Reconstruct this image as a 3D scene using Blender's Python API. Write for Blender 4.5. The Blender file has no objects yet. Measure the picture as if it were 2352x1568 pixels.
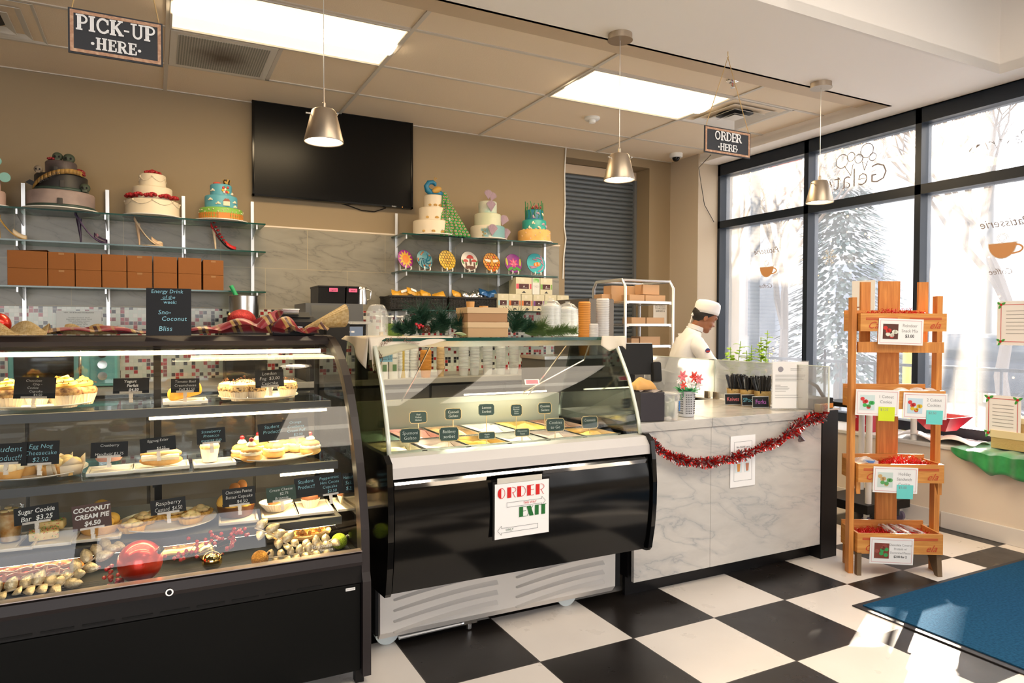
import bpy, bmesh, math, random
from mathutils import Vector, Matrix, Euler
C = bpy.context.scene.collection
SC = bpy.context.scene
R_ = math.radians
PI = math.pi
random.seed(7)
# ---------------- camera ----------------
YAW, PITCH, ROLL, CAMH, FPX = .4777, -.0216, .0035, 1.2825, 1586.18
_F = Vector((math.sin(YAW), math.cos(YAW), 0)); _R = Vector((math.cos(YAW), -math.sin(YAW), 0)); _U = Vector((0, 0, 1))
_F2 = _F*math.cos(PITCH)+_U*math.sin(PITCH); _U2 = _U*math.cos(PITCH)-_F*math.sin(PITCH)
CR = _R*math.cos(ROLL)+_U2*math.sin(ROLL); CU = _U2*math.cos(ROLL)-_R*math.sin(ROLL); CF = _F2
cd = bpy.data.cameras.new('camera'); cd.sensor_width = 36; cd.lens = FPX/2352*36; cd.clip_start = .05; cd.clip_end = 200
co = bpy.data.objects.new('camera', cd); C.objects.link(co)
m3 = Matrix((CR, CU, -CF)).transposed()
co.matrix_world = Matrix.Translation((0, 0, CAMH)) @ m3.to_4x4()
SC.camera = co
SC.view_settings.view_transform = 'Standard'; SC.view_settings.look = 'None'; SC.view_settings.gamma = 1
SC.view_settings.use_curve_mapping = False
SC.view_settings.exposure = 0.46
# ---------------- sky and sun ----------------
w = bpy.data.worlds.new('sky'); SC.world = w; w.use_nodes = True
nt = w.node_tree; bg = nt.nodes['Background']
tc = nt.nodes.new('ShaderNodeTexCoord'); sx = nt.nodes.new('ShaderNodeSeparateXYZ'); cr = nt.nodes.new('ShaderNodeValToRGB')
nt.links.new(tc.outputs['Generated'], sx.inputs[0]); nt.links.new(sx.outputs['Z'], cr.inputs[0]); nt.links.new(cr.outputs[0], bg.inputs[0])
cr.color_ramp.elements[0].color = (1, .96, .92, 1); cr.color_ramp.elements[1].color = (.66, .78, 1, 1); cr.color_ramp.elements[1].position = .9
bg.inputs[1].default_value = 4.6
sd = bpy.data.lights.new('sun', 'SUN'); sd.energy = 24; sd.angle = R_(.6); sd.color = (1, .86, .68)
so = bpy.data.objects.new('sun', sd); C.objects.link(so)
SUND = Vector((-.9, -.436, -.40)).normalized()
so.rotation_euler = SUND.to_track_quat('-Z', 'Y').to_euler(); so.location = (12, 6, 9)
# daylight entering by the shop's two glazed sides
def daylight(name, loc, rot, sx_, sy_, e, col):
    l = bpy.data.lights.new(name, 'AREA'); l.shape = 'RECTANGLE'; l.size = sx_; l.size_y = sy_; l.energy = e; l.color = col
    o = bpy.data.objects.new(name, l); C.objects.link(o); o.location = loc; o.rotation_euler = rot; l.cycles.is_portal = True
    return o
daylight('daylight_east', (5.15, .45, 1.7), (0, R_(90), 0), 2.4, 9.4, 60, (1, .93, .86))
daylight('daylight_street', (-2.1, -4.4, 1.75), (R_(90), 0, 0), 2.7, 2.6, 34, (1, .86, .70))
# ---------------- helpers ----------------
def ray(u, v): return CF + CR*((u-1176)/FPX) + CU*((784-v)/FPX)
def A(u, v, ax, val):
    """the point of plane ax=val that the photo shows at pixel u, v"""
    r = ray(u, v); i = 'XYZ'.index(ax); c = Vector((0, 0, CAMH)); return c + r*((val-c[i])/r[i])
def XU(u, Y, v=760): return A(u, v, 'Y', Y).x
def ZV(u, v, Y): return A(u, v, 'Y', Y).z
class MB:
    """collects shapes for ONE mesh"""
    def __init__(s): s.b = bmesh.new()
    def _m(s, vs, M):
        if M is not None: bmesh.ops.transform(s.b, matrix=M, verts=vs)
    def box(s, c, d, rz=0, bev=0, M=None, rx=0, ry=0):
        g = bmesh.ops.create_cube(s.b, size=1)['verts']
        T = Matrix.Translation(c) @ Euler((rx, ry, rz)).to_matrix().to_4x4() @ Matrix.Diagonal((d[0], d[1], d[2], 1))
        bmesh.ops.transform(s.b, matrix=T, verts=g)
        if bev > 0:
            es = list({e for v in g for e in v.link_edges})
            r = bmesh.ops.bevel(s.b, geom=es, offset=bev, segments=2, affect='EDGES', profile=.5)
            g = list({v for f in r['faces'] for v in f.verts} | {v for v in g if v.is_valid})
        s._m(g, M); return s
    def bb(s, x0, x1, y0, y1, z0, z1, bev=0):
        return s.box(((x0+x1)/2, (y0+y1)/2, (z0+z1)/2), (abs(x1-x0), abs(y1-y0), abs(z1-z0)), bev=bev)
    def cyl(s, c, r1, r2, h, n=24, ax='Z', M=None, caps=True):
        g = bmesh.ops.create_cone(s.b, cap_ends=caps, segments=n, radius1=r1, radius2=r2, depth=h)['verts']
        E = {'Z': Euler((0, 0, 0)), 'X': Euler((0, PI/2, 0)), 'Y': Euler((-PI/2, 0, 0))}[ax]
        bmesh.ops.transform(s.b, matrix=Matrix.Translation(c) @ E.to_matrix().to_4x4(), verts=g)
        s._m(g, M); return s
    def sph(s, c, r, n=16, sc=(1, 1, 1), M=None, rot=(0, 0, 0)):
        g = bmesh.ops.create_uvsphere(s.b, u_segments=n, v_segments=max(6, n*2//3), radius=r)['verts']
        bmesh.ops.transform(s.b, matrix=Matrix.Translation(c) @ Euler(rot).to_matrix().to_4x4() @ Matrix.Diagonal((*sc, 1)), verts=g)
        s._m(g, M); return s
    def ico(s, c, r, n=1, sc=(1, 1, 1)):
        g = bmesh.ops.create_icosphere(s.b, subdivisions=n, radius=r)['verts']
        bmesh.ops.transform(s.b, matrix=Matrix.Translation(c) @ Matrix.Diagonal((*sc, 1)), verts=g); return s
    def lathe(s, pr, n=32, c=(0, 0, 0), flute=0, nf=0, a0=0, a1=2*PI):
        full = a1-a0 > 2*PI-.001; k = n if full else n+1
        rows = []
        for r, z in pr:
            row = []
            for i in range(k):
                a = a0+(a1-a0)*i/n; rr = r*(1+flute*math.cos(nf*a)) if flute else r
                row.append(s.b.verts.new((c[0]+rr*math.cos(a), c[1]+rr*math.sin(a), c[2]+z)))
            rows.append(row)
        for a, b in zip(rows, rows[1:]):
            for i in range(n): 
                j = (i+1) % k
                try: s.b.faces.new((a[i], a[j], b[j], b[i]))
                except ValueError: pass
        return s
    def tube(s, pts, r, n=8, rs=None, closed=False):
        pts = [Vector(p) for p in pts]; rows = []; up = Vector((0, 0, 1)); L = len(pts)
        t0 = (pts[1]-pts[0]).normalized(); nx = t0.cross(up)
        if nx.length < .01: nx = t0.cross(Vector((1, 0, 0)))
        nx.normalize()
        for i, p in enumerate(pts):
            t = (pts[(i+1) % L if closed else min(i+1, L-1)]-pts[i-1 if (i or closed) else 0])
            if t.length < 1e-7: t = t0.copy()
            t.normalize(); nx = (nx-t*nx.dot(t))
            if nx.length < 1e-6: nx = t.orthogonal()
            nx.normalize(); ny = t.cross(nx); rr = rs[i] if rs else r
            rows.append([s.b.verts.new(p+nx*(rr*math.cos(2*PI*k/n))+ny*(rr*math.sin(2*PI*k/n))) for k in range(n)])
        for i in range(L if closed else L-1):
            a, b = rows[i], rows[(i+1) % L]
            for k in range(n): s.b.faces.new((a[k], a[(k+1) % n], b[(k+1) % n], b[k]))
        if not closed:
            s.b.faces.new(rows[0][::-1]); s.b.faces.new(rows[-1])
        return s
    def prism(s, poly, h, M=None, c=(0, 0, 0)):
        """outline in local xy, extruded by h along z"""
        a = [s.b.verts.new((p[0]+c[0], p[1]+c[1], c[2])) for p in poly]; b = [s.b.verts.new((p[0]+c[0], p[1]+c[1], c[2]+h)) for p in poly]
        n = len(poly); fs = [s.b.faces.new(a[::-1]), s.b.faces.new(b)]
        for i in range(n): s.b.faces.new((a[i], a[(i+1) % n], b[(i+1) % n], b[i]))
        s._m(a+b, M); return s
    def profx(s, prof, x0, x1, M=None):
        """closed (y,z) outline extruded along X"""
        a = [s.b.verts.new((x0, y, z)) for y, z in prof]; b = [s.b.verts.new((x1, y, z)) for y, z in prof]; n = len(prof)
        s.b.faces.new(a); s.b.faces.new(b[::-1])
        for i in range(n): s.b.faces.new((a[i], b[i], b[(i+1) % n], a[(i+1) % n]))
        s._m(a+b, M); return s
    def grid(s, nu, nv, fn):
        g = [[s.b.verts.new(fn(i/nu, j/nv)) for j in range(nv+1)] for i in range(nu+1)]
        for i in range(nu):
            for j in range(nv): s.b.faces.new((g[i][j], g[i+1][j], g[i+1][j+1], g[i][j+1]))
        return s
    def quad(s, *p):
        s.b.faces.new([s.b.verts.new(q) for q in p]); return s
    def ribbon(s, pts, w_, y=0, ws=None):
        """flat stroke in the local xz plane"""
        L = len(pts)
        for i in range(L-1):
            s.q = getattr(s, 'q', 0)+1; y -= .00004
            (x0, z0), (x1, z1) = pts[i], pts[i+1]; dx, dz = x1-x0, z1-z0; l = math.hypot(dx, dz) or 1
            ww = (ws[i] if ws else w_)/2; e = ww*.3; nx, nz = -dz/l*ww, dx/l*ww; ex, ez = dx/l*e, dz/l*e
            s.quad((x0+nx-ex, y, z0+nz-ez), (x0-nx-ex, y, z0-nz-ez), (x1-nx+ex, y, z1-nz+ez), (x1+nx+ex, y, z1+nz+ez))
        return s
def sm(me, ang=40):
    for p in me.polygons: p.use_smooth = True
    try: me.set_sharp_from_angle(angle=R_(ang))
    except Exception: pass
def mesh(name, mb, smooth=True, ang=40):
    bmesh.ops.recalc_face_normals(mb.b, faces=mb.b.faces) if len(mb.b.faces) else None
    me = bpy.data.meshes.new(name); mb.b.to_mesh(me); mb.b.free()
    if smooth: sm(me, ang)
    return me
def part(name, mb, mat, parent=None, label=None, loc=(0, 0, 0), rot=(0, 0, 0), smooth=True, solid=0, sub=0, ang=40):
    o = bpy.data.objects.new(name, mesh(name, mb, smooth, ang)); C.objects.link(o)
    o.data.materials.append(mat); o.location = loc; o.rotation_euler = rot
    if parent is not None: o.parent = parent
    if label: o['label'] = label
    if solid:
        md = o.modifiers.new('solid', 'SOLIDIFY'); md.thickness = solid; md.offset = 0
    if sub:
        md = o.modifiers.new('sub', 'SUBSURF'); md.levels = sub; md.render_levels = sub
    return o
def tag(o, label, cat, group=None, kind=None):
    o['label'] = label; o['category'] = cat
    if group: o['group'] = group
    if kind: o['kind'] = kind
    return o
def thing(name, label, cat, loc=(0, 0, 0), rz=0, group=None, rot=None):
    o = bpy.data.objects.new(name, None); C.objects.link(o); o.empty_display_size = .05
    o.location = loc; o.rotation_euler = rot or (0, 0, rz); return tag(o, label, cat, group)
def solo(name, mb, mat, label, cat, loc=(0, 0, 0), rz=0, group=None, rot=None, kind=None, **k):
    return tag(part(name, mb, mat, None, loc=loc, rot=rot or (0, 0, rz), **k), label, cat, group, kind)
def struct(name, mb, mat, **k):
    o = part(name, mb, mat, **k); o['kind'] = 'structure'; return o
def dup(root, loc=None, rz=None, label=None, group=None, scale=None, mats=None):
    r = root.copy(); C.objects.link(r)
    if loc is not None: r.location = loc
    if rz is not None: r.rotation_euler = (0, 0, rz)
    if label: r['label'] = label
    if group: r['group'] = group
    if scale: r.scale = (scale,)*3
    for ch in list(root.children):
        c = ch.copy(); C.objects.link(c); c.parent = r
        for g in ch.children:
            d = g.copy(); C.objects.link(d); d.parent = c
    return r
ORD = ['first', 'second', 'third', 'fourth', 'fifth', 'sixth', 'seventh', 'eighth', 'ninth', 'tenth', 'eleventh', 'twelfth']
# ---------------- materials ----------------
MC = {}
def mat(name, col=(.8, .8, .8), rough=.5, metal=0, spec=.5, emit=None, es=1, trans=0, alpha=1, noise=None, bump=None, coat=0, sub=0, sheen=0, ns=None):
    if name in MC: return MC[name]
    m = bpy.data.materials.new(name); m.use_nodes = True; N = m.node_tree.nodes; L = m.node_tree.links; b = N['Principled BSDF']
    b.inputs['Base Color'].default_value = (*col, 1); b.inputs['Roughness'].default_value = rough; b.inputs['Metallic'].default_value = metal
    b.inputs['Specular IOR Level'].default_value = spec; b.inputs['Alpha'].default_value = alpha
    b.inputs['Transmission Weight'].default_value = trans; b.inputs['Coat Weight'].default_value = coat
    if sub: b.inputs['Subsurface Weight'].default_value = sub; b.inputs['Subsurface Scale'].default_value = .01
    if sheen: b.inputs['Sheen Weight'].default_value = sheen
    if emit: b.inputs['Emission Color'].default_value = (*emit, 1); b.inputs['Emission Strength'].default_value = es
    if noise or bump:
        t = N.new('ShaderNodeTexCoord')
    if noise:      # (scale, second colour, detail, lo, hi)
        sc, c2 = noise[0], noise[1]; n = N.new('ShaderNodeTexNoise'); n.inputs['Scale'].default_value = sc; n.inputs['Detail'].default_value = noise[2] if len(noise) > 2 else 3
        mp = N.new('ShaderNodeMapping'); L.new(t.outputs['Object'], mp.inputs[0]); L.new(mp.outputs[0], n.inputs['Vector'])
        if ns: mp.inputs['Scale'].default_value = ns
        r = N.new('ShaderNodeValToRGB'); lo, hi = (noise[3], noise[4]) if len(noise) > 4 else (.35, .65)
        r.color_ramp.elements[0].position = lo; r.color_ramp.elements[1].position = hi
        r.color_ramp.elements[0].color = (*col, 1); r.color_ramp.elements[1].color = (*c2, 1)
        L.new(n.outputs[0], r.inputs[0]); L.new(r.outputs[0], b.inputs['Base Color'])
    if bump:       # (scale, strength)
        n = N.new('ShaderNodeTexNoise'); n.inputs['Scale'].default_value = bump[0]; n.inputs['Detail'].default_value = 4; L.new(t.outputs['Object'], n.inputs['Vector'])
        bm_ = N.new('ShaderNodeBump'); bm_.inputs['Strength'].default_value = bump[1]; bm_.inputs['Distance'].default_value = .004
        L.new(n.outputs[0], bm_.inputs['Height']); L.new(bm_.outputs[0], b.inputs['Normal'])
    MC[name] = m; return m
def thin_glass(name, tint=(1, 1, 1), refl=.5, rough=.0, haze=0, hc=(1, 1, 1), ior=1.5):
    m = bpy.data.materials.new(name); m.use_nodes = True; N = m.node_tree.nodes; L = m.node_tree.links; N.clear()
    o = N.new('ShaderNodeOutputMaterial'); t = N.new('ShaderNodeBsdfTransparent'); t.inputs[0].default_value = (*tint, 1)
    g = N.new('ShaderNodeBsdfGlossy'); g.inputs['Roughness'].default_value = rough
    f = N.new('ShaderNodeFresnel'); f.inputs[0].default_value = ior; mu = N.new('ShaderNodeMath'); mu.operation = 'MULTIPLY'; mu.inputs[1].default_value = refl
    L.new(f.outputs[0], mu.inputs[0]); x = N.new('ShaderNodeMixShader'); L.new(mu.outputs[0], x.inputs[0]); L.new(t.outputs[0], x.inputs[1]); L.new(g.outputs[0], x.inputs[2])
    last = x
    if haze:
        d = N.new('ShaderNodeBsdfTranslucent'); d.inputs[0].default_value = (*hc, 1); tc_ = N.new('ShaderNodeTexCoord')
        n = N.new('ShaderNodeTexNoise'); n.inputs['Scale'].default_value = 3.5; n.inputs['Detail'].default_value = 6
        mp = N.new('ShaderNodeMapping'); mp.inputs['Scale'].default_value = (1, 1, .35); L.new(tc_.outputs['Object'], mp.inputs[0]); L.new(mp.outputs[0], n.inputs['Vector'])
        mr = N.new('ShaderNodeMapRange'); mr.inputs[1].default_value = .3; mr.inputs[2].default_value = .75; mr.inputs[3].default_value = haze*.55; mr.inputs[4].default_value = haze*1.5
        L.new(n.outputs[0], mr.inputs[0]); y = N.new('ShaderNodeMixShader'); L.new(mr.outputs[0], y.inputs[0]); L.new(x.outputs[0], y.inputs[1]); L.new(d.outputs[0], y.inputs[2]); last = y
    L.new(last.outputs[0], o.inputs[0]); MC[name] = m; return m
def nodes(name):
    m = bpy.data.materials.new(name); m.use_nodes = True; MC[name] = m
    return m, m.node_tree.nodes, m.node_tree.links, m.node_tree.nodes['Principled BSDF']
def mth(N, L, op, a, b=None, c=None):
    n = N.new('ShaderNodeMath'); n.operation = op
    for i, x in enumerate((a, b, c)):
        if x is None: continue
        if isinstance(x, (int, float)): n.inputs[i].default_value = x
        else: L.new(x, n.inputs[i])
    return n.outputs[0]
def mixc(N, L, f, a, b):
    n = N.new('ShaderNodeMix'); n.data_type = 'RGBA'
    if isinstance(f, (int, float)): n.inputs[0].default_value = f
    else: L.new(f, n.inputs[0])
    for i, x in ((6, a), (7, b)):
        if isinstance(x, tuple): n.inputs[i].default_value = (*x, 1)
        else: L.new(x, n.inputs[i])
    return n.outputs[2]
def ramp(N, L, f, stops, const=False):
    r = N.new('ShaderNodeValToRGB'); L.new(f, r.inputs[0]); e = r.color_ramp.elements
    if const: r.color_ramp.interpolation = 'CONSTANT'
    while len(e) < len(stops): e.new(.5)
    for k, (p, c) in enumerate(stops): e[k].position = p; e[k].color = (*c, 1)
    return r.outputs[0]
def objxyz(N, L):
    t = N.new('ShaderNodeTexCoord'); s = N.new('ShaderNodeSeparateXYZ'); L.new(t.outputs['Object'], s.inputs[0]); return t.outputs['Object'], s.outputs
def mix_noise(N, L, vec, scale, detail=4, dist=0, ns=None):
    if ns: mp = N.new('ShaderNodeMapping'); mp.inputs['Scale'].default_value = ns; L.new(vec, mp.inputs[0]); vec = mp.outputs[0]
    n = N.new('ShaderNodeTexNoise'); n.inputs['Scale'].default_value = scale; n.inputs['Detail'].default_value = detail; n.inputs['Distortion'].default_value = dist
    L.new(vec, n.inputs['Vector']); return n.outputs[0]
def marble(name, base, vein, grout, tile=(0.61, .305), off=(0, 0), plane='XZ', rough=.2, stagger=.5, gw=.004):
    m, N, L, b = nodes(name); v, s = objxyz(N, L)
    mp = N.new('ShaderNodeMapping'); mp.inputs['Rotation'].default_value = (0, .65, 0); mp.inputs['Scale'].default_value = (.55, 1, 1.7); L.new(v, mp.inputs[0]); v = mp.outputs[0]
    n1 = mix_noise(N, L, v, 4.5, 14, .5, (1.4, 1, .8)); n2 = mix_noise(N, L, v, 11, 12, .5); n3 = mix_noise(N, L, v, 1.3, 3, .4)
    rid = mth(N, L, 'ABSOLUTE', mth(N, L, 'SUBTRACT', n1, .5))
    c = ramp(N, L, rid, [(0, vein), (.012, tuple(a*.4+q*.6 for a, q in zip(vein, base))), (.07, base)])
    c = mixc(N, L, ramp(N, L, n2, [(.42, (0, 0, 0)), (.75, (.45, .45, .45))]), c, tuple(x*.72 for x in base))
    c = mixc(N, L, ramp(N, L, n3, [(.4, (0, 0, 0)), (.7, (.4, .4, .4))]), c, tuple(min(1, x*1.25) for x in base))
    a_, c_ = {'XZ': (s[0], s[2]), 'XY': (s[0], s[1])}[plane]
    if tile:
        vz = mth(N, L, 'DIVIDE', mth(N, L, 'SUBTRACT', c_, off[1]), tile[1]); row = mth(N, L, 'FLOOR', vz)
        hx = mth(N, L, 'ADD', mth(N, L, 'DIVIDE', mth(N, L, 'SUBTRACT', a_, off[0]), tile[0]), mth(N, L, 'MULTIPLY', row, stagger))
        def ed(x, g): f = mth(N, L, 'FRACT', x); return mth(N, L, 'LESS_THAN', mth(N, L, 'MINIMUM', f, mth(N, L, 'SUBTRACT', 1.0, f)), g)
        g = mth(N, L, 'MAXIMUM', ed(hx, gw/2/tile[0]), ed(vz, gw/2/tile[1])); c = mixc(N, L, g, c, grout)
    L.new(c, b.inputs['Base Color']); b.inputs['Roughness'].default_value = rough; return m
def wood(name, a, c2, rough=.45, ns=(1, 1, 12), scale=3):
    m, N, L, b = nodes(name); v, s = objxyz(N, L); n = mix_noise(N, L, v, scale, 5, .6, ns)
    L.new(ramp(N, L, n, [(.3, a), (.5, c2), (.7, a)]), b.inputs['Base Color']); b.inputs['Roughness'].default_value = rough; return m
# plain stock
WALL = mat('wall_paint', (.30, .225, .135), .75, bump=(220, .06))
WALLR = mat('wall_paint_light', (.74, .64, .52), .7)
CEIL = mat('ceiling_tile', (.80, .67, .51), .9, bump=(160, .25))
GYP = mat('soffit_paint', (.88, .83, .78), .8)
GRIDM = mat('ceiling_grid', (.62, .57, .50), .5)
TAN = mat('soffit_trim', (.60, .47, .33), .6)
BLACK = mat('black_paint', (.007, .006, .006), .4, spec=.25)
BLKG = mat('black_gloss', (.004, .004, .004), .12, spec=.35)
BLKM = mat('black_matte', (.013, .013, .014), .7, spec=.25)
CASEB = mat('case_black', (.003, .003, .0025), .55, spec=.15)
BRONZE = mat('case_bronze', (.028, .022, .022), .42, spec=.3)
WHITE = mat('white_plastic', (.82, .82, .80), .4)
PAPER = mat('white_paper', (.88, .87, .86), .6)
INK = mat('print_ink', (.04, .04, .045), .7)
GREYINK = mat('grey_ink', (.3, .3, .3), .7)
STEEL = mat('steel', (.62, .61, .59), .25, metal=1)
BRUSH = mat('brushed_nickel', (.50, .42, .33), .42, metal=1)
CHROME = mat('chrome', (.8, .8, .8), .08, metal=1)
ALU = mat('aluminium', (.72, .73, .74), .35, metal=.9)
GLASS = thin_glass('clear_glass', (.97, .985, .98), .8)
CASEG = thin_glass('case_glass', (.93, .96, .965), .95)
GELG = thin_glass('gelato_glass', (.90, .955, .93), .9)
SHELFG = thin_glass('shelf_glass', (.72, .86, .80), .8)
EDGEG = mat('glass_edge', (.004, .055, .042), .12, spec=.6)
WING = thin_glass('window_glass', (.97, .97, .97), .6, haze=.15, hc=(1, .95, .88))
KRAFT = mat('kraft_card', (.26, .085, .010), .7, bump=(90, .1))
CHALKB = mat('chalkboard', (.02, .021, .024), .6, spec=.2)
CHALK = mat('chalk_white', (.78, .80, .80), .8)
CHALKC = mat('chalk_blue', (.30, .62, .75), .8)
PORC = mat('porcelain', (.80, .78, .73), .18)
RED = mat('red', (.55, .015, .02), .4)
def text(s, size, m, parent, loc=(0, 0, 0), rot=(PI/2, 0, 0), name='lettering', al='CENTER', shear=0, off=0, sp=1, lsp=1, xs=1, label=None):
    cu = bpy.data.curves.new('t', 'FONT'); cu.body = s; cu.size = size; cu.align_x = al; cu.align_y = 'CENTER'; cu.shear = shear; cu.offset = off
    cu.space_character = sp; cu.space_line = lsp; cu.resolution_u = 2
    t = bpy.data.objects.new('t', cu); C.objects.link(t); bpy.context.view_layer.update()
    me = bpy.data.meshes.new_from_object(t, depsgraph=bpy.context.evaluated_depsgraph_get()); bpy.data.objects.remove(t); bpy.data.curves.remove(cu)
    me.materials.clear(); me.materials.append(m); me.name = name
    o = bpy.data.objects.new(name, me); C.objects.link(o); o.location = loc; o.rotation_euler = rot; o.scale = (xs, 1, 1)
    if parent is not None: o.parent = parent
    if label: o['label'] = label
    return o
# ================= THE ROOM =================
BW, XW, ZC, ZG, YS, XB, YB = 5.505, 4.90, 2.946, 2.86, 3.17, 4.67, 2.45
# floor: black and white checker
m, N, L, b = nodes('checker_floor'); v, s = objxyz(N, L); TS = .4418
fx = mth(N, L, 'DIVIDE', mth(N, L, 'SUBTRACT', s[0], 1.7444), TS); fy = mth(N, L, 'DIVIDE', mth(N, L, 'SUBTRACT', s[1], 2.2725), TS)
par = mth(N, L, 'PINGPONG', mth(N, L, 'ADD', mth(N, L, 'FLOOR', fx), mth(N, L, 'FLOOR', fy)), 1.0)
par = mth(N, L, 'GREATER_THAN', par, .5)
def edge(x): f = mth(N, L, 'FRACT', x); return mth(N, L, 'LESS_THAN', mth(N, L, 'MINIMUM', f, mth(N, L, 'SUBTRACT', 1.0, f)), .0055)
gr = mth(N, L, 'MAXIMUM', edge(fx), edge(fy)); n = mix_noise(N, L, v, 3, 6)
wh = ramp(N, L, n, [(.3, (.78, .71, .64)), (.7, (.84, .77, .70))]); bl = ramp(N, L, n, [(.3, (.012, .010, .009)), (.7, (.018, .014, .012))])
c = mixc(N, L, par, bl, wh); c = mixc(N, L, gr, c, (.06, .05, .045)); L.new(c, b.inputs['Base Color'])
L.new(ramp(N, L, mix_noise(N, L, v, 9, 5), [(.3, (.26, .26, .26)), (.7, (.36, .36, .36))]), b.inputs['Roughness'])
struct('floor', MB().bb(-4, XW+.1, -4.2, BW+.6, -.1, 0), m, smooth=False)
# back wall with the shutter recess
RX0, RX1, RZ = 3.40, 4.384, 2.86
struct('wall_back', MB().bb(-4, RX0, BW, BW+.5, 0, 3.4).bb(RX1, XW+.3, BW, BW+.5, 0, 3.4).bb(RX0, RX1, BW, BW+.5, RZ, 3.4).bb(RX0, RX1, BW+.35, BW+.5, 0, RZ), WALL, smooth=False)
# marble tiles and mosaic band on the back wall
MARW = marble('marble_wall_tiles', (.28, .255, .20), (.17,.155,.125), (.40, .33, .22), (.62, .305), (.745, 1.412), 'XZ', .28)
struct('trim_1', MB().bb(-4, 3.33, BW-.014, BW, 1.405, 2.026), MARW, smooth=False)
m, N, L, b = nodes('glass_mosaic'); v, s = objxyz(N, L); t = .0262
gx = mth(N, L, 'DIVIDE', s[0], t); gz = mth(N, L, 'DIVIDE', s[2], t); cv = N.new('ShaderNodeCombineXYZ'); L.new(mth(N, L, 'FLOOR', gx), cv.inputs[0]); L.new(mth(N, L, 'FLOOR', gz), cv.inputs[1])
wn = N.new('ShaderNodeTexWhiteNoise'); wn.noise_dimensions = '3D'; L.new(cv.outputs[0], wn.inputs[0])
c = ramp(N, L, wn.outputs[0], [(0, (.66, .66, .58)), (.32, (.56, .60, .52)), (.62, (.025, .025, .03)), (.80, (.38, .02, .025)), (.93, (.20, .02, .02))], True)
def e2(x): f = mth(N, L, 'FRACT', x); return mth(N, L, 'LESS_THAN', mth(N, L, 'MINIMUM', f, mth(N, L, 'SUBTRACT', 1.0, f)), .045)
c = mixc(N, L, mth(N, L, 'MAXIMUM', e2(gx), e2(gz)), c, (.58, .55, .49)); L.new(c, b.inputs['Base Color']); b.inputs['Roughness'].default_value = .12
struct('trim_2', MB().bb(-4, 3.33, BW-.012, BW, .86, 1.405), m, smooth=False)
struct('trim_3', MB().bb(-4, 3.34, BW-.018, BW, 2.026, 2.038), WALLR, smooth=False)
# corner column beside the windows, side and street walls
struct('wall_column', MB().bb(4.65, XW+.3, 5.10, BW, 0, ZC), mat('column_paint', (.50, .42, .32), .75), smooth=False)
struct('wall_left', MB().bb(-4.1, -4, -4.2, BW, 0, 3.6), WALL, smooth=False)
struct('wall_street', MB().bb(-4, XW, -4.3, -4.2, 0, .5).bb(-4, XW, -4.3, -4.2, 3.0, 3.6).bb(-4, -3.4, -4.3, -4.2, .5, 3).bb(-.8, -.6, -4.3, -4.2, .5, 3).bb(1.2, XW, -4.3, -4.2, .5, 3), WALL, smooth=False)
# window side: low wall with ledge, baseboard
struct('wall_right', MB().bb(4.50, 4.62, -4.2, 5.10, 0, .505).bb(XW-.02, XW+.12, -4.2, 5.10, 0, .505).bb(XW-.02, XW+.12, -4.2, 5.1, ZG+.0, 3.6), WALLR, smooth=False)
struct('trim_4', MB().bb(4.49, XW, -4.2, 5.10, .505, .53, .004), mat('ledge_paint', (.72, .70, .66), .4), smooth=False)
bbm = mat('baseboard_tile', (.70, .66, .61), .3)
bm = MB(); y = 5.1
while y > -1: bm.bb(4.485, 4.5, y-.604, y-.004, 0, .105, .003); y -= .61
struct('baseboard_right', bm, bbm, smooth=False)
# ceilings
struct('ceiling', MB().bb(-4, XB+.02, YS-.02, BW, ZC, ZC+.08), CEIL, smooth=False)
gm = MB(); ci = lambda i: .0773+i*1.2192; cj = lambda j: 3.7264+j*.6096
for j in (-1, 0, 1, 2): gm.bb(-4, XB, cj(j)-.012, cj(j)+.012, ZC-.006, ZC)
for i in range(-3, 4): gm.bb(ci(i)-.012, ci(i)+.012, YS, BW, ZC-.008, ZC)
gm.bb(.687-.012, .687+.012, 4.336, 4.946, ZC-.006, ZC).bb(4.345-.012, 4.345+.012, 3.726, 4.336, ZC-.006, ZC)
gm.bb(-4, XB, BW-.02, BW, ZC-.006, ZC)
struct('trim_5', gm, GRIDM, smooth=False)
struct('trim_6', MB().bb(-4, XB, YS, YS+.265, ZC-.02, ZC), TAN, smooth=False)
struct('ceiling_soffit', MB().bb(-4, XW, YB, YS, ZG, ZG+.06).bb(XB, XW, YS, 5.10, ZG, ZG+.06).bb(XB, XW, -4.2, YB, ZG, ZG+.06)
       .bb(-4, XB, YS-.02, YS, ZG, ZC).bb(XB, XB+.02, YS, BW, ZG, ZC+.05)
       .bb(-4, XB, YB, YB+.02, ZG, 3.45).bb(XB, XB+.02, -4.2, YB, ZG, 3.45), GYP, smooth=False)
struct('ceiling_open', MB().bb(-4, XW, -4.2, YB, 3.45, 3.6), mat('open_ceiling_black', (.02, .02, .02), .8), smooth=False)
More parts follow.
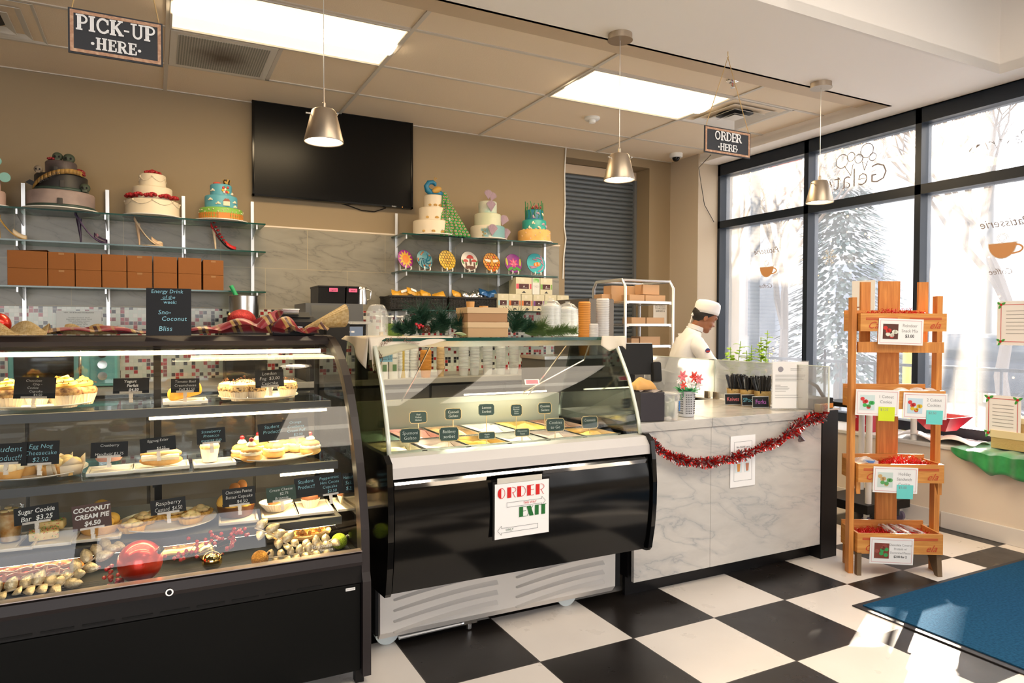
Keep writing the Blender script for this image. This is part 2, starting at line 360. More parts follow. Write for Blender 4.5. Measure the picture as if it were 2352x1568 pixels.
# window wall on the right: frames and panes
WF = mat('window_frame_black', (.010, .013, .018), .3); WFB = mat('window_frame_side', (.013, .019, .029), .35, spec=.3)
ys = [5.12, 4.09, 3.126, 2.16, 1.2, .24, -.72, -1.68, -2.6, -3.5, -4.2]
fm = MB(); D = .13
for k, y in enumerate(ys):
    t = .045 if k else .05; fm.bb(XW, XW+D, y-t, y, .53, ZG)
fm.bb(XW, XW+D, -4.2, 5.12, .53, .60).bb(XW, XW+D, -4.2, 5.12, 2.755, ZG).bb(XW, XW+D, -4.2, 5.12, 2.245, 2.315)
struct('window_frame', fm, WFB, smooth=False)
k = 1
for y1, y0 in zip(ys, ys[1:]):
    y1 -= .045
    for z0, z1 in ((.60, 2.245), (2.315, 2.755)):
        struct('window_%d' % k, MB().quad((XW+.085, y0, z0), (XW+.085, y1, z0), (XW+.085, y1, z1), (XW+.085, y0, z1)), WING, smooth=False); k += 1
# roller shutter in the recess
SH = mat('shutter_blue_grey', (.13, .15, .165), .42, metal=.35)
pr = []; z = .02
sh = thing('roller_shutter', 'blue-grey corrugated metal roller shutter closed in the wall recess', 'shutter', ((RX0+RX1)/2, 5.74, 0))
hw = (RX1-RX0)/2
prof = []
while z < RZ-.06:
    for a in range(6): prof.append((-.011*math.sin(PI*a/6)-.002, z+.043*a/6))
    z += .043; prof.append((.002, z))
sl = MB(); vs = [[sl.b.verts.new((x, y, zz)) for y, zz in prof] for x in (-hw+.01, hw-.01)]
for i in range(len(prof)-1): sl.b.faces.new((vs[0][i], vs[1][i], vs[1][i+1], vs[0][i+1]))
part('slat_curtain', sl, SH, sh, ang=80); part('head_box', MB().bb(-hw+.005, hw-.005, -.03, .03, RZ-.09, RZ-.005), TAN, sh, smooth=False)
part('guide_rail', MB().bb(-hw+.001, -hw+.03, -.035, .035, 0, RZ-.09).bb(hw-.03, hw-.001, -.035, .035, 0, RZ-.09), mat('rail_grey', (.15, .16, .17), .4), sh, smooth=False)
# ================= LIGHTS IN THE ROOM =================
WARM = (1, .74, .42)
LENS = mat('light_lens', (1, 1, 1), .5, emit=(1, .88, .66), es=5)
PAN = mat('troffer_pan', (.93, .90, .82), .35, emit=(1, .80, .50), es=1.15)
def troffer(x0, x1, y0, y1, lab, e=26):
    t = thing('ceiling_light', lab, 'ceiling light', ((x0+x1)/2, (y0+y1)/2, ZC), group='recessed fluorescent ceiling lights'); a, c = (x1-x0)/2-.02, (y1-y0)/2-.02
    fr = MB().bb(-a-.01, a+.01, -c-.012, -c, -.012, 0).bb(-a-.01, a+.01, c, c+.012, -.012, 0).bb(-a-.012, -a, -c, c, -.012, 0).bb(a, a+.012, -c, c, -.012, 0)
    part('frame', fr, GRIDM, t, smooth=False)
    pn = MB(); nb = 10                                  # bowed side pans either side of the middle basket
    for sgn in (-1, 1):
        rows = []
        for q in range(nb+1):
            f = q/nb; yy = sgn*(c*(1-f)+.085*f); zz = -.002-.010*math.sin(f*PI*.9)*0-.006*f
            rows.append((pn.b.verts.new((-a, yy, zz)), pn.b.verts.new((a, yy, zz))))
        for q in range(nb): pn.b.faces.new((rows[q][0], rows[q][1], rows[q+1][1], rows[q+1][0]))
    part('reflector', pn, PAN, t)
    ln = MB(); rows = []
    for q in range(13):
        an = PI*q/12; rows.append((ln.b.verts.new((-a+.0, .086*math.cos(an), -.008-.022*math.sin(an))), ln.b.verts.new((a-.0, .086*math.cos(an), -.008-.022*math.sin(an)))))
    for q in range(12): ln.b.faces.new((rows[q][0], rows[q][1], rows[q+1][1], rows[q+1][0]))
    part('lens', ln, LENS, t)
    l = bpy.data.lights.new('tube_light', 'AREA'); l.shape = 'RECTANGLE'; l.size = 2*a; l.size_y = 2*c; l.energy = e; l.color = WARM
    lo = bpy.data.objects.new('tube_light', l); C.objects.link(lo); lo.location = (0, 0, -.04); lo.parent = t; return t, l
troffer(ci(0), ci(1), cj(0), cj(1), 'bright fluorescent ceiling light between pick-up sign and television')
troffer(ci(2), ci(3), cj(0), cj(1), 'bright fluorescent ceiling light beside the square air diffuser')
for k_, (x_, y_) in enumerate(((1.5, .4), (3.1, .4))):  # unseen fill troffers, added to brighten the floor and counter side
    t_, l_ = troffer(x_-.61, x_+.61, y_-.9, y_+.9, 'added fill light over the customer area, out of the picture, %s one' % ('left', 'right')[k_], 32); t_.location.z = 3.44; l_.color = (1, .88, .74)
def pendant(x, y, zb, lab):
    t = thing('pendant_lamp', lab, 'pendant lamp', (x, y, zb), group='brushed nickel pendant lamps'); H = ZG-zb
    part('canopy', MB().lathe([(0, H), (.065, H), (.065, H-.03), (.068, H-.03), (.068, H-.034), (0, H-.034)], 32), BRUSH, t)
    part('cord', MB().tube([(0, 0, .21), (0, 0, H-.03)], .0016, 6), ALU, t)
    part('stem', MB().lathe([(.0, .235), (.003, .235), (.003, .175), (.008, .17), (.010, .135), (0, .135)], 12), BRUSH, t)
    part('shade', MB().lathe([(.083, 0), (.0835, .004), (.052, .133), (.046, .139), (0, .14)], 40), BRUSH, t, solid=.002)
    part('screw', MB().cyl((-.062, 0, .118), .0035, .0035, .03, 8, 'X').cyl((.05, -.035, .12), .005, .005, .02, 8, 'Y'), CHROME, t)
    part('diffuser', MB().lathe([(0, .02), (.076, .02)], 32), mat('pendant_diffuser', (1, 1, 1), .5, emit=(1, .86, .66), es=7), t)
    l = bpy.data.lights.new('bulb', 'SPOT'); l.energy = 9; l.color = (1, .78, .5); l.spot_size = R_(95); l.shadow_soft_size = .05
    lo = bpy.data.objects.new('bulb', l); C.objects.link(lo); lo.location = (0, 0, .015); lo.parent = t
PY = 3.075
pendant(XU(744, PY, 330), PY, ZV(744, 327, PY), 'cone pendant lamp hanging in front of the television')
pendant(2.243, PY, ZV(1422, 414, PY), 'cone pendant lamp hanging in front of the roller shutter')
pendant(3.832, PY, ZV(1885, 466, PY), 'cone pendant lamp hanging in front of the windows')
# ================= BLACK PASTRY CASE =================
CX0, CX1 = -1.30, .683
dc = thing('pastry_display_case', 'long black refrigerated pastry case with curved glass front, at the left', 'display case', ((CX0+CX1)/2, 2.83, 0))
ox, oy = (CX0+CX1)/2, 2.83
def L_(x, y, z): return (x-ox, y-oy, z)
GP = [(2.965, 1.205), (2.90, 1.195), (2.80, 1.150), (2.715, 1.09), (2.653, 1.02), (2.60, .94), (2.558, .86), (2.522, .78), (2.492, .70), (2.468, .62), (2.452, .55), (2.445, .478)]
def cl(prof): return [(y-oy, z) for y, z in prof]
W2 = (CX1-CX0)/2
b_ = MB().profx(cl([(2.445, .04), (2.445, .425), (3.30, .425), (3.30, .04)]), -W2+.03, W2-.03)
part('cabinet_base', b_, CASEB, dc, smooth=False)
part('deck', MB().bb(-W2+.03, W2-.03, 2.46-oy, 3.24-oy, .425, .44), mat('deck_dark_blue', (.018, .024, .034), .6, spec=.2), dc, smooth=False)
part('lower_panel', MB().bb(-W2, W2-.035, 2.425-oy, 2.445-oy, .05, .362, .002), CASEB, dc, smooth=False)
vb = MB().bb(-W2, W2-.03, 2.43-oy, 2.445-oy, .364, .43); part('vent_strip', vb, BLACK, dc, smooth=False)
sl = MB(); x = -W2+.05
while x < W2-.15: sl.bb(x, x+.085, 2.427-oy, 2.430-oy, .372, .378); x += .105
o = part('vent_slot', sl, mat('slot_black', (.002, .002, .002), .9), dc, smooth=False); o['kind'] = 'stuff'
part('front_rail', MB().profx(cl([(2.412, .432), (2.408, .445), (2.418, .472), (2.450, .478), (2.455, .43)]), -W2, W2-.032), BRONZE, dc, smooth=False)
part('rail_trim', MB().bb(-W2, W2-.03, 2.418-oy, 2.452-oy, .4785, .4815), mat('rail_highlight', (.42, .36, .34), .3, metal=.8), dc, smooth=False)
lk = MB().cyl((.036-ox, 2.405-oy, .446), .0115, .0115, .012, 20, 'Y'); part('lock', lk, CHROME, dc)
part('lock_core', MB().cyl((.036-ox, 2.398-oy, .446), .007, .007, .003, 16, 'Y'), BLACK, dc)
part('sticker', MB().box(L_(.612, 2.4235, .348), (.034, .001, .010)), PAPER, dc, smooth=False)
text('SERIAL NUMBER', .0042, INK, dc, L_(.612, 2.4225, .348))
gl = MB(); n_ = len(GP)
gl.grid(1, n_-1, lambda i, j: (-W2+.01+(2*W2-.03)*i, GP[round(j*(n_-1))][0]-oy, GP[round(j*(n_-1))][1]))
part('curved_glass', gl, CASEG, dc, ang=60)
# end frames: a curved band each side and a side pane
inner = [(y+.045, z-.012) for y, z in GP[1:]]
def endframe(x0, x1, nm):
    band = [(3.30, 1.215), (3.30, 1.241), (3.06, 1.243), (2.96, 1.235), (2.86, 1.20), (2.775, 1.150), (2.70, 1.09), (2.636, 1.02), (2.583, .94), (2.54, .86), (2.504, .78), (2.474, .70), (2.45, .62), (2.434, .55), (2.425, .40), (2.41, .37), (2.41, .03), (2.44, .03), (2.44, .44),
            (2.49, .478), (2.495, .55), (2.51, .62), (2.535, .70), (2.565, .78), (2.60, .86), (2.642, .94), (2.695, 1.02), (2.757, 1.085), (2.835, 1.14), (2.93, 1.185), (3.06, 1.205)]
    part(nm, MB().profx(cl(band), x0, x1), BLACK if 0 else BRONZE, dc, smooth=False)
endframe(W2-.03, W2, 'end_frame'); endframe(-W2, -W2+.03, 'end_frame')
part('end_panel', MB().bb(W2-.028, W2-.004, 2.44-oy, 3.30-oy, .03, .44), CASEB, dc, smooth=False)
part('side_glass', MB().profx(cl([(3.28, .44), (3.28, 1.21), (3.06, 1.205), (2.93, 1.185), (2.757, 1.085), (2.642, .94), (2.565, .78), (2.51, .62), (2.49, .45)]), W2-.018, W2-.016), CASEG, dc, smooth=False)
part('foot', MB().bb(W2-.05, W2-.02, 2.435-oy, 2.47-oy, 0, .05), BLACK, dc, smooth=False)
part('foot', MB().bb(-W2+.02, -W2+.05, 2.435-oy, 2.47-oy, 0, .05), BLACK, dc, smooth=False)
part('foot', MB().bb(W2-.05, W2-.02, 3.2-oy, 3.25-oy, 0, .05), BLACK, dc, smooth=False)
part('top_panel', MB().profx(cl([(2.95, 1.205), (2.945, 1.222), (2.97, 1.240), (3.30, 1.241), (3.30, 1.205)]), -W2+.03, W2-.03), BRONZE, dc, smooth=False)
TUBE = mat('case_tube_lit', (1, 1, 1), .4, emit=(1, .78, .45), es=9)
def led(x0, x1, y, z, r=.008, e=5):
    part('light_tube', MB().cyl(L_((x0+x1)/2, y, z), r, r, x1-x0, 12, 'X'), TUBE, dc)
    l = bpy.data.lights.new('case_light', 'AREA'); l.shape = 'RECTANGLE'; l.size = x1-x0; l.size_y = .03; l.energy = e; l.color = (1, .72, .36)
    lo = bpy.data.objects.new('case_light', l); C.objects.link(lo); lo.location = L_((x0+x1)/2, y+.005, z-.015); lo.parent = dc
led(-.93, .62, 2.955, 1.178, .008, 10)
DK = mat('case_interior_grey', (.06, .062, .066), .4)
dr = MB()
for x in (-1.28, -.66, -.005, .655): dr.bb(x-ox, x+.028-ox, 3.24-oy, 3.26-oy, .44, 1.205)
dr.bb(-W2+.03, W2-.03, 3.24-oy, 3.26-oy, .44, .50).bb(-W2+.03, W2-.03, 3.24-oy, 3.26-oy, 1.18, 1.205)
part('rear_door_frame', dr, BLACK, dc, smooth=False)
part('rear_door_glass', MB().bb(-W2+.05, W2-.05, 3.249-oy, 3.251-oy, .5, 1.18), GLASS, dc, smooth=False)
TZ = (.978, .752, .548); TY = (2.84, 2.72, 2.66)
SHG = thin_glass('case_shelf_glass', (.85, .88, .88), .6)
for z, y, x1, xl in zip(TZ, TY, (.62, .62, .20), (-.02, .42, None)):
    part('glass_shelf', MB().bb(-W2+.04, W2-.045, y+.02-oy, 3.2-oy, z-.008, z), SHG if z > .6 else DK, dc, smooth=False)
    part('shelf_edge', MB().bb(-W2+.04, W2-.045, y-.002-oy, y+.022-oy, z-.030, z+.0), DK, dc, smooth=False)
    if xl is not None: led(xl, .62, y+.0, z-.036, .0055, 2.6)
    else: led(-1.1, .62, y+.03, z-.036, .004, 1.3)
    part('bracket', MB().bb(-.01-ox, .0-ox, y+.03-oy, 3.23-oy, z-.045, z-.01), BLACK, dc, smooth=False)
text('Structural', .018, PAPER, dc, L_(.52, 2.462, .505), (R_(80), 0, 0))
text('Concepts', .012, PAPER, dc, L_(.535, 2.455, .492), (R_(80), 0, 0))
# ---- chalk price tags clipped to the shelf edges ----
ACR = mat('clip_acrylic', (.80, .74, .66), .15, alpha=.65); tagn = [0]
HAND = .12
def chalk(lines, w_, h, parent, m=CHALK, y=-.0012, shear=.15, fit=.84, top=0, name='lettering', off=0):
    n = len(lines); sz = min(h*fit/n, 1)
    for i, l in enumerate(lines):
        zz = h/2-h*(1-fit)/2-sz*(i+.5)+top; s_ = sz*.92; L0 = max(1, len(l)); xs = min(1, (w_*.90)/(L0*s_*.50))
        text(l, s_, m, parent, (0, y, zz), name=name, shear=shear, xs=xs, off=off or -s_*.012)
def ptag(lines, u0, v0, u1, v1, Y, lab, m=CHALK, card=None, clip=True, tilt=-.22, yaw=0, rollz=0, off=0):
    p = A((u0+u1)/2, (v0+v1)/2, 'Y', Y); dep = (p-Vector((0, 0, CAMH))).dot(CF); k = dep/FPX; w_ = (u1-u0)*k/math.cos(YAW-.15)*.95; h = (v1-v0)*k
    t = thing('price_tag', lab, 'price tag', p, group='chalk price tags in the pastry case', rot=(tilt, rollz, yaw-.12))
    part('card', MB().box((0, 0, 0), (w_, .0016, h)), card or CHALKB, t, smooth=False)
    chalk(lines, w_, h, t, m, off=off)
    if clip:
        part('clip', MB().box((0, -.003, -h/2+.003), (w_*.62, .007, .007)).box((0, -.001, -h/2-.006), (.012, .006, .014)).cyl((0, -.004, -h/2-.014), .006, .006, .008, 10, 'Y').box((0, .002, -h/2-.026), (.012, .010, .014)), ACR, t)
    return t
# ---- crockery and pastry builders ----
FR = {k: mat('frosting_'+k, c, .5, sub=.15, bump=(60, .4)) for k, c in dict(cream=(.82, .62, .30), butter=(.86, .52, .10), white=(.86, .76, .58), tan=(.62, .44, .24)).items()}
CHO = mat('chocolate', (.09, .03, .012), .4); CRUMB = mat('chocolate_crumb', (.14, .05, .02), .8, noise=(70, (.55, .36, .16), 3))
PASTRY = mat('baked_pastry', (.62, .30, .08), .5, noise=(18, (.78, .48, .18), 5), bump=(50, .5)); CUPP = mat('paper_cup', (.80, .68, .52), .6)
def plate(u, Y, z, r, lab, grp='round white plates of pastries', sq=None):
    x = XU(u, Y)
    if sq: mb_ = MB().box((0, 0, .006), (sq[0], sq[1], .004), bev=.0015); e = .006; a, c_ = sq[0]/2, sq[1]/2
    if sq:
        mb_.bb(-a-.008, a+.008, -c_-.008, -c_, .004, .016, .001).bb(-a-.008, a+.008, c_, c_+.008, .004, .016, .001).bb(-a-.008, -a, -c_, c_, .004, .016, .001).bb(a, a+.008, -c_, c_, .004, .016, .001).box((0, 0, .002), (sq[0]*.8, sq[1]*.8, .004))
    else: mb_ = MB().lathe([(0, .004), (r*.62, .004), (r*.78, .009), (r, .020), (r, .023), (r*.76, .013), (r*.6, .008), (0, .008)], 40)
    return solo('serving_plate', mb_, PORC, lab, 'plate', (x, Y, z), group=grp)
def cupcake(u, Y, z, lab, s=1, fro='butter', base=CRUMB, paper=True, top='swirl', grp='cupcakes in the pastry case', deco=None):
    t = thing('cupcake', lab, 'cupcake', (XU(u, Y), Y, z), random.random()*3, grp)
    H = .036*s; R0, R1 = .026*s, .038*s
    if paper: part('paper_cup', MB().lathe([(0, 0), (R0, 0), (R1, H), (R1-.001, H)], 72, flute=.035, nf=24), CUPP, t, ang=20)
    part('cake', MB().lathe([(R1*.93, H*.9), (R1*1.04, H*1.08), (R1*1.07, H*1.35), (R1*.92, H*1.6), (0, H*1.7)], 24, flute=.02, nf=7), base, t)
    f = MB()
    if top == 'swirl':
        pts = []; rs = []
        for i in range(60):
            q = i/59; a = q*2*PI*2.6; rr = R1*.72*(1-q*.92); pts.append((rr*math.cos(a), rr*math.sin(a), H*1.62+q*.030*s)); rs.append(R1*.30*(1-.45*q))
        f.tube(pts, .01, 8, rs=rs)
    else: f.lathe([(R1*.98, H*1.5), (R1*.95, H*1.75), (R1*.6, H*1.95), (0, H*2.0)], 24, flute=.03, nf=9)
    part('frosting', f, FR[fro], t)
    if deco:
        d_ = MB()
        for _ in range(26):
            a = random.random()*6.28; q = random.random()**.5*R1*.95; d_.ico((q*math.cos(a), q*math.sin(a), H*1.9+(1-q/R1)*.02*s), .0022*s, 1)
        o = part('topping', d_, deco, t); o['kind'] = 'stuff'
    return t
Z1, Z2, Z3, Z0 = TZ[0], TZ[1], TZ[2], .44
Z1 += 0
# tier one
plate(92, 3.03, Z1, .165, 'round white plate of frosted chocolate chip cupcakes, top shelf at left')
for u, Y, s_, lab in ((18, 2.96, 1.2, 'leftmost frosted chocolate chip cupcake, left of the Chocolate Chip tag'), (84, 3.10, 1.1, 'frosted cupcake just behind the Chocolate Chip tag'), (132, 3.14, 1.1, 'rearmost frosted cupcake on the left top-shelf plate'),
                     (150, 2.955, 1.25, 'front chocolate chip cupcake in full view right of its tag'), (190, 3.05, 1.15, 'rightmost chocolate chip cupcake, at the plate rim')):
    cupcake(u, Y, Z1+.008, lab, s_, 'butter', CRUMB, deco=CHO)
pz = thing('savory_puff', 'orange tomato basil cheese puff behind the Tomato Basil tag', 'pastry', (XU(424, 2.98), 2.98, Z1+.010))
pf = MB().box((0, 0, .035), (.118, .09, .055), bev=.02); 
for v_ in pf.b.verts: v_.co.z += .012*math.sin(v_.co.x*40)+.006*random.random(); v_.co.x *= 1.1-1.5*v_.co.z
part('dough', pf, mat('cheese_crust', (.75, .27, .03), .5, noise=(24, (.85, .45, .06), 4), bump=(60, .6)), pz, sub=1)
part('tomato_slice', MB().cyl((-.02, -.038, .048), .017, .017, .006, 20, 'Y').cyl((-.02, -.042, .048), .010, .010, .004, 16, 'Y'), mat('tomato', (.62, .07, .01), .3), pz, rot=(-.3, 0, 0))
part('tomato_slice', MB().cyl((.022, -.034, .055), .014, .014, .006, 20, 'Y'), mat('tomato', (.62, .07, .01), .3), pz, rot=(-.3, 0, 0))
plate(424, 2.98, Z1, .1, 'small square white plate under the orange tomato puff', sq=(.14, .12), grp=None)
plate(594, 3.0, Z1, .155, 'round white plate of London fog cupcakes, top shelf at right')
for u, Y, lab in ((524, 2.99, 'leftmost speckled London fog cupcake on the right plate'), (548, 2.915, 'front London fog cupcake in full view, second from left'), (562, 3.08, 'rear London fog cupcake between the first two'), (588, 2.92, 'London fog cupcake half hidden by the left edge of its tag'), (606, 3.10, 'London fog cupcake hidden behind the tag'), (660, 2.97, 'rightmost London fog cupcake, right of the tag')):
    cupcake(u, Y, Z1+.008, lab, 1.0, 'cream', mat('speckled_frosting', (.72, .50, .24), .6, noise=(120, (.12, .06, .03), 2, .45, .6)), top='flat', deco=CHO)
ptag(['Chocolate   ', '    Chip -', 'Cookie    ', '  Cupcake', '      $4.50'], 40, 866, 121, 915, 2.83, 'chalk tag reading Chocolate Chip Cookie Cupcake', rollz=.03)
ptag(['Yogurt  ', '  Parfait', '    $4.50'], 265, 868, 338, 903, 2.83, 'chalk tag reading Yogurt Parfait', off=.0004)
ptag(['Tomato Basil', 'Creamcheese', '   Puff $3.50'], 396, 869, 455, 901, 2.80, 'chalk tag reading Tomato Basil Creamcheese Puff')
ptag(['London', 'Fog  $3.00', 'Cupcake'], 588, 849, 650, 889, 2.82, 'chalk tag reading London Fog Cupcake', rollz=-.05)
# tier two
plate(70, 2.93, Z2, .17, 'round white plate of cream-topped cakes, middle shelf at left')
def bakery_cake(u, Y, z, lab, w_=.075, h=.045, fro='white', base=PASTRY, paper=True, grp='small cakes in the pastry case', nf=5, deco=None):
    t = thing('small_cake', lab, 'cake', (XU(u, Y), Y, z), 0, grp)
    part('sponge', MB().lathe([(0, 0), (w_*.42, 0), (w_*.5, h*.8), (0, h*.85)], 24), base, t)
    if paper:
        pw = MB()
        for k in range(4):
            a = k*PI/2+.4; ca, sa = math.cos(a), math.sin(a); q = w_*.47
            def P(x, z_, o_): return (ca*(q+o_)-sa*x, sa*(q+o_)+ca*x, z_)
            pw.quad(P(-.03, 0, -.006), P(.03, 0, -.006), P(.036, h*.9, .004), P(-.036, h*.9, .004)); pw.b.faces.new([pw.b.verts.new(P(-.036, h*.9, .004)), pw.b.verts.new(P(.036, h*.9, .004)), pw.b.verts.new(P(0, h*1.6, .016))])
        part('tulip_paper', pw, CUPP, t, solid=.001)
    f = MB()
    for k in range(nf):
        a = k*2*PI/nf; f.sph((math.cos(a)*w_*.26, math.sin(a)*w_*.26, h*.98), w_*.24, 12, (1, 1, .85))
    f.sph((0, 0, h*1.18), w_*.27, 12, (1, 1, .8)); part('frosting', f, FR[fro], t)
    if deco:
        d_ = MB()
        for _ in range(20): a = random.random()*6.28; q = random.random()*w_*.35; d_.ico((q*math.cos(a), q*math.sin(a), h*1.38-(q/w_)*h*.9+.004), .0035, 1)
        o = part('topping', d_, deco, t); o['kind'] = 'stuff'
    return t
NUT = mat('nut_topping', (.72, .35, .06), .5)
for u, Y, lab in ((12, 2.86, 'nut-topped cream cake behind the Student Product tag, at the frame edge'), (52, 2.93, 'nut-topped cream cake between the two tags on the left middle plate')):
    bakery_cake(u, Y, Z2+.008, lab, .10, .038, 'white', PASTRY, False, deco=NUT)
bakery_cake(118, 2.90, Z2+.008, 'egg nog cheesecake cupcake behind its tag, in folded paper', .10, .042, 'cream', deco=NUT); bakery_cake(150, 2.86, Z2+.008, 'egg nog cheesecake cupcake in tulip paper right of its tag', .09, .042, 'cream', deco=NUT)
plate(252, 2.86, Z2, 0, 'square white plate under the cranberry cupcake', sq=(.13, .12), grp='square white plates')
cupcake(248, 2.86, Z2+.012, 'tall piped cranberry cupcake on its square white plate', 1.05, 'white', mat('cranberry_cake', (.68, .36, .30), .5), paper=False, deco=NUT)
plate(368, 2.86, Z2, 0, 'square white plate under the eggnog eclair', sq=(.17, .11), grp='square white plates')
ec = thing('eclair', 'large eggnog eclair lying on a square plate behind its tag', 'pastry', (XU(368, 2.85), 2.85, Z2+.012), -.1)
part('choux_base', MB().sph((0, 0, .022), .05, 20, (1.45, .62, .42)), PASTRY, ec); part('cream', MB().tube([(-.06, -.018, .034), (-.03, -.024, .036), (0, -.02, .034), (.03, -.024, .036), (.06, -.018, .034)], .012, 8), FR['white'], ec)
part('choux_top', MB().sph((0, 0, .045), .05, 20, (1.4, .60, .42)), mat('eclair_glaze', (.86, .60, .26), .35, noise=(8, (.75, .40, .12), 2)), ec)
plate(490, 2.85, Z2, 0, 'square white plate under the strawberry mousse cup', sq=(.13, .11), grp='square white plates')
mc = thing('mousse_cup', 'cream-topped strawberry prosecco mousse cup behind its tag', 'dessert', (XU(480, 2.87), 2.87, Z2+.012))
part('cup', MB().lathe([(0, 0), (.026, 0), (.034, .05), (.033, .05)], 32), PORC, mc); f = MB()
for k in range(6): f.sph((.02*math.cos(k*1.047), .02*math.sin(k*1.047), .056), .016, 10)
f.sph((0, 0, .068), .018, 10); part('cream', f, FR['cream'], mc)
plate(628, 2.88, Z2, .155, 'round white plate of cream puffs with cherries, middle shelf at right')
CHER = mat('cherry', (.30, .015, .03), .2)
def puff(u, Y, z, lab):
    t = thing('cream_puff', lab, 'pastry', (XU(u, Y), Y, z), random.random(), 'orange cranberry cream puffs')
    part('choux_base', MB().sph((0, 0, .016), .042, 18, (1, 1, .48)), PASTRY, t); part('cream', MB().lathe([(0, .026), (.038, .026), (.041, .034), (.036, .04), (0, .042)], 40, flute=.04, nf=12), FR['white'], t)
    part('choux_top', MB().sph((0, 0, .042), .038, 18, (1, 1, .45)), PASTRY, t); part('rosette', MB().lathe([(.014, .056), (.018, .062), (.012, .072), (0, .078)], 30, flute=.12, nf=6), FR['white'], t)
    part('cherry', MB().sph((0, 0, .082), .009, 12), CHER, t); return t
for u, Y, lab in ((555, 2.88, 'leftmost cream puff, at the plate rim'), (576, 2.81, 'front cream puff in full view with its cherry'), (592, 2.95, 'rear cream puff just above the front one'), (628, 2.86, 'cream puff behind the second Student Product tag'), (645, 2.96, 'rearmost cream puff, seen above the Student Product tag'), (684, 2.94, 'cream puff behind the Orange Cranberry tag'), (712, 2.86, 'rightmost cream puff on its plate')):
    puff(u, Y, Z2+.010, lab)
ptag(['Student', 'Product!!'], -22, 1018, 54, 1066, 2.70, 'chalk tag reading Student Product, cut by the left frame edge', CHALKC)
ptag(['Egg Nog', 'Cheesecake', '$2.50'], 56, 1013, 130, 1067, 2.70, 'chalk tag reading Egg Nog Cheesecake', CHALKC)
ptag(['Cranberry', '', 'Handheld $3.75'], 214, 1015, 289, 1050, 2.70, 'chalk tag reading Cranberry')
ptag(['Eggnog Eclair', '', '     $4.25'], 326, 1004, 400, 1036, 2.70, 'chalk tag reading Eggnog Eclair', rollz=-.08)
ptag(['Strawberry', 'Prosecco', 'mousse cup'], 455, 983, 515, 1018, 2.70, 'chalk tag reading Strawberry Prosecco mousse cup', CHALKC, rollz=-.06)
ptag(['Student', 'Product!!', ''], 595, 971, 655, 1012, 2.70, 'chalk tag reading Student Product, on the right-hand plate of cream puffs', CHALKC, clip=False, rollz=-.08)
ptag(['Orange', 'Cranberry', 'Cream Puff', '   $2.00'], 652, 961, 707, 1006, 2.70, 'chalk tag reading Orange Cranberry Cream Puff', CHALKC, rollz=-.08)
# tier three
for u, w_, lab in ((30, .12, 'white tray at the left edge beside the parfait glass'), (108, .145, 'white tray of sprinkled sugar cookie bars'), (228, .125, 'white tray of coconut cream pie'), (545, .12, 'white tray under the chocolate peanut butter cupcake'), (640, .12, 'white tray under the fluted paper liner'), (718, .12, 'white tray under the peppermint cupcake'), (800, .10, 'white tray at the right end of the lowest shelf')):
    solo('serving_tray', MB().box((0, 0, .010), (w_, .19, .006), bev=.002).bb(-w_/2-.006, w_/2+.006, -.10, -.092, .008, .018, .001).bb(-w_/2-.006, w_/2+.006, .092, .10, .008, .018, .001).bb(-w_/2-.008, -w_/2, -.1, .1, .008, .018, .001).bb(w_/2, w_/2+.008, -.1, .1, .008, .018, .001).box((0, 0, .004), (w_*.7, .12, .007)),
         mat('tray_cream', (.78, .70, .58), .25), lab, 'tray', (XU(u, 2.79), 2.79, Z3), rz=-.08, group='long white trays on the lowest shelf')
pg = thing('parfait_glass', 'tall glass of apple parfait at the left edge of the lowest shelf', 'dessert', (XU(18, 2.80), 2.80, Z3+.014))
part('glass', MB().lathe([(0, 0), (.028, 0), (.040, .115), (.039, .115)], 32), GLASS, pg); part('filling', MB().lathe([(0, .004), (.026, .004), (.036, .095), (0, .10)], 24), mat('caramel_layers', (.55, .25, .06), .4, noise=(30, (.80, .62, .36), 3)), pg)
fl = MB(); [fl.ico((.02*math.cos(k), .02*math.sin(k), .10+.004*(k % 3)), .012, 1, (1, 1, .5)) for k in range(6)]; part('whipped_topping', fl, FR['cream'], pg)
SUG = mat('sugar_icing', (.86, .68, .30), .6, noise=(60, (.80, .55, .2), 2))
for u, Y, z, r, lab in ((96, 2.77, .016, .1, 'front sprinkled sugar cookie bar, in full view'), (112, 2.84, .030, -.1, 'sprinkled sugar cookie bar leaning behind the front one')):
    t = thing('cookie_bar', lab, 'cookie', (XU(u, Y), Y, Z3+z), r, 'sugar cookie bars'); part('bar', MB().box((0, 0, .016), (.085, .05, .03), bev=.006), SUG, t)
    for nm, cc in (('red_sprinkles', (.7, .03, .02)), ('green_sprinkles', (.05, .4, .05))):
        s2 = MB(); [s2.box((random.uniform(-.04, .04), random.uniform(-.024, .024), .0325), (.004, .0014, .0014), rz=random.random()*3) for _ in range(22)]; [s2.box((random.uniform(-.04, .04), -.0255, random.uniform(.006, .03)), (.0014, .0014, .004), ry=random.random()*3) for _ in range(10)]
        o = part(nm, s2, mat(nm, cc, .5), t); o['kind'] = 'stuff'
def slab_pie(u, Y, z, lab, s=1):
    t = thing('pie_slice', lab, 'pie', (XU(u, Y), Y, z), .2); 
    part('crust', MB().lathe([(0, 0), (.045*s, 0), (.058*s, .022), (.054*s, .024), (.044*s, .012), (0, .012)], 40, flute=.03, nf=16), PASTRY, t)
    f = MB(); [f.sph((.030*s*math.cos(k*1.26), .030*s*math.sin(k*1.26), .03), .024*s, 12, (1, 1, .7)) for k in range(5)]; f.sph((0, 0, .045), .030*s, 12, (1, 1, .8)).sph((0.005, 0.01, .068), .024*s, 12, (1, 1, .7)); part('cream', f, FR['butter'], t); return t
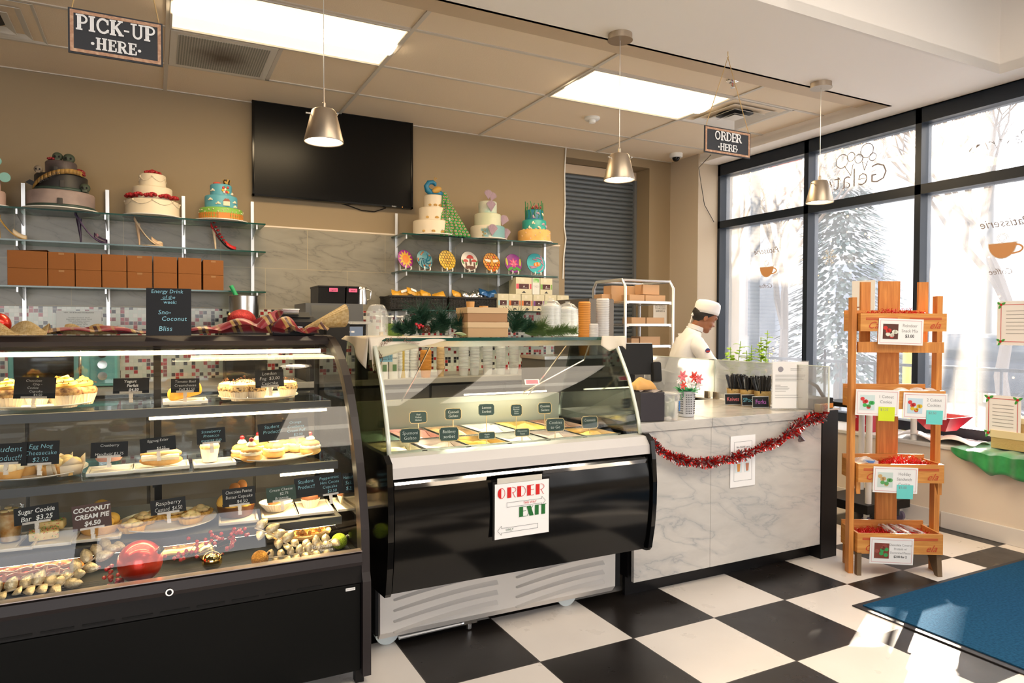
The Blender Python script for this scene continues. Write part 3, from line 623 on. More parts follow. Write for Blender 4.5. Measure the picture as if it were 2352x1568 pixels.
slab_pie(226, 2.79, Z3+.014, 'coconut cream pie heaped with cream behind its brown tag', 1.15).scale = (1, 1, 1.25)
plate(383, 2.83, Z3, .165, 'round white plate of raspberry custard tarts')
def tart(u, Y, z, lab, deco=True):
    t = thing('custard_tart', lab, 'tart', (XU(u, Y), Y, z), random.random(), 'fluted custard tarts'); part('shell', MB().lathe([(0, 0), (.036, 0), (.045, .022), (.042, .022), (.036, .016), (0, .016)], 60, flute=.035, nf=20), mat('tart_shell', (.78, .44, .10), .5), t, ang=20)
    f = MB(); [f.sph((.020*math.cos(k*1.05), .020*math.sin(k*1.05), .026), .015, 10, (1, 1, .6)) for k in range(6)]; f.sph((0, 0, .032), .018, 10, (1, 1, .7)); part('cream', f, FR['cream'], t); return t
for u, Y, lab in ((300, 2.76, 'leftmost custard tart, nearest the plate rim'), (326, 2.85, 'custard tart second from left, under the reflection'), (362, 2.90, 'custard tart behind the Raspberry tag, to its left'), (398, 2.87, 'custard tart behind the Raspberry tag, to its right'), (436, 2.79, 'front right custard tart with fluted shell in view'), (458, 2.87, 'rearmost custard tart on the right')):
    tart(u, Y, Z3+.010, lab)
cc = bakery_cake(540, 2.80, Z3+.018, 'tall cream-piled chocolate peanut butter cupcake with nut cups on top', .095, .03, 'butter', CHO, False, nf=6)
f = MB(); [f.sph((.012*math.cos(k*2.1)+.003, .012*math.sin(k*2.1), .054+.004*k), .013, 10) for k in range(4)]; part('peanut_cups', f, mat('peanut_brown', (.42, .17, .04), .6), cc)
cc.scale = (1.45, 1.45, 1.65)
dz = MB(); [dz.tube([(-.035+.012*k, -.03, .03), (-.033+.012*k, -.037, .022), (-.028+.012*k, -.03, .038)], .0012, 5) for k in range(6)]; part('chocolate_drizzle', dz, CHO, cc)
bl = thing('brownie_in_liner', 'cream cheese brownie in a pleated white paper liner', 'pastry', (XU(632, 2.80), 2.80, Z3+.016))
part('paper_liner', MB().lathe([(0, 0), (.034, 0), (.062, .034), (.061, .035)], 96, flute=.03, nf=32), mat('liner_white', (.82, .74, .62), .6), bl, ang=20)
part('brownie', MB().box((0, -.01, .018), (.055, .045, .028), bev=.003), mat('brownie', (.20, .08, .03), .6, noise=(16, (.7, .55, .3), 3, .5, .55)), bl)
for u, lab in ((712, 'peppermint hot cocoa cupcake behind the Student Product tag'), (795, 'marshmallow-topped chocolate cupcake at the right end')):
    cupcake(u, 2.80, Z3+.014, lab, .95, 'white', CHO, deco=CHO)
ptag(['Sugar Cookie', 'Bar  $3.25'], 40, 1161, 128, 1200, 2.655, 'chalk tag reading Sugar Cookie Bar', rollz=-.10, off=.0002)
ptag(['COCONUT', 'CREAM PIE', '$4.50'], 172, 1157, 250, 1213, 2.655, 'brown tag reading COCONUT CREAM PIE', card=mat('brown_card', (.075, .035, .03), .6), rollz=-.10, off=.0006)
ptag(['Raspberry', 'Custard  $4.50'], 350, 1145, 423, 1178, 2.655, 'chalk tag reading Raspberry Custard', rollz=-.08)
ptag(['Chocolate Peanut', 'Butter Cupcake', '    $4.50'], 514, 1120, 584, 1160, 2.64, 'chalk tag reading Chocolate Peanut Butter Cupcake', rollz=-.06)
ptag(['Cream Cheese', '     $2.75', 'Brownie'], 614, 1117, 678, 1150, 2.64, 'chalk tag reading Cream Cheese Brownie', card=mat('green_card', (.02, .05, .035), .6), rollz=-.08)
ptag(['Student', 'Product!!', ''], 678, 1096, 728, 1140, 2.655, 'chalk tag reading Student Product, left of the peppermint tag', CHALKC, clip=False, rollz=-.08)
ptag(['Peppermint', 'Hot Cocoa', 'Cupcake', '   $2.50'], 729, 1088, 785, 1136, 2.65, 'chalk tag reading Peppermint Hot Cocoa Cupcake', CHALKC, rollz=-.08)
ptag(['Hummingbird', 'Scone', '$3.25'], 787, 1086, 826, 1130, 2.66, 'chalk tag cut off by the right end frame', CHALKC, clip=False)
# deck: pies and ornaments
def bigpie(u, Y, r, lab, m, nm='pie', lattice=True, h=.035, top=None):
    t = thing(nm, lab, 'pie', (XU(u, Y, 1250), Y, Z0)); part('pie_dish', MB().lathe([(0, 0), (r*.72, 0), (r, h), (r*1.02, h), (r*.98, h-.004)], 40), GLASS, t)
    part('filling', MB().lathe([(r*.95, h-.002), (r*.6, h+.010), (0, h+.014)], 30), top or mat('berry_filling', (.22, .015, .01), .25), t)
    part('crust_rim', MB().tube([(r*.97*math.cos(a*.2618), r*.97*math.sin(a*.2618), h+.004+.003*(a % 2)) for a in range(24)], .011, 8, closed=True), m, t)
    if lattice:
        l = MB()
        for k in range(-3, 4):
            q = k*r*.27; e_ = math.sqrt(max(0, r*r*.86-q*q)); n = 14
            for s_ in (0, 1):
                pts = [(-e_+2*e_*i/n, q, h+.014+.010*(1-(q/r)**2-((-e_+2*e_*i/n)/r)**2)+.004*math.cos((i*PI/1.9)+k*PI+s_*PI)) for i in range(n+1)]
                if s_: pts = [(y, x, z) for x, y, z in pts]
                l.tube(pts, r*.055, 6)
        part('lattice_crust', l, m, t)
    return t
bigpie(80, 2.70, .13, 'lattice-topped berry pie at the left of the case floor', mat('glazed_crust', (.55, .20, .04), .3, noise=(25, (.42, .07, .02), 4)))
ap = bigpie(412, 2.80, .105, 'almond-topped pie behind the big red ornament', PASTRY, 'pie', False, .035, PASTRY)
al = MB(); [al.box((random.uniform(-.08, .08), random.uniform(-.08, .05), .050+random.random()*.008), (.018, .010, .002), rz=random.random()*3, rx=random.uniform(-.5, .5)) for _ in range(60)]; o = part('sliced_almonds', al, mat('almond', (.72, .42, .16), .5), ap); o['kind'] = 'stuff'
cp = bigpie(692, 2.74, .105, 'crumbly brown apple pie under the gold leaves at the right', PASTRY, 'pie', False, .04, mat('crumble', (.50, .22, .05), .8, noise=(40, (.75, .42, .1), 5), bump=(80, 1)))
al = MB(); [al.ico((random.uniform(-.08, .08), random.uniform(-.08, .07), .052+random.random()*.012), .009, 1) for _ in range(70)]; o = part('crumb_topping', al, mat('crumb_gold', (.60, .30, .07), .7, bump=(90, .8)), cp); o['kind'] = 'stuff'
def bauble(u, v, Y, r, lab, m, z=None, cap=True):
    zz = (Z0 if z is None else z)
    t = thing('ornament_ball', lab, 'ornament', (XU(u, Y, v), Y, zz), group='christmas ball ornaments'); part('ball', MB().sph((0, 0, r), r, 32), m, t)
    if cap: part('cap', MB().cyl((0, 0, .009), r*.16, r*.16, r*.3, 12, 'Z'), CHROME, t, loc=(r*.75, -r*.35, r*1.45), rot=(0, .8, -.4))
    return t
SHRED = mat('satin_red_ball', (.66, .022, .006), .28, metal=.55, coat=.4); GOLDS = mat('shiny_gold', (.82, .60, .22), .07, metal=1); GOLDM = mat('matte_gold', (.50, .40, .16), .35, metal=.9)
GLIT = lambda n, c: mat(n, c, .35, metal=.6, noise=(320, tuple(min(1, x*1.9+.03) for x in c), 2, .5, .6), bump=(500, 1))
bauble(322, 1283, 2.56, .068, 'large shiny red ball ornament on the case floor', SHRED)
bauble(487, 1281, 2.57, .033, 'mirror gold ball ornament in front of the red berries', GOLDS)
bauble(474, 1240, 2.70, .028, 'matte gold ball ornament behind the red berries', GOLDM)
bauble(597, 1280, 2.53, .029, 'orange gold glitter ball ornament beside the champagne leaves', GLIT('glitter_orange_gold', (.60, .28, .05)))
bauble(779, 1243, 2.60, .030, 'lime green ball ornament by the end of the leaf spray', GLIT('glitter_lime', (.35, .50, .03)))
bauble(818, 1240, 2.66, .030, 'lime green ball ornament against the end frame', GLIT('glitter_lime', (.35, .50, .03)))
LEAFG = mat('champagne_leaf', (.62, .50, .32), .35, metal=.45, noise=(150, (.80, .68, .46), 3), bump=(200, .5)); TWIG = mat('champagne_twig', (.60, .50, .38), .5)
def leaf_mesh(mb_, c, l, w_, dx, up):
    n = 10; c = Vector(c); dx = Vector(dx).normalized(); sd_ = dx.cross(Vector(up)).normalized(); nm = sd_.cross(dx); rows = []
    for i in range(n+1):
        q = i/n; ww = w_*max(0, math.sin(PI*q**.75))**.6*.5; ctr = c+dx*(l*q)+nm*(.12*l*math.sin(PI*q))
        rows.append([mb_.b.verts.new(ctr+sd_*ww*k-nm*(.06*l*k*k)) for k in (-1, 0, 1)])
    for a, b2 in zip(rows, rows[1:]):
        for k in range(2): 
            try: mb_.b.faces.new((a[k], a[k+1], b2[k+1], b2[k]))
            except ValueError: pass
def spray(pts, lab, nl, ll=.045, seed=1):
    random.seed(seed); P_ = [Vector(p) for p in pts]; o0 = P_[0]; t = thing('leaf_spray', lab, 'garland', o0, group='champagne gold leaf sprays')
    Q = [p-o0 for p in P_]; part('twig', MB().tube(Q, .003, 6), TWIG, t)
    for i in range(nl):
        q = (i+.5)/nl*(len(Q)-1); a = int(q); p = Q[a].lerp(Q[min(a+1, len(Q)-1)], q-a); d_ = (Q[min(a+1, len(Q)-1)]-Q[a]).normalized()
        side = d_.cross(Vector((0, -.6, 1))).normalized()*(1 if i % 2 else -1); di = d_*.45+side+Vector((0, random.uniform(-.5, .3), random.uniform(-.1, .5)))
        lm = MB(); leaf_mesh(lm, p, ll*random.uniform(.85, 1.25), ll*.72, di, (0, -1, .45)); part('leaf', lm, LEAFG, t, solid=.0008)
spray([A(-30, 1370, 'Y', 2.55), A(40, 1352, 'Y', 2.54), A(90, 1342, 'Y', 2.53), A(140, 1345, 'Y', 2.54), A(180, 1310, 'Y', 2.56), A(225, 1275, 'Y', 2.60), A(262, 1250, 'Y', 2.64)], 'champagne gold leaf spray curling in front of the berry pie', 22, .048, 3)
spray([A(585, 1212, 'Y', 2.60), A(625, 1228, 'Y', 2.57), A(665, 1252, 'Y', 2.55), A(720, 1262, 'Y', 2.54), A(765, 1238, 'Y', 2.55)], 'champagne gold leaf spray lying over the apple pie', 16, .044, 5)
spray([A(610, 1282, 'Y', 2.53), A(660, 1276, 'Y', 2.52), A(700, 1268, 'Y', 2.52), A(750, 1262, 'Y', 2.53)], 'lower champagne leaf spray beside the orange glitter ball', 12, .036, 8)
BERRY = mat('red_berry', (.50, .01, .02), .18, coat=.5)
def berries(us, Y, lab, seed):
    random.seed(seed); x0 = XU(us[0][0], Y, us[0][1]); t = thing('berry_pick', lab, 'berries', (x0, Y, Z0)); st = MB(); n = 0
    for u, v, k in us:
        c_ = A(u, v, 'Y', Y)
        st.tube([(0, .06, .02), (c_.x-x0, 0.01, max(.008, c_.z-Z0))], .0012, 5)
        for _ in range(k):
            p = (c_.x-x0+random.gauss(0, .017), random.gauss(0, .015), max(.008, c_.z-Z0+random.gauss(0, .014)))
            part('berry', MB().sph(p, .0068, 10), BERRY, t); n += 1
    part('stem', st, mat('dark_twig', (.09, .03, .02), .6), t)
berries([(420, 1272, 9), (455, 1245, 8), (500, 1232, 10), (525, 1250, 10), (545, 1228, 9), (560, 1220, 5)], 2.60, 'red berry pick between the gold balls', 2)
berries([(250, 1320, 9), (262, 1345, 8), (240, 1300, 5), (275, 1330, 5)], 2.55, 'red berry pick beside the big red ornament, to its left', 4)
berries([(100, 1262, 6), (180, 1255, 7), (20, 1290, 5)], 2.78, 'dim red berry pick behind the lattice pie', 6)
# ================= GELATO CASE =================
GX0, GX1 = .765, 1.945; go = ((GX0+GX1)/2, 2.85, 0); gw = (GX1-GX0)/2
gc = thing('gelato_case', 'white and black gelato display case with slanted glass, on casters', 'display case', go)
def gl_(pr_): return [(y-go[1], z) for y, z in pr_]
GREY = mat('bumper_white', (.58, .55, .53), .35); KICK = mat('kick_white', (.66, .62, .57), .45)
part('bumper', MB().profx(gl_([(2.50, .800), (2.455, .796), (2.428, .762), (2.425, .722), (2.455, .716), (2.52, .716), (2.52, .80)]), -gw, gw), GREY, gc, smooth=False)
part('chrome_strip', MB().profx(gl_([(2.428, .683), (2.424, .700), (2.430, .709), (2.46, .709), (2.46, .683)]), -gw+.01, gw-.01), CHROME, gc, smooth=False)
cp_ = [(2.428, .682), (2.418, .64), (2.413, .57), (2.416, .50), (2.424, .42), (2.438, .34), (2.452, .292)]
part('front_panel', MB().profx(gl_(cp_+[(2.47, .29), (2.47, .682)]), -gw+.008, gw-.008), BLKG, gc, ang=30)
ep = [(2.495, .806), (2.46, .806), (2.42, .78), (2.408, .70), (2.400, .60), (2.402, .50), (2.412, .40), (2.432, .30), (2.445, .285), (2.62, .27), (3.28, .27), (3.28, .80)]
for x0, x1 in ((-gw-.022, -gw), (gw, gw+.022)): part('end_cap', MB().profx(gl_(ep), x0, x1), BLKG, gc, smooth=False)
part('body', MB().bb(-gw, gw, 2.52-go[1], 3.28-go[1], .27, .74).bb(-gw, gw, 2.64-go[1], 3.28-go[1], .06, .27), BLKM, gc, smooth=False)
kp = MB().profx(gl_([(2.615, .272), (2.615, .075), (2.64, .045), (2.655, .045), (2.655, .272)]), -gw+.012, gw-.045)
part('kick_panel', kp, KICK, gc, smooth=False)
for h_ in (0, 1):
    for r in range(4):
        xa = -gw+.065+h_*.545; z_ = .250-r*.043; w_ = .455; n = 16
        lv = MB(); up = []; lo_ = []
        for i in range(n+1):
            q = i/n; zt = z_-.044+.044*math.sin(q*PI*.5)**.9; up.append((xa+w_*q, zt)); lo_.append((xa+w_*q, zt-.003-.012*q**.6))
        for i in range(n):
            (x0, a), (x1, b2), (x2, c2), (x3, d2) = up[i], up[i+1], lo_[i+1], lo_[i]
            lv.quad((x0, -.235, a), (x1, -.235, b2), (x2, -.252, c2), (x3, -.252, d2)); lv.quad((x3, -.252, d2), (x2, -.252, c2), (x2, -.2345, c2-.002), (x3, -.2345, d2-.002))
        lv.quad((up[-1][0], -.235, up[-1][1]), (lo_[-1][0], -.252, lo_[-1][1]), (lo_[-1][0], -.2345, lo_[-1][1]-.002), (up[-1][0]+.001, -.2345, up[-1][1]))
        part('louver', lv, KICK, gc)
CASTW = mat('caster_white', (.62, .68, .68), .35)
for x in (-gw+.06, gw-.27):
    for y in (2.69, 3.18):
        c_ = part('caster', MB().cyl((x, y-go[1], .05), .05, .05, .026, 32, 'X'), CASTW, gc, rot=(0, 0, 0)) if 0 else part('caster', MB().cyl((0, 0, 0), .05, .05, .028, 32, 'Y'), CASTW, gc, loc=(x, y-go[1], .05))
        part('fork', MB().bb(-.012, .012, -.022, .022, .0, .045).cyl((0, -.02, 0), .012, .012, .006, 12, 'Y'), STEEL, c_)
part('drain_valve', MB().bb(-.21, -.15, -.21, -.17, .03, .055).cyl((-.18, -.19, .02), .014, .014, .03, 10), STEEL, gc)
part('drain_pipe', MB().tube([(-gw+.1, -.2, .03), (-.18, -.19, .03)], .008, 8), ALU, gc)
# tub well, glass, top slab
part('well_floor', MB().bb(-gw, gw, 2.52-go[1], 3.22-go[1], .72, .745), STEEL, gc, smooth=False)
part('well_back', MB().bb(-gw, gw, 3.20-go[1], 3.24-go[1], .745, .925), mat('well_cream', (.30, .31, .27), .35), gc, smooth=False)
part('well_front', MB().profx(gl_([(2.50, .80), (2.60, .775), (2.60, .745), (2.50, .745)]), -gw, gw), mat('well_rim', (.45, .47, .44), .3), gc, smooth=False)
gg = MB(); pr_ = [(2.695, 1.222), (2.66, 1.18), (2.62, 1.12), (2.576, 1.05), (2.545, .98), (2.519, .915), (2.500, .86), (2.488, .803)]
gg.grid(1, 7, lambda i, j: (-gw+.004+(2*gw-.008)*i, pr_[round(j*7)][0]-go[1], pr_[round(j*7)][1])); part('front_glass', gg, GELG, gc, ang=60)
SIL = mat('edge_trim_pale', (.70, .73, .62), .3, metal=.3)
for x in (-gw, gw-.016): part('glass_trim', MB().grid(2, 7, lambda i, j: (x+.016*i, pr_[round(j*7)][0]-go[1]-.003, pr_[round(j*7)][1])), SIL, gc, solid=.006, ang=60)
for x in (-gw+.001, gw-.001): part('side_glass', MB().profx(gl_(pr_[:: -1]+[(3.08, 1.222), (3.22, .80)]), x-.002, x+.002), thin_glass('gelato_side_glass', (.80, .82, .62), .9) if x < 0 else GELG, gc, smooth=False)
part('top_slab', MB().bb(-gw-.005, gw+.005, 2.685-go[1], 3.08-go[1], 1.222, 1.234), thin_glass('slab_glass', (.62, .80, .72), .9), gc, smooth=False)
part('slab_edge', MB().bb(-gw-.005, gw+.005, 2.683-go[1], 2.686-go[1], 1.2215, 1.2345).bb(-gw-.007, -gw-.004, 2.685-go[1], 3.08-go[1], 1.2215, 1.2345), EDGEG, gc, smooth=False)
part('top_rail', MB().bb(-gw+.02, gw-.02, 2.71-go[1], 2.73-go[1], 1.196, 1.220), ALU, gc, smooth=False)
for x, a in ((-.32, 1), (.36, 1), (.30, 0)):
    part('glass_strut', MB().tube([(x, -.12, 1.215), (x-.0, .10, 1.05), (x, .28, .93)] if a else [(x+.18, -.11, 1.21), (x+.22, .0, 1.12), (x, .22, .95)], .004, 6), STEEL, gc)
def gled(x0, x1, y, z, e):
    part('light_tube', MB().cyl(((x0+x1)/2, y, z), .004, .004, x1-x0, 10, 'X'), mat('gelato_tube', (1, 1, 1), .4, emit=(1, .88, .58), es=7), gc)
    l = bpy.data.lights.new('case_light', 'AREA'); l.shape = 'RECTANGLE'; l.size = x1-x0; l.size_y = .03; l.energy = e; l.color = (1, .84, .6)
    lo = bpy.data.objects.new('case_light', l); C.objects.link(lo); lo.location = ((x0+x1)/2, y+.01, z-.01); lo.parent = gc
gled(-gw+.05, gw-.05, -.115, 1.208, 2.2); gled(.0, gw-.12, .28, .945, .7)
# gelato tubs
GEL = dict(pink=(.72, .30, .28), tan=(.68, .42, .2), white=(.80, .80, .76), yellow=(.80, .55, .10), brown=(.22, .09, .045), mint=(.3,.5,.45), orange=(.85, .42, .06), cream=(.8, .68, .45), speck=(.75, .55, .5))
def tub(x, y, c1, lab, lv=1.0, y2=.30):
    t = thing('gelato_tub', lab, 'gelato tub', (x, y, .747), group='steel tubs of gelato'); a, c_ = .088, y2/2
    part('pan', MB().bb(-a, a, -c_, -c_+.003, 0, .042).bb(-a, a, c_-.003, c_, 0, .042).bb(-a, -a+.003, -c_, c_, 0, .042).bb(a-.003, a, -c_, c_, 0, .042).bb(-a, a, -c_, c_, 0, .003).bb(-a-.008, a+.008, -c_-.008, -c_, .04, .044).bb(-a-.008, a+.008, c_, c_+.008, .04, .044), STEEL, t, smooth=False)
    random.seed(int(x*1000)); f0 = random.random()*6
    g = MB().grid(16, 16, lambda i, j: ((i-.5)*2*(a-.004), (j-.5)*2*(c_-.004), .018+lv*(.012*math.sin(i*7+f0+j*3)+.009*math.sin(j*11+f0)+.016*math.sin(i*PI)*math.sin(j*PI))))
    part('gelato', g, mat('gelato_'+c1, GEL[c1], .45, noise=(22, tuple(min(1, v*1.25+.03) for v in GEL[c1]), 4), bump=(60, .7)), t); return t
names = [('mint', 'mint green'), ('pink', 'pale pink'), ('tan', 'caramel'), ('white', 'white lemon'), ('yellow', 'yellow'), ('brown', 'chocolate brown')]
for k, (c1, nn) in enumerate(names): tub(GX0+.10+k*.192, 3.02, c1, 'rear steel tub of %s gelato' % nn)
names = [('cream', 'cream'), ('speck', 'speckled pink'), ('orange', 'orange blackberry'), ('white', 'white apple'), ('speck', 'sprinkled'), ('orange', 'bright orange')]
for k, (c1, nn) in enumerate(names): tub(GX0+.10+k*.192, 2.725, c1, 'front steel tub of %s gelato' % nn, .6, .22)
FRAMEG = mat('pick_frame_gold', (.60, .44, .24), .4); CARDG = mat('pick_card_green', (.028, .055, .055), .6)
def pick(lines, u0, v0, u1, v1, Y, lab, m=CHALK, frame=True):
    p = A((u0+u1)/2, (v0+v1)/2, 'Y', Y); k = (p-Vector((0, 0, CAMH))).dot(CF)/FPX; w_ = (u1-u0)*k*1.04; h = (v1-v0)*k
    t = thing('flavor_sign', lab, 'sign', p, group='gelato flavor signs on picks', rot=(-.08, 0, -.15))
    def outl(s_):
        a, c_ = w_/2*s_, h/2*s_; r = min(a, c_)*.22; q = []
        for sx_, sy_ in ((1, 1), (-1, 1), (-1, -1), (1, -1)):
            pts = [(sx_*a, sy_*(c_-r*1.3)), (sx_*(a-r*.6), sy_*(c_-r*1.05)), (sx_*(a-r), sy_*c_)]
            q += pts if sx_*sy_ > 0 else pts[::-1]
            q.append((0, sy_*c_*1.06)) if sx_*sy_ > 0 else q.append((sx_*a*1.05, 0)) if 0 else None
        return q
    MM = Matrix.Rotation(PI/2, 4, 'X'); part('card', MB().prism(outl(1), .0015, M=MM), CARDG, t, smooth=False)
    if frame: q = outl(.99); part('frame', MB().tube([(x, -.002, z) for x, z in q], .0016, 6, closed=True), FRAMEG, t)
    chalk(lines, w_*.86, h*.86, t, m, y=-.003)
    part('pick', MB().tube([(0, .002, -h/2), (0, .004, -max(.02, p.z-.78))], .0022, 6), FRAMEG, t)
pick(['Red', 'Velvet', 'Gelato'], 941, 945, 980, 971, 2.93, 'framed sign reading Red Velvet Gelato'); pick(['Cannoli', 'Gelato'], 1022, 938, 1059, 963, 2.93, 'framed sign reading Cannoli Gelato')
pick(['Lemon', 'Sorbet'], 1099, 928, 1135, 953, 2.93, 'unframed sign reading Lemon Sorbet', frame=False); pick(['Caramel', 'Bourbon', 'Pecan', 'Gelato'], 1172, 929, 1199, 955, 2.93, 'narrow framed sign reading Caramel Bourbon Pecan Gelato')
pick(['Chocolate', 'Gelato'], 1235, 925, 1267, 949, 2.93, 'framed sign reading Chocolate Gelato, rear right'); pick(['Cookies', 'to Go'], 1253, 961, 1297, 990, 2.68, 'large framed sign in front of the chocolate tub'); pick(['Creamsicle', ''], 1335, 956, 1374, 983, 2.72, 'framed sign reading Creamsicle')
pick(['Spumoni', 'Gelato'], 919, 984, 964, 1016, 2.62, 'framed sign at front left under the light streak'); pick(['Blackberry', 'sorbet'], 1009, 981, 1053, 1012, 2.62, 'framed sign reading Blackberry sorbet'); pick(['Apple', 'Cider'], 1099, 992, 1137, 1008, 2.62, 'framed sign reading Apple Cider')
pick(['Cinnamon', 'Toast'], 1182, 984, 1216, 1001, 2.62, 'framed sign reading Cinnamon Toast'); pick(['', ''], 868, 966, 892, 982, 2.9, 'small blank dark sign at the far left of the tubs', frame=False)
# signs on the gelato case
def board(nm, lab, u, v, Y, w_, h, m, cat='sign', tilt=0, grp=None, rz=0, rl=0):
    p = A(u, v, 'Y', Y); t = thing(nm, lab, cat, p, group=grp, rot=(tilt, rl, rz)); part('panel', MB().box((0, 0, 0), (w_, .003, h)), m, t, smooth=False); return t
def deco(parent, ch, x, z, h, thick, thin, m):
    """letters with one heavy side and hairline curves"""
    g = MB(); w_ = h*.74; y = -.0048
    def hb(x0, z0, x1, z1): g.quad((x+x0*w_, y, z+z0*h), (x+x1*w_, y, z+z0*h), (x+x1*w_, y, z+z1*h), (x+x0*w_, y, z+z1*h))
    def arc(cx, cz, rx, rz_, a0, a1, t_): g.ribbon([(x+(cx+rx*math.cos(a0+(a1-a0)*i/24))*w_, z+(cz+rz_*math.sin(a0+(a1-a0)*i/24))*h) for i in range(25)], t_, y)
    T = thick/w_
    if ch == 'O':
        arc(.5, .5, .5, .48, -PI/2, PI/2, thin)
        a = [(x+(.5+.5*math.cos(PI/2+PI*i/20))*w_, y, z+(.5+.48*math.sin(PI/2+PI*i/20))*h) for i in range(21)]; g.b.faces.new([g.b.verts.new(p) for p in a])
    if ch in 'RDPE': hb(0, 0, T, 1)
    if ch == 'R': arc(T+.1, .72, .55, .27, -PI/2, PI/2, thin); g.ribbon([(x+(T+.25)*w_, z+.45*h), (x+(T+.45)*w_, z+.1*h), (x+(T+.62)*w_, z+.0*h)], thin, y)
    if ch == 'D': arc(T+.0, .5, .62, .48, -PI/2, PI/2, thin)
    if ch == 'E': [g.ribbon([(x+T*w_, z+q*h), (x+(T+.45)*w_, z+q*h)], thin, y) for q in (.02, .55, .98)]
    if ch == 'X': g.quad((x, y, z+h), (x+T*w_*1.1, y, z+h), (x+w_*1.1, y, z), (x+w_*1.1-T*w_*1.1, y, z)); g.ribbon([(x+w_*.05, z), (x+w_*1.0, z+h)], thin, y)
    if ch == 'I': hb(0, 0, T, 1)
    if ch == 'T': hb(.3, 0, .3+T, 1); g.ribbon([(x-.1*w_, z+.98*h), (x+1.05*w_, z+.98*h)], thin, y)
    part('letter', g, m, parent, smooth=False)
sg = board('order_exit_sign', 'white laminated sign with ORDER and EXIT arrows on the black panel', 1198, 1166, 2.402, .255, .228, BLACK, tilt=.0)
part('sheet', MB().box((.002, -.002, -.003), (.243, .002, .216)), PAPER, sg, smooth=False)
sg.location = sg.location+Vector((0, 0, 0))
RDI = mat('sign_red', (.62, .005, .005), .5); GRI = mat('sign_green', (.005, .13, .02), .5); x = -.108
for ch, dx in (('O', .038), ('R', .040), ('D', .040), ('E', .036), ('R', 0)): deco(sg, ch, x, .047, .042, .0175, .0020, RDI); x += dx+.004
x = -.013
for ch, dx in (('E', .030), ('X', .035), ('I', .018), ('T', 0)): deco(sg, ch, x, -.034, .040, .0175, .0020, GRI); x += dx+.003
def arrow(x0, x1, z, h, d_):
    hd = h*.9; a, b2 = (x0, x1) if d_ > 0 else (x1, x0); s_ = d_; q = [(a, z-h/2), (b2-s_*hd, z-h/2), (b2-s_*hd, z-h), (b2, z), (b2-s_*hd, z+h), (b2-s_*hd, z+h/2), (a, z+h/2), (a, z-h/2)]
    part('arrow', MB().ribbon(q,   .0011, -.0048), INK, sg, smooth=False)
arrow(-.068, .106, .020, .018, 1); arrow(-.108, .072, -.078, .018, -1)
text('THIS WAY', .013, RDI, sg, (.035, -.0045, .020)); text('ONLY', .013, mat('sign_dark_green', (.02, .10, .04), .5), sg, (-.055, -.0045, -.078))
part('tape', MB().box((-.01, -.004, .117), (.20, .001, .022), ry=0), mat('masking_tape', (.60, .57, .50), .7), sg, smooth=False)
ps = board('price_notice', 'small blue and white gelato price notice under the paper runner', 878, 822, 2.73, .085, .032, mat('notice_blue', (.25, .48, .65), .5)); text('1 Scoop of Gelato $3.25\n2 Scoops of Gelato $4.25', .0095, INK, ps, (0, -.003, 0), xs=.8)
pk = board('pink_note', 'pink note on white card inside the gelato case', 1222, 877, 3.0, .075, .030, PAPER, tilt=-.6, rz=-.2); part('note', MB().box((0, -.002, 0), (.062, .001, .022)), mat('note_pink', (.75, .10, .18), .6), pk, smooth=False); text('DO NOT\nTOUCH', .009, RED, pk, (0, -.004, 0))
# ================= MARBLE COUNTER =================
MAT_C = marble('marble_counter', (.56, .53, .49), (.36, .36, .36), (.45, .42, .36), None, rough=.18)
ct = thing('order_counter', 'white marble order counter with black end panel beside the gelato case', 'counter', (2.62, 2.9, 0)); q = (2.62, 2.9)
sx1 = XU(1637, 2.588)
part('front_slab', MB().bb(1.99-q[0], sx1-.001-q[0], 2.592-q[1], 2.612-q[1], .082, .785), MAT_C, ct, smooth=False); part('front_slab', MB().bb(sx1+.001-q[0], 3.268-q[0], 2.592-q[1], 2.612-q[1], .082, .785), MAT_C, ct, smooth=False)
part('top_slab', MB().bb(1.99-q[0], sx1-.001-q[0], 2.585-q[1], 3.28-q[1], .787, .83, .002), MAT_C, ct, smooth=False); part('top_slab', MB().bb(sx1+.001-q[0], 3.272-q[0], 2.585-q[1], 3.28-q[1], .787, .83, .002), MAT_C, ct, smooth=False)
part('toe_kick', MB().bb(1.99-q[0], 3.27-q[0], 2.66-q[1], 2.68-q[1], 0, .09), BLACK, ct, smooth=False)
part('cabinet', MB().bb(1.99-q[0], 3.268-q[0], 2.64-q[1], 3.25-q[1], .09, .787), BLACK, ct, smooth=False)
part('end_panel', MB().bb(3.272-q[0], 3.40-q[0], 2.588-q[1], 3.8-q[1], 0, .822), BLACK, ct, smooth=False)
part('return_top', MB().bb(3.12-q[0], 3.41-q[0], 2.586-q[1], 3.8-q[1], .824, .832), mat('laminate_pale', (.66, .63, .58), .4), ct, smooth=False)
part('return_cabinet', MB().bb(3.14-q[0], 3.27-q[0], 3.25-q[1], 3.8-q[1], 0, .82), BLACK, ct, smooth=False)
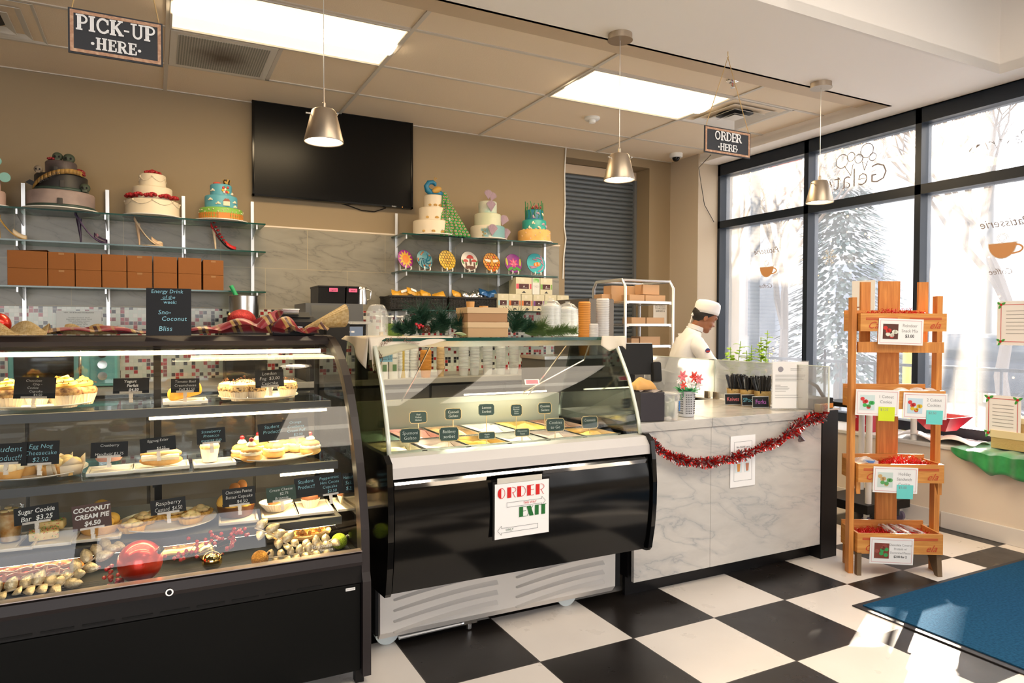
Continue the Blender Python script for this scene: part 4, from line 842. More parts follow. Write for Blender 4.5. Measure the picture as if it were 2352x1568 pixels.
# glass guards
GG = thin_glass('guard_glass', (.95, .96, .93), .8, haze=.16, hc=(1, .97, .9))
for (u0, u1, lab) in ((1486, 1632, 'clear glass guard panel behind the flowers on the counter'), (1647, 1886, 'clear glass guard panel behind the cutlery bins')):
    a_ = A(u0, 889 if u0 < 1600 else 912, 'Z', .835); b_ = A(u1, 915 if u0 < 1600 else 950, 'Z', .835); ym = (a_.y+b_.y)/2; L2 = (a_.y-b_.y)/2
    t = thing('glass_guard', lab, 'glass guard', (3.13, ym, .832), group='glass guard panels on the counter')
    part('pane', MB().bb(-.004, .004, -L2, L2, .01, .245), GG, t, smooth=False); part('pane_edge', MB().bb(-.005, .005, -L2, L2, .245, .249).bb(-.005, .005, -L2-.003, -L2, .01, .249), mat('guard_edge', (.70, .75, .68), .2), t, smooth=False)
    for y in (-L2+.06, L2-.06): part('clamp', MB().bb(-.012, .012, y-.018, y+.018, 0, .045, .002), BRUSH, t)
# ================= WALL SHELVES =================
def shelf(x0, x1, z, lab, xs):
    t = thing('glass_shelf', lab, 'shelf', ((x0+x1)/2, 5.35, z), group='glass wall shelves'); a = (x1-x0)/2
    part('glass_pane', MB().bb(-a, a, -.15, .135, -.010, 0), SHELFG, t, smooth=False)
    part('glass_edge', MB().bb(-a, a, -.1515, -.150, -.010, 0).bb(-a-.001, -a, -.15, .135, -.010, 0).bb(a, a+.001, -.15, .135, -.010, 0), EDGEG, t, smooth=False)
    for x in xs:
        if x0 < x < x1: part('bracket', MB().profx([(-.125, -.011), (-.125, -.035), (.12, -.085), (.12, -.011)], x-(x0+x1)/2-.002, x-(x0+x1)/2+.002), ALU, t, smooth=False); part('bracket_nose', MB().box((x-(x0+x1)/2, -.127, -.025), (.010, .006, .032)), ALU, t, smooth=False)
    return t
UL = [-.754-.47, -.754, -.28, .189, .653]; UR = [1.765, 2.24, 2.70, 3.17]
ZL = (2.010, 1.812, 1.527); ZR = (2.012, 1.722, 1.415)
for z, n in zip(ZL, ('top', 'middle', 'bottom')): shelf(-1.5, .708, z, '%s green-edged glass shelf at the left of the television' % n, UL)
for z, n in zip(ZR, ('top', 'middle', 'bottom')): shelf(1.725, 3.14, z, '%s green-edged glass shelf near the roller shutter' % n, UR)
for x, n in zip(UL[1:]+UR, ('leftmost', 'second from left', 'third from left', 'fourth from left, under the television', 'fifth from left, right of the television', 'sixth from left', 'seventh from left', 'last before the shutter')):
    zt = 2.205; solo('shelf_upright', MB().bb(-.011, .011, -.012, 0, 1.10-zt, 0).bb(-.003, .003, -.0125, -.012, 1.12-zt, -.02), ALU, 'slotted aluminium shelf upright on the wall, %s' % n, 'shelf upright', (x, BW-.018, zt), group='slotted shelf uprights', smooth=False)
# ================= DISPLAY CAKES =================
def col(n, c, r=.5): return mat('fondant_'+n, c, r)
CB = mat('cake_board', (.72, .70, .66), .4)
def cakebase(u, Y, z, r, lab): 
    t = thing('tiered_cake', lab, 'cake', (XU(u, Y, 500), Y, z), group='tiered show cakes on the wall shelves'); part('cake_board', MB().lathe([(0, 0), (r, 0), (r, .006), (0, .006)], 48), CB, t); return t
def tier(t, r, z0, z1, m, x=0, nm='tier'): 
    return part(nm, MB().lathe([(0, z0), (r, z0), (r, z1-.010), (r-.004, z1-.003), (r-.012, z1), (0, z1)], 48), m, t, loc=(x, 0, 0))
def rose(mb_, c, r):
    c = Vector(c)
    for k in range(3):
        a0 = k*1.1
        for j in range(4):
            a = a0+j*PI/2; q = r*(.25+.28*k); mb_.sph(c+Vector((q*math.cos(a), q*math.sin(a), r*(.25-.12*k))), r*.42, 8, (1, 1, .8))
def onside(r, a, z): return (r*math.sin(a), -r*math.cos(a), z)       # a=0 faces the shop
# gothic cake
t = cakebase(142, 5.29, ZL[0], .215, 'black and grey gothic tiered cake with skulls, leftmost full cake on the top shelf')
tier(t, .185, .006, .115, mat('gothic_pale', (.38, .29, .26), .6, noise=(9, (.25, .19, .18), 4))); tier(t, .145, .115, .225, mat('gothic_black', (.014, .013, .014), .5)); tier(t, .087, .225, .315, mat('gothic_marbled', (.02, .018, .018), .5, noise=(6, (.14, .10, .10), 4)))
part('ribbon_band', MB().lathe([(.188, .007), (.188, .026)], 48).lathe([(.149, .115), (.149, .137)], 48), mat('dark_green_fondant', (.03, .055, .045), .5), t, solid=.002)
skm = mat('skull_grey_green', (.085, .10, .07), .6, noise=(30, (.03, .05, .03), 3))
def skull(c, r, m=skm):
    part('skull', MB().sph((0, 0, 0), r, 16, (1, 1.1, .95)).box((0, -r*.55, -r*.75), (r*.9, r*.8, r*.5), bev=r*.1), m, t, loc=c); 
    part('eye_socket', MB().sph((c[0]-r*.35, c[1]-r*.98, c[2]-.1*r), r*.24, 8, (1, .4, 1)).sph((c[0]+r*.35, c[1]-r*.98, c[2]-.1*r), r*.24, 8, (1, .4, 1)), BLACK, t)
skull((-.018, -.01, .347), .030); skull((.044, -.02, .338), .034); skull((-.115, -.06, .248), .025, mat('skull_pale', (.22, .18, .14), .6)); skull((.135, -.08, .150), .030)
rr = MB(); rose(rr, (-.05, -.03, .325), .022); rose(rr, (.105, -.07, .250), .030); rose(rr, (.117, -.08, .232), .022); part('dark_rose', rr, mat('dark_red_rose', (.22, .008, .014), .5), t)
bn = MB(); pts = []
for i in range(15):
    q = i/14; a = -1.15+2.1*q; rad = .160-.0*q; pts.append((a, .118+.105*math.sin(q*PI*.62)))
for (a0, z0), (a1, z1) in zip(pts, pts[1:]): bn.quad(onside(.162-.03*(z0-.11)*8*.3, a0, z0), onside(.162-.03*(z1-.11)*8*.3, a1, z1), onside(.156, a1, z1+.030), onside(.156, a0, z0+.030))
part('scroll_banner', bn, mat('old_gold_fondant', (.42, .25, .06), .6, noise=(18, (.22, .12, .03), 3)), t, solid=.003)
text('UNTIL DEATH', .026, INK, t, (-.045, -.170, .185), (PI/2, -.55, -.1), xs=.8)
part('tombstone', MB().box(onside(.186, .05, .040), (.028, .010, .040), bev=.003).box(onside(.148, .12, .155), (.026, .010, .045), bev=.003).box(onside(.088, -.25, .25), (.022, .008, .040), bev=.003), mat('tombstone_dark', (.05, .045, .04), .7), t)
part('bat_wing', MB().prism([(-.185, 0), (-.16, .02), (-.14, .01), (-.11, .022), (-.12, -.012), (-.15, -.016)], .004, M=Matrix.Translation((0, -.06, .16)) @ Matrix.Rotation(PI/2, 4, 'X')), BLACK, t, smooth=False)
# white cake with roses
t = cakebase(351, 5.29, ZL[0], .185, 'plain white three-tier cake with red roses on the top shelf'); WF_ = col('white', (.74, .64, .48))
tier(t, .163, .006, .108, WF_); tier(t, .120, .108, .200, WF_); tier(t, .082, .200, .288, WF_)
pg_ = MB()
for r, z, n in ((.165, .095, 8), (.084, .262, 6)):
    for k in range(n):
        a0 = k*2*PI/n; pg_.tube([onside(r, a0+2*PI/n*i/8, z-.026*math.sin(PI*i/8)) for i in range(9)], .0025, 5); pg_.sph(onside(r, a0, z+.003), .007, 8)
part('piped_swag', pg_, WF_, t)
rr = MB(); [rose(rr, (.032*math.cos(k*1.26), .032*math.sin(k*1.26), .300), .024) for k in range(5)]; rose(rr, (0, 0, .312), .022); part('rose_topper', rr, mat('red_rose', (.36, .008, .014), .5), t)
for k, a in enumerate((-1.35, -1.15, -.88, -.62, -.18, .0, .45, .62, 1.0, 1.2)): rr = MB(); rose(rr, onside(.142, a, .127+.006*(k % 2)), .028); part('rose', rr, mat('red_rose', (.36, .008, .014), .5), t)
# sky-blue balloon house cake
t = cakebase(508, 5.29, ZL[0], .18, 'sky-blue and green cake with clouds, balloons and orange picket fence'); SKB = col('sky', (.10, .36, .46)); GRN = col('grass', (.20, .42, .07))
tier(t, .142, .006, .090, GRN); tier(t, .107, .090, .180, SKB); tier(t, .071, .180, .262, SKB)
OR = col('orange', (.55, .20, .03)); f = MB()
for k in range(48):
    a = k*2*PI/48; c0 = onside(.143, a, .030); f.box(c0, (.010, .005, .045), rz=a)
    if k % 1 == 0: f.box(onside(.143, a+.065, .020), (.020, .004, .006), rz=a+.065).box(onside(.143, a+.065, .042), (.020, .004, .006), rz=a+.065)
f.box(onside(.146, .05, .028), (.075, .005, .040), rz=.05); part('picket_fence', f, OR, t, smooth=False)
f = MB(); [f.sph(onside(.143, a, z), .0045, 8) for a in [x*.22 for x in range(-7, 8)] for z in (.066+.01*math.sin(a*9),)]; part('daisies', f, WF_, t)
for a, z, r in ((-.9, .215, .071), (-.75, .145, .107), (-.25, .118, .107), (.85, .135, .107), (1.25, .20, .071), (.9, .105, .107)):
    f = MB(); [f.sph(onside(r+.002, a+da, z+dz), rr_, 10, (1, .5, .7)) for da, dz, rr_ in ((0, 0, .010), (.010/r, -.002, .008), (-.011/r, -.003, .008), (.002, .005, .008))]; part('cloud', f, WF_, t)
for k, (dx, dz, cc) in enumerate(((-.016, .232, (.6, .04, .03)), (0, .24, (.1, .35, .30)), (.014, .236, (.6, .04, .03)), (-.020, .215, (.72, .45, .05)), (-.004, .222, (.72, .68, .6)), (.012, .218, (.12, .40, .12)), (-.012, .203, (.72, .68, .6)), (.006, .205, (.6, .04, .03)), (.018, .204, (.72, .45, .05)))):
    part('balloon', MB().sph(onside(.074, .35+dx/.074, z=dz), .009, 10, (1, .6, 1.1)), col('balloon%d' % k, cc), t)
part('balloon_strings', MB().tube([onside(.076, .35, .198), onside(.109, .26, .150)], .0012, 5).tube([onside(.076, .25, .198), onside(.109, .24, .150)], .0012, 5), WF_, t)
part('little_house', MB().box(onside(.112, .24, .118), (.042, .010, .030)), WF_, t, smooth=False); part('roof', MB().prism([(-.024, 0), (.024, 0), (.012, .018), (-.012, .018)], .010, M=Matrix.Translation((.027, -.103, .134)) @ Matrix.Rotation(PI/2, 4, 'X')), col('brown', (.30, .09, .05)), t, smooth=False)
part('topper_disc', MB().sph((-.025, -.01, .268), .028, 14, (1, .8, .45)), col('coral', (.60, .08, .05)), t); part('topper_crown', MB().lathe([(.018, .262), (.026, .30)], 5), mat('leopard', (.62, .36, .06), .5, noise=(60, (.03, .02, .01), 2, .5, .55)), t, loc=(.035, 0, 0), solid=.003)
# partly visible cake at the left edge
t = cakebase(-34, 5.29, ZL[0], .14, 'pastel cake with round mint discs, cut by the left frame edge'); tier(t, .105, .006, .10, col('blush', (.60, .42, .36))); tier(t, .08, .10, .18, col('blush', (.60, .42, .36)))
[part('mint_disc', MB().cyl(c_, r_, r_, .008, 24, 'Y'), col('mint', (.25, .52, .46)), t) for c_, r_ in ((onside(.11, 1.3, .185), .030), ((.07, -.06, .275), .026))]; part('lollipop_stick', MB().tube([(.07, -.055, .16), (.07, -.055, .26)], .003, 6), WF_, t)
# peacock cake
t = cakebase(999, 5.29, ZR[0], .185, 'white cake with a blue peacock topper and a cascade of green feathers'); WP = col('ivory', (.72, .62, .48))
tier(t, .150, .006, .118, WP, -.03); tier(t, .112, .118, .225, WP, -.02); tier(t, .080, .225, .328, WP, -.01)
PB = col('peacock', (.01, .16, .30), .35)
part('peacock', MB().sph((.01, 0, .350), .040, 20, (1.5, .85, .75)).tube([(-.03, 0, .35), (-.065, 0, .37), (-.075, 0, .40), (-.055, 0, .430), (-.02, 0, .437), (.0, 0, .425), (.005, 0, .408)], .018, 12, rs=[.028, .024, .020, .019, .018, .017, .008]), PB, t)
part('wing', MB().sph((.005, -.03, .372), .034, 14, (1.25, .5, .75), rot=(0, -.4, 0)), col('gold', (.50, .28, .05)), t); part('crest', MB().tube([(-.01, 0, .45), (.0, 0, .472)], .002, 5).tube([(-.005, 0, .45), (.012, 0, .468)], .002, 5).sph((.0, 0, .474), .005, 8).sph((.013, 0, .47), .005, 8), col('gold', (.50, .28, .05)), t)
GF = col('feather_green', (.02, .26, .05)); fe = MB(); eo = MB(); eb = MB(); random.seed(4)
for row in range(15):
    z = .335-row*.0235; n = 1+int(row*.42+.8); xw = .012+row*.0088; xc = .055+row*.0045
    for k in range(n):
        q = (k+.5)/n-.5; x = xc+q*2*xw; y = -.08-row*.0062+abs(q)*.05; fe.sph((x, y, z), .0175, 10, (1, .35, .95)); eo.sph((x, y-.005, z+.003), .0105, 10, (1, .3, .75)); eb.sph((x, y-.008, z+.004), .006, 8, (1, .3, .75))
part('feather_cascade', fe, GF, t); part('feather_eye_ring', eo, col('feather_orange', (.75, .28, .08)), t); part('feather_eye', eb, col('feather_blue', (.02, .2, .36)), t)
gf = MB()
for z, r, aa, x in ((.02, .150, (-.75, -.25, .25), -.03), (.135, .112, (-.7, -.05), -.02), (.238, .08, (-.7, -.2, .3), -.01)):
    for a in aa:
        for j in range(5): b2 = -1+.5*j; c0 = onside(r+.002, a, z); gf.sph((c0[0]+x+.013*math.sin(b2), c0[1], c0[2]+.013*math.cos(b2)-.006), .008, 8, (.45, .5, 1.1), rot=(0, b2, 0))
part('gold_fans', gf, col('gold', (.50, .28, .05)), t)
# seashell cake
t = cakebase(1120, 5.29, ZR[0], .165, 'mint, ivory and teal marbled cake with lilac seashells'); 
tier(t, .145, .006, .110, mat('marbled_teal', (.66, .60, .48), .5, noise=(5, (.16, .33, .36), 3, .48, .52))); tier(t, .112, .110, .215, mat('marbled_sage', (.50, .54, .38), .5, noise=(7, (.62, .60, .46), 4))); tier(t, .077, .215, .32, mat('marbled_mint', (.30, .48, .42), .5, noise=(7, (.66, .62, .50), 4)))
LIL = col('lilac', (.42, .31, .38))
def shell(c, s_, ry):
    mb_ = MB(); n = 36; ctr = mb_.b.verts.new((0, 0, -s_*.95)); rows = []
    for i in range(n+1):
        a = -1.25+2.5*i/n; rr_ = s_*(1.0+.05*math.cos(i*PI)); rows.append(mb_.b.verts.new((rr_*math.sin(a)*.95, -.004-.006*(i % 4 < 2), -s_*.9+rr_*(1.0+math.cos(a))*.95)))
    for i in range(n): mb_.b.faces.new((ctr, rows[i], rows[i+1]))
    part('seashell', mb_, LIL, t, loc=c, rot=(0, ry, 0), solid=.005, smooth=False)
shell(onside(.150, -.18, .062), .047, .05); shell(onside(.082, -.1, .27), .045, -.1); shell((-.005, -.02, .375), .040, -.1); shell((.035, -.015, .36), .038, .25); shell(onside(.135, 1.25, .165), .045, .3); shell(onside(.155, 1.2, .05), .046, -.1)
f = MB(); [f.sph(onside(.147, -.65+.09*math.sin(k*5), .012+.006*k), .0045, 8) for k in range(11)]; part('gold_pearls', f, mat('gold_bead', (.55, .36, .08), .3, metal=.8), t)
# reef cake
t = cakebase(1227, 5.29, ZR[0], .165, 'teal and sand coloured sea cake with green seaweed on top, beside the shutter')
tier(t, .143, .006, .105, mat('sand_fondant', (.66, .34, .08), .6, noise=(12, (.74, .45, .16), 4))); tier(t, .105, .105, .195, mat('sea_teal', (.02, .30, .28), .4, noise=(6, (.05, .45, .36), 3))); tier(t, .078, .195, .285, mat('sea_blue', (.01, .14, .26), .4, noise=(6, (.02, .27, .33), 3)))
sw = MB()
for k in range(14):
    a = k*2*PI/14; h = .05+.03*math.sin(k*2.3); sw.tube([onside(.079, a+.07*math.sin(j*1.6+k), .21+(.075+h)*j/7) for j in range(8)], .004, 5)
part('seaweed', sw, mat('seaweed_green', (.02, .20, .06), .5), t)
f = MB(); [f.ico((random.uniform(-.05, .05), random.uniform(-.05, .03), .295+random.random()*.02), .014, 1) for _ in range(12)]; part('coral', f, col('coral2', (.42, .10, .08)), t)
for k, (r, a, z) in enumerate(((.079, -.1, .25), (.079, .6, .245), (.079, -.6, .22), (.106, -.6, .165), (.106, .3, .155), (.106, -.1, .125), (.106, .8, .14), (.106, -.9, .125))):
    part('sea_creature', MB().sph(onside(r+.001, a, z), .013, 10, (1.2, .4, .7), rot=(0, k*.7, 0)).sph(onside(r+.001, a+.013/r, z-.008), .007, 8, (1, .4, 1)), WF_ if k % 2 else LIL, t)
f = MB(); [f.sph(onside(.144, -1.3+k*.29, .05+.03*math.sin(k*2.1)), .0065, 8, (1, .5, 1)) for k in range(10)]; [f.sph(onside(.125, -1.3+k*.3, .108), .008, 8, (1.3, 1, .6)) for k in range(9)]; part('small_shells', f, col('shell_pink', (.66, .42, .30)), t)
# ================= SUGAR SHOES =================
def shoe(u, v_top, Y, m, lab, sole, s=1, hm=None, extra=None):
    z = ZL[1]; t = thing('sugar_shoe', lab, 'shoe', (XU(u, Y, 570), Y, z), .0, 'sugar high heels on the middle shelf'); t.scale = (s,)*3
    N_ = 14
    def P(q): # from heel top to toe
        x = -.065+.155*q; zz = .155*(1-q)**2.1*(1 if q < .95 else 1)+.012; return x, zz
    so_ = MB().grid(N_, 2, lambda i, j: (P(i)[0], (j-.5)*(.034+.022*math.sin(PI*min(1, i*.95))), P(i)[1]-.006)); part('sole', so_, sole, t, solid=.006)
    up = MB()
    def fu(i, j):
        q = .55+.45*i; x, zz = P(q); a = PI*j; w_ = .027*math.sqrt(max(.02, 1-((q-.72)/.30)**2)) if q > .72 else .026
        return (x, math.cos(a)*w_, zz-.004+math.sin(a)*(.034-.012*i))
    up.grid(8, 10, fu); part('vamp', up, m, t, solid=.002)
    bk = MB().grid(8, 8, lambda i, j: (-.070+.05*i*(1) - .012*(1-i)+.012*math.sin(PI*j)*0, math.sin((j-.5)*PI)*(.018+.006*i), P(.02+.32*i)[1]+(-.004+.045*(1-i)**.6*math.cos((j-.5)*PI*.8)))); part('heel_counter', bk, m, t, solid=.002)
    part('heel', MB().tube([(-.060, 0, .150), (-.058, 0, .10), (-.052, 0, .04), (-.050, 0, 0)], .01, 10, rs=[.017, .010, .0065, .005]), hm or m, t)
    if extra: extra(t)
    return t
GOLDF = col('gold', (.50, .28, .05)); IV = col('ivory2', (.70, .56, .38))
shoe(22, 0, 5.27, IV, 'white and gold sugar high heel at the left frame edge', GOLDF, 1.0, GOLDF)
shoe(208, 0, 5.27, mat('purple_black', (.035, .02, .05), .4), 'black and purple sugar high heel under the gothic cake', col('purple', (.10, .05, .13)), 1.05, None, lambda t: part('bow', MB().sph((.035, 0, .05), .016, 12, (.7, 1.6, 1)), col('mauve', (.22, .12, .16)), t))
shoe(340, 0, 5.27, col('nude', (.55, .38, .24)), 'beige sugar high heel with a bow on a small board', IV, 1.0, None, lambda t: (part('bow', MB().sph((.065, -.012, .030), .014, 12, (1.6, .8, .6)).sph((.065, .012, .034), .014, 12, (1.6, .8, .6)), IV, t), part('board', MB().lathe([(0, -.001), (.09, -.001), (.09, .003), (0, .003)], 30), IV, t, loc=(.02, 0, 0))))
def ruff(t):
    f = MB(); [f.ico((-.06+.013*k, -.012*(-1)**k, .19*(1-k/12)**2.0+.012), .013, 1, (1, 1, .8)) for k in range(11)]; part('ruffle', f, mat('scarlet', (.50, .012, .015), .5), t)
shoe(512, 0, 5.27, mat('scarlet', (.50, .012, .015), .5), 'scarlet ruffled sugar high heel with a beige heel', BLACK, .95, IV, ruff)
# ================= KRAFT BOXES ON THE LOWER SHELF =================
edges = [(16, 109), (110, 172), (173, 233), (234, 291), (292, 350), (352, 407), (409, 463), (466, 514)]
def kbox(nm, x, y, z, w_, d_, h, lab, grp, m=KRAFT, rz=0, lid=None):
    t = thing(nm, lab, 'box', (x, y, z), rz, grp); part('box_body', MB().box((0, 0, h/2), (w_, d_, h), bev=.0015), m, t, smooth=False)
    if lid: part('lid', MB().box((0, 0, h-lid[0]/2+.001), (w_+.006, d_+.006, lid[0]), bev=.001), lid[1], t, smooth=False)
    return t
zt0 = ZL[2]
for r in range(2):
    for k, (a, b2) in enumerate(edges):
        xa, xb = XU(a, 5.22, 630), XU(b2, 5.22, 630); h = .108 if k < 7 else .104; x = (xa+xb)/2
        kb = kbox('kraft_box', x, 5.345, zt0+r*(h+.001)-(0), xb-xa-.003, .25, h, '%s row of closed kraft boxes on the lower shelf, %s from the left' % (('bottom', 'top')[r], ORD[k] if k else 'wide box, first'), 'kraft boxes on the lower left shelf')
        part('tuck_flap', MB().box((0, -.1262, h-.010), (.03, .001, .012)), mat('kraft_flap', (.36, .18, .07), .7), kb, smooth=False) if k % 3 == 1 else None  # flap in a paler kraft than the box
        if r == 1 and k == 0: part('open_lid', MB().box((.0, .02, h+.008), (xb-xa-.01, .20, .002), ry=-.05), KRAFT, kb, smooth=False)
# ================= TELEVISION =================
tw, th = 1.245, .71
tv = thing('television', 'large black flat screen television hung high on the wall', 'television', (1.272, BW-.03, 2.60)); tv.rotation_euler = (-.06*0, 0, 0)
part('bezel', MB().bb(-tw/2, tw/2, -.04, .005, -th/2, -th/2+.016, .002).bb(-tw/2, tw/2, -.04, .005, th/2-.016, th/2, .002).bb(-tw/2, -tw/2+.016, -.04, .005, -th/2, th/2, .002).bb(tw/2-.016, tw/2, -.04, .005, -th/2, th/2, .002), BLKG, tv, smooth=False)
part('housing', MB().bb(-tw/2+.003, tw/2-.003, -.02, .022, -th/2+.003, th/2-.003), BLKM, tv, smooth=False)
part('screen', MB().bb(-tw/2+.014, tw/2-.014, -.032, -.022, -th/2+.014, th/2-.014), mat('tv_screen', (.003, .003, .003), .26, spec=.22), tv, smooth=False)
text('SHARP', .013, ALU, tv, (.46, -.042, -th/2+.008)); part('standby_light', MB().sph((.53, -.041, -th/2+.008), .003, 8), mat('standby_orange', (.8, .2, .02), .4, emit=(1, .3, .05), es=2), tv)
solo('power_cable', MB().tube([(XU(u, BW-.01, v), 0, ZV(u, v, BW-.01)) for u, v in ((778, 466), (800, 472), (830, 483), (860, 486), (886, 478))], .004, 6), BLACK, 'black cable dangling below the television', 'cable', (0, BW-.012, 0))
solo('wall_cable', MB().tube([(XU(u, BW-.01, v), 0, ZV(u, v, BW-.01)) for u, v in ((1300, 338), (1297, 400), (1298, 470), (1296, 520), (1300, 548), (1295, 590), (1293, 640))], .006, 6), WHITE, 'thin white cable running down beside the roller shutter', 'cable', (0, BW-.008, 0))
# ================= STAINED GLASS STYLE PLATES =================
pls = [(931, .90, 'purple plate with an orange sun, leftmost on its stand'), (975, .93, 'blue octopus plate with teal swirls'), (1027, 1.0, 'yellow amber plate, third from left'), (1078, 1.0, 'white plate with red mushrooms'), (1129, 1.0, 'orange honeycomb plate with a bee'), (1179, 1.0, 'purple plate with a pink lotus flower'), (1231, 1.1, 'turquoise plate with an orange striped fish and corals')]
def disc(nm, mb_fn, m, t): mb_ = MB(); mb_fn(mb_); part(nm, mb_, m, t, loc=(0, 0, 0), smooth=False)
LEAD = mat('lead_lines', (.02, .018, .02), .5)
def petals(n, r0, r1, wd, y, a0=0): 
    def f(mb_):
        for k in range(n):
            a = a0+k*2*PI/n; ca, sa = math.cos(a), math.sin(a); mb_.b.faces.new([mb_.b.verts.new((x*ca-z*sa, y, x*sa+z*ca)) for x, z in ((-wd, r0), (wd, r0), (wd*.7, (r0+r1)/2), (0, r1), (-wd*.7, (r0+r1)/2))])
    return f
def blob(x, z, rx, rz_, y, a=0): return lambda mb_: mb_.b.faces.new([mb_.b.verts.new((x+rx*math.cos(q*.3927)*math.cos(a)-rz_*math.sin(q*.3927)*math.sin(a), y, z+rx*math.cos(q*.3927)*math.sin(a)+rz_*math.sin(q*.3927)*math.cos(a))) for q in range(16)])
base_c = [(.33, .03, .24), (.12, .30, .33), (.70, .42, .02), (.66, .62, .56), (.62, .24, .02), (.22, .03, .22), (.05, .42, .46)]
for k, (u, s, lab) in enumerate(pls):
    r = .083*s; Y = 5.30; t = thing('decorative_plate', lab, 'plate', (XU(u, Y, 605), Y, ZR[1]+.022+r), group='stained-glass patterned plates on white stands', rot=(-.22, 0, .35*(1-k/6)))
    part('disc', MB().cyl((0, 0, 0), r, r, .005, 48, 'Y'), mat('plate_%d' % k, base_c[k], .25), t); part('rim', MB().tube([(r*math.cos(a*.1309), 0, r*math.sin(a*.1309)) for a in range(48)], .0025, 5, closed=True), LEAD, t)
    ln = MB(); y = -.0042; y2 = -.0055; y3 = -.0068
    M_ = lambda n, c: mat('pl_'+n, c, .25)
    if k == 0: disc('sun_rays', petals(12, .03, .070, .012, y), M_('gold', (.68, .42, .05)), t); disc('sun_face', blob(0, 0, .030, .034, y2), M_('orange', (.72, .20, .02)), t)
    if k == 1:
        disc('octopus_head', blob(.015, .025, .035, .025, y), M_('teal', (.03, .22, .28)), t); tn = MB(); [tn.tube([(.0+.012*j*math.cos(a+.25*j), y2, -.0+.012*j*math.sin(a+.25*j)) for j in range(7)], .006, 5) for a in (2.2, 2.9, 3.7, 4.5, 5.3, 6.0)]; part('tentacles', tn, M_('deep_teal', (.02, .16, .24)), t)
        tn = MB(); [tn.tube([(r*.85*math.cos(a+.09*j), y, r*(.85-.05*j)*math.sin(a+.09*j)) for j in range(7)], .006, 5) for a in (.5, 1.6, 3.0, 4.2, 5.2)]; part('swirls', tn, M_('rust', (.45, .14, .04)), t)
    if k == 2: disc('petals', petals(6, .01, .05, .016, y), M_('amber', (.55, .30, .01)), t)
    if k == 3:
        part('mushroom_caps', MB().prism([(.035*math.cos(q*PI/10), .032*math.sin(q*PI/10)) for q in range(11)], .002, M=Matrix.Translation((.008, -.004, .022)) @ Matrix.Rotation(PI/2, 4, 'X')).prism([(.026*math.cos(q*PI/10), .022*math.sin(q*PI/10)) for q in range(11)], .002, M=Matrix.Translation((-.040, -.004, -.008)) @ Matrix.Rotation(PI/2, 4, 'X')).prism([(.026*math.cos(q*PI/10), .022*math.sin(q*PI/10)) for q in range(11)], .002, M=Matrix.Translation((.045, -.004, -.005)) @ Matrix.Rotation(PI/2, 4, 'X')), M_('red', (.42, .02, .02)), t, smooth=False)
        disc('mushroom_stems', lambda mb_: (blob(.008, -.005, .011, .03, y)(mb_), blob(-.038, -.03, .009, .022, y)(mb_), blob(.044, -.03, .009, .022, y)(mb_)), M_('dark_brown', (.09, .03, .02)), t); disc('ground', blob(0, -.058, .052, .018, y2), M_('dark_brown', (.09, .03, .02)), t); disc('grass', lambda mb_: (blob(-.068, -.01, .008, .022, y, .4)(mb_), blob(.07, -.012, .008, .022, y, -.4)(mb_)), M_('green', (.03, .20, .04)), t)
    if k in (2, 4):
        for i in range(-3, 4):
            for j in range(-3, 4):
                cx_, cz_ = (i+.5*(j % 2))*.026, j*.0225
                if math.hypot(cx_, cz_) < r-.012: ln.tube([(cx_+.0145*math.cos(q*PI/3+PI/6), y, cz_+.0145*math.sin(q*PI/3+PI/6)) for q in range(6)], .0012, 4, closed=True)
        if k == 4:
            disc('cells', lambda mb_: [blob(i*.026+.013*(j % 2), j*.0225, .011, .011, y)(mb_) for i, j in ((-2, 1), (1, 2), (2, -1), (-1, -2), (0, -3), (-2, -1), (1, -2))], M_('amber_red', (.62, .10, .01)), t)
            disc('bee_wings', lambda mb_: (blob(-.036, .012, .032, .012, y2, -.15)(mb_), blob(.036, .012, .032, .012, y2, .15)(mb_)), M_('cream', (.62, .58, .48)), t); disc('bee_body', lambda mb_: (blob(0, .028, .012, .013, y3)(mb_), blob(0, -.005, .013, .03, y3)(mb_)), M_('bee', (.50, .24, .02)), t)
    if k == 5: disc('lotus_petals', petals(7, .0, .052, .014, y, .0), M_('pink', (.62, .07, .20)), t); disc('lotus_core', petals(3, -.01, .034, .012, y2), M_('light_pink', (.75, .25, .36)), t); disc('leaves', lambda mb_: (blob(-.038, -.05, .03, .012, y2, .5)(mb_), blob(.038, -.05, .03, .012, y2, -.5)(mb_), blob(0, -.056, .018, .010, y3)(mb_)), M_('leaf', (.06, .30, .04)), t); [disc('moon_corner', blob(.066*q, .01, .010, .035, y, -.1*q), M_('olive', (.42, .40, .04)), t) for q in (-1, 1)]
    if k == 6: disc('fish_body', blob(.008, -.008, .036, .020, y2, .15), M_('fish', (.70, .20, .02)), t); [disc('fish_stripe', blob(a_, b_, .005, .017, y3), M_('cream', (.62, .58, .48)), t) for a_, b_ in ((-.006, -.010), (.026, -.004))]; tn = MB(); [tn.tube([(x, y, z), (x+dx, y, z+dz)], .006, 6) for x, z, dx, dz in ((.05, .07, .02, -.06), (.03, .05, .04, -.02), (.045, .02, .03, -.03), (-.07, -.03, .05, -.0), (-.06, -.045, .06, .01), (.01, -.075, .05, .03), (.05, -.05, .02, .03), (-.03, .038, .04, -.006), (.0, .05, .03, .0))]; part('corals', tn, M_('coral_pink', (.52, .28, .40)), t)
    if len(ln.b.verts): part('lead_lines', ln, LEAD, t)
    st = thing('plate_stand', 'white plastic stand holding the ' + lab.split(',')[0], 'plate stand', (t.location.x, Y, ZR[1]), .35*(1-k/6), 'white plate stands')
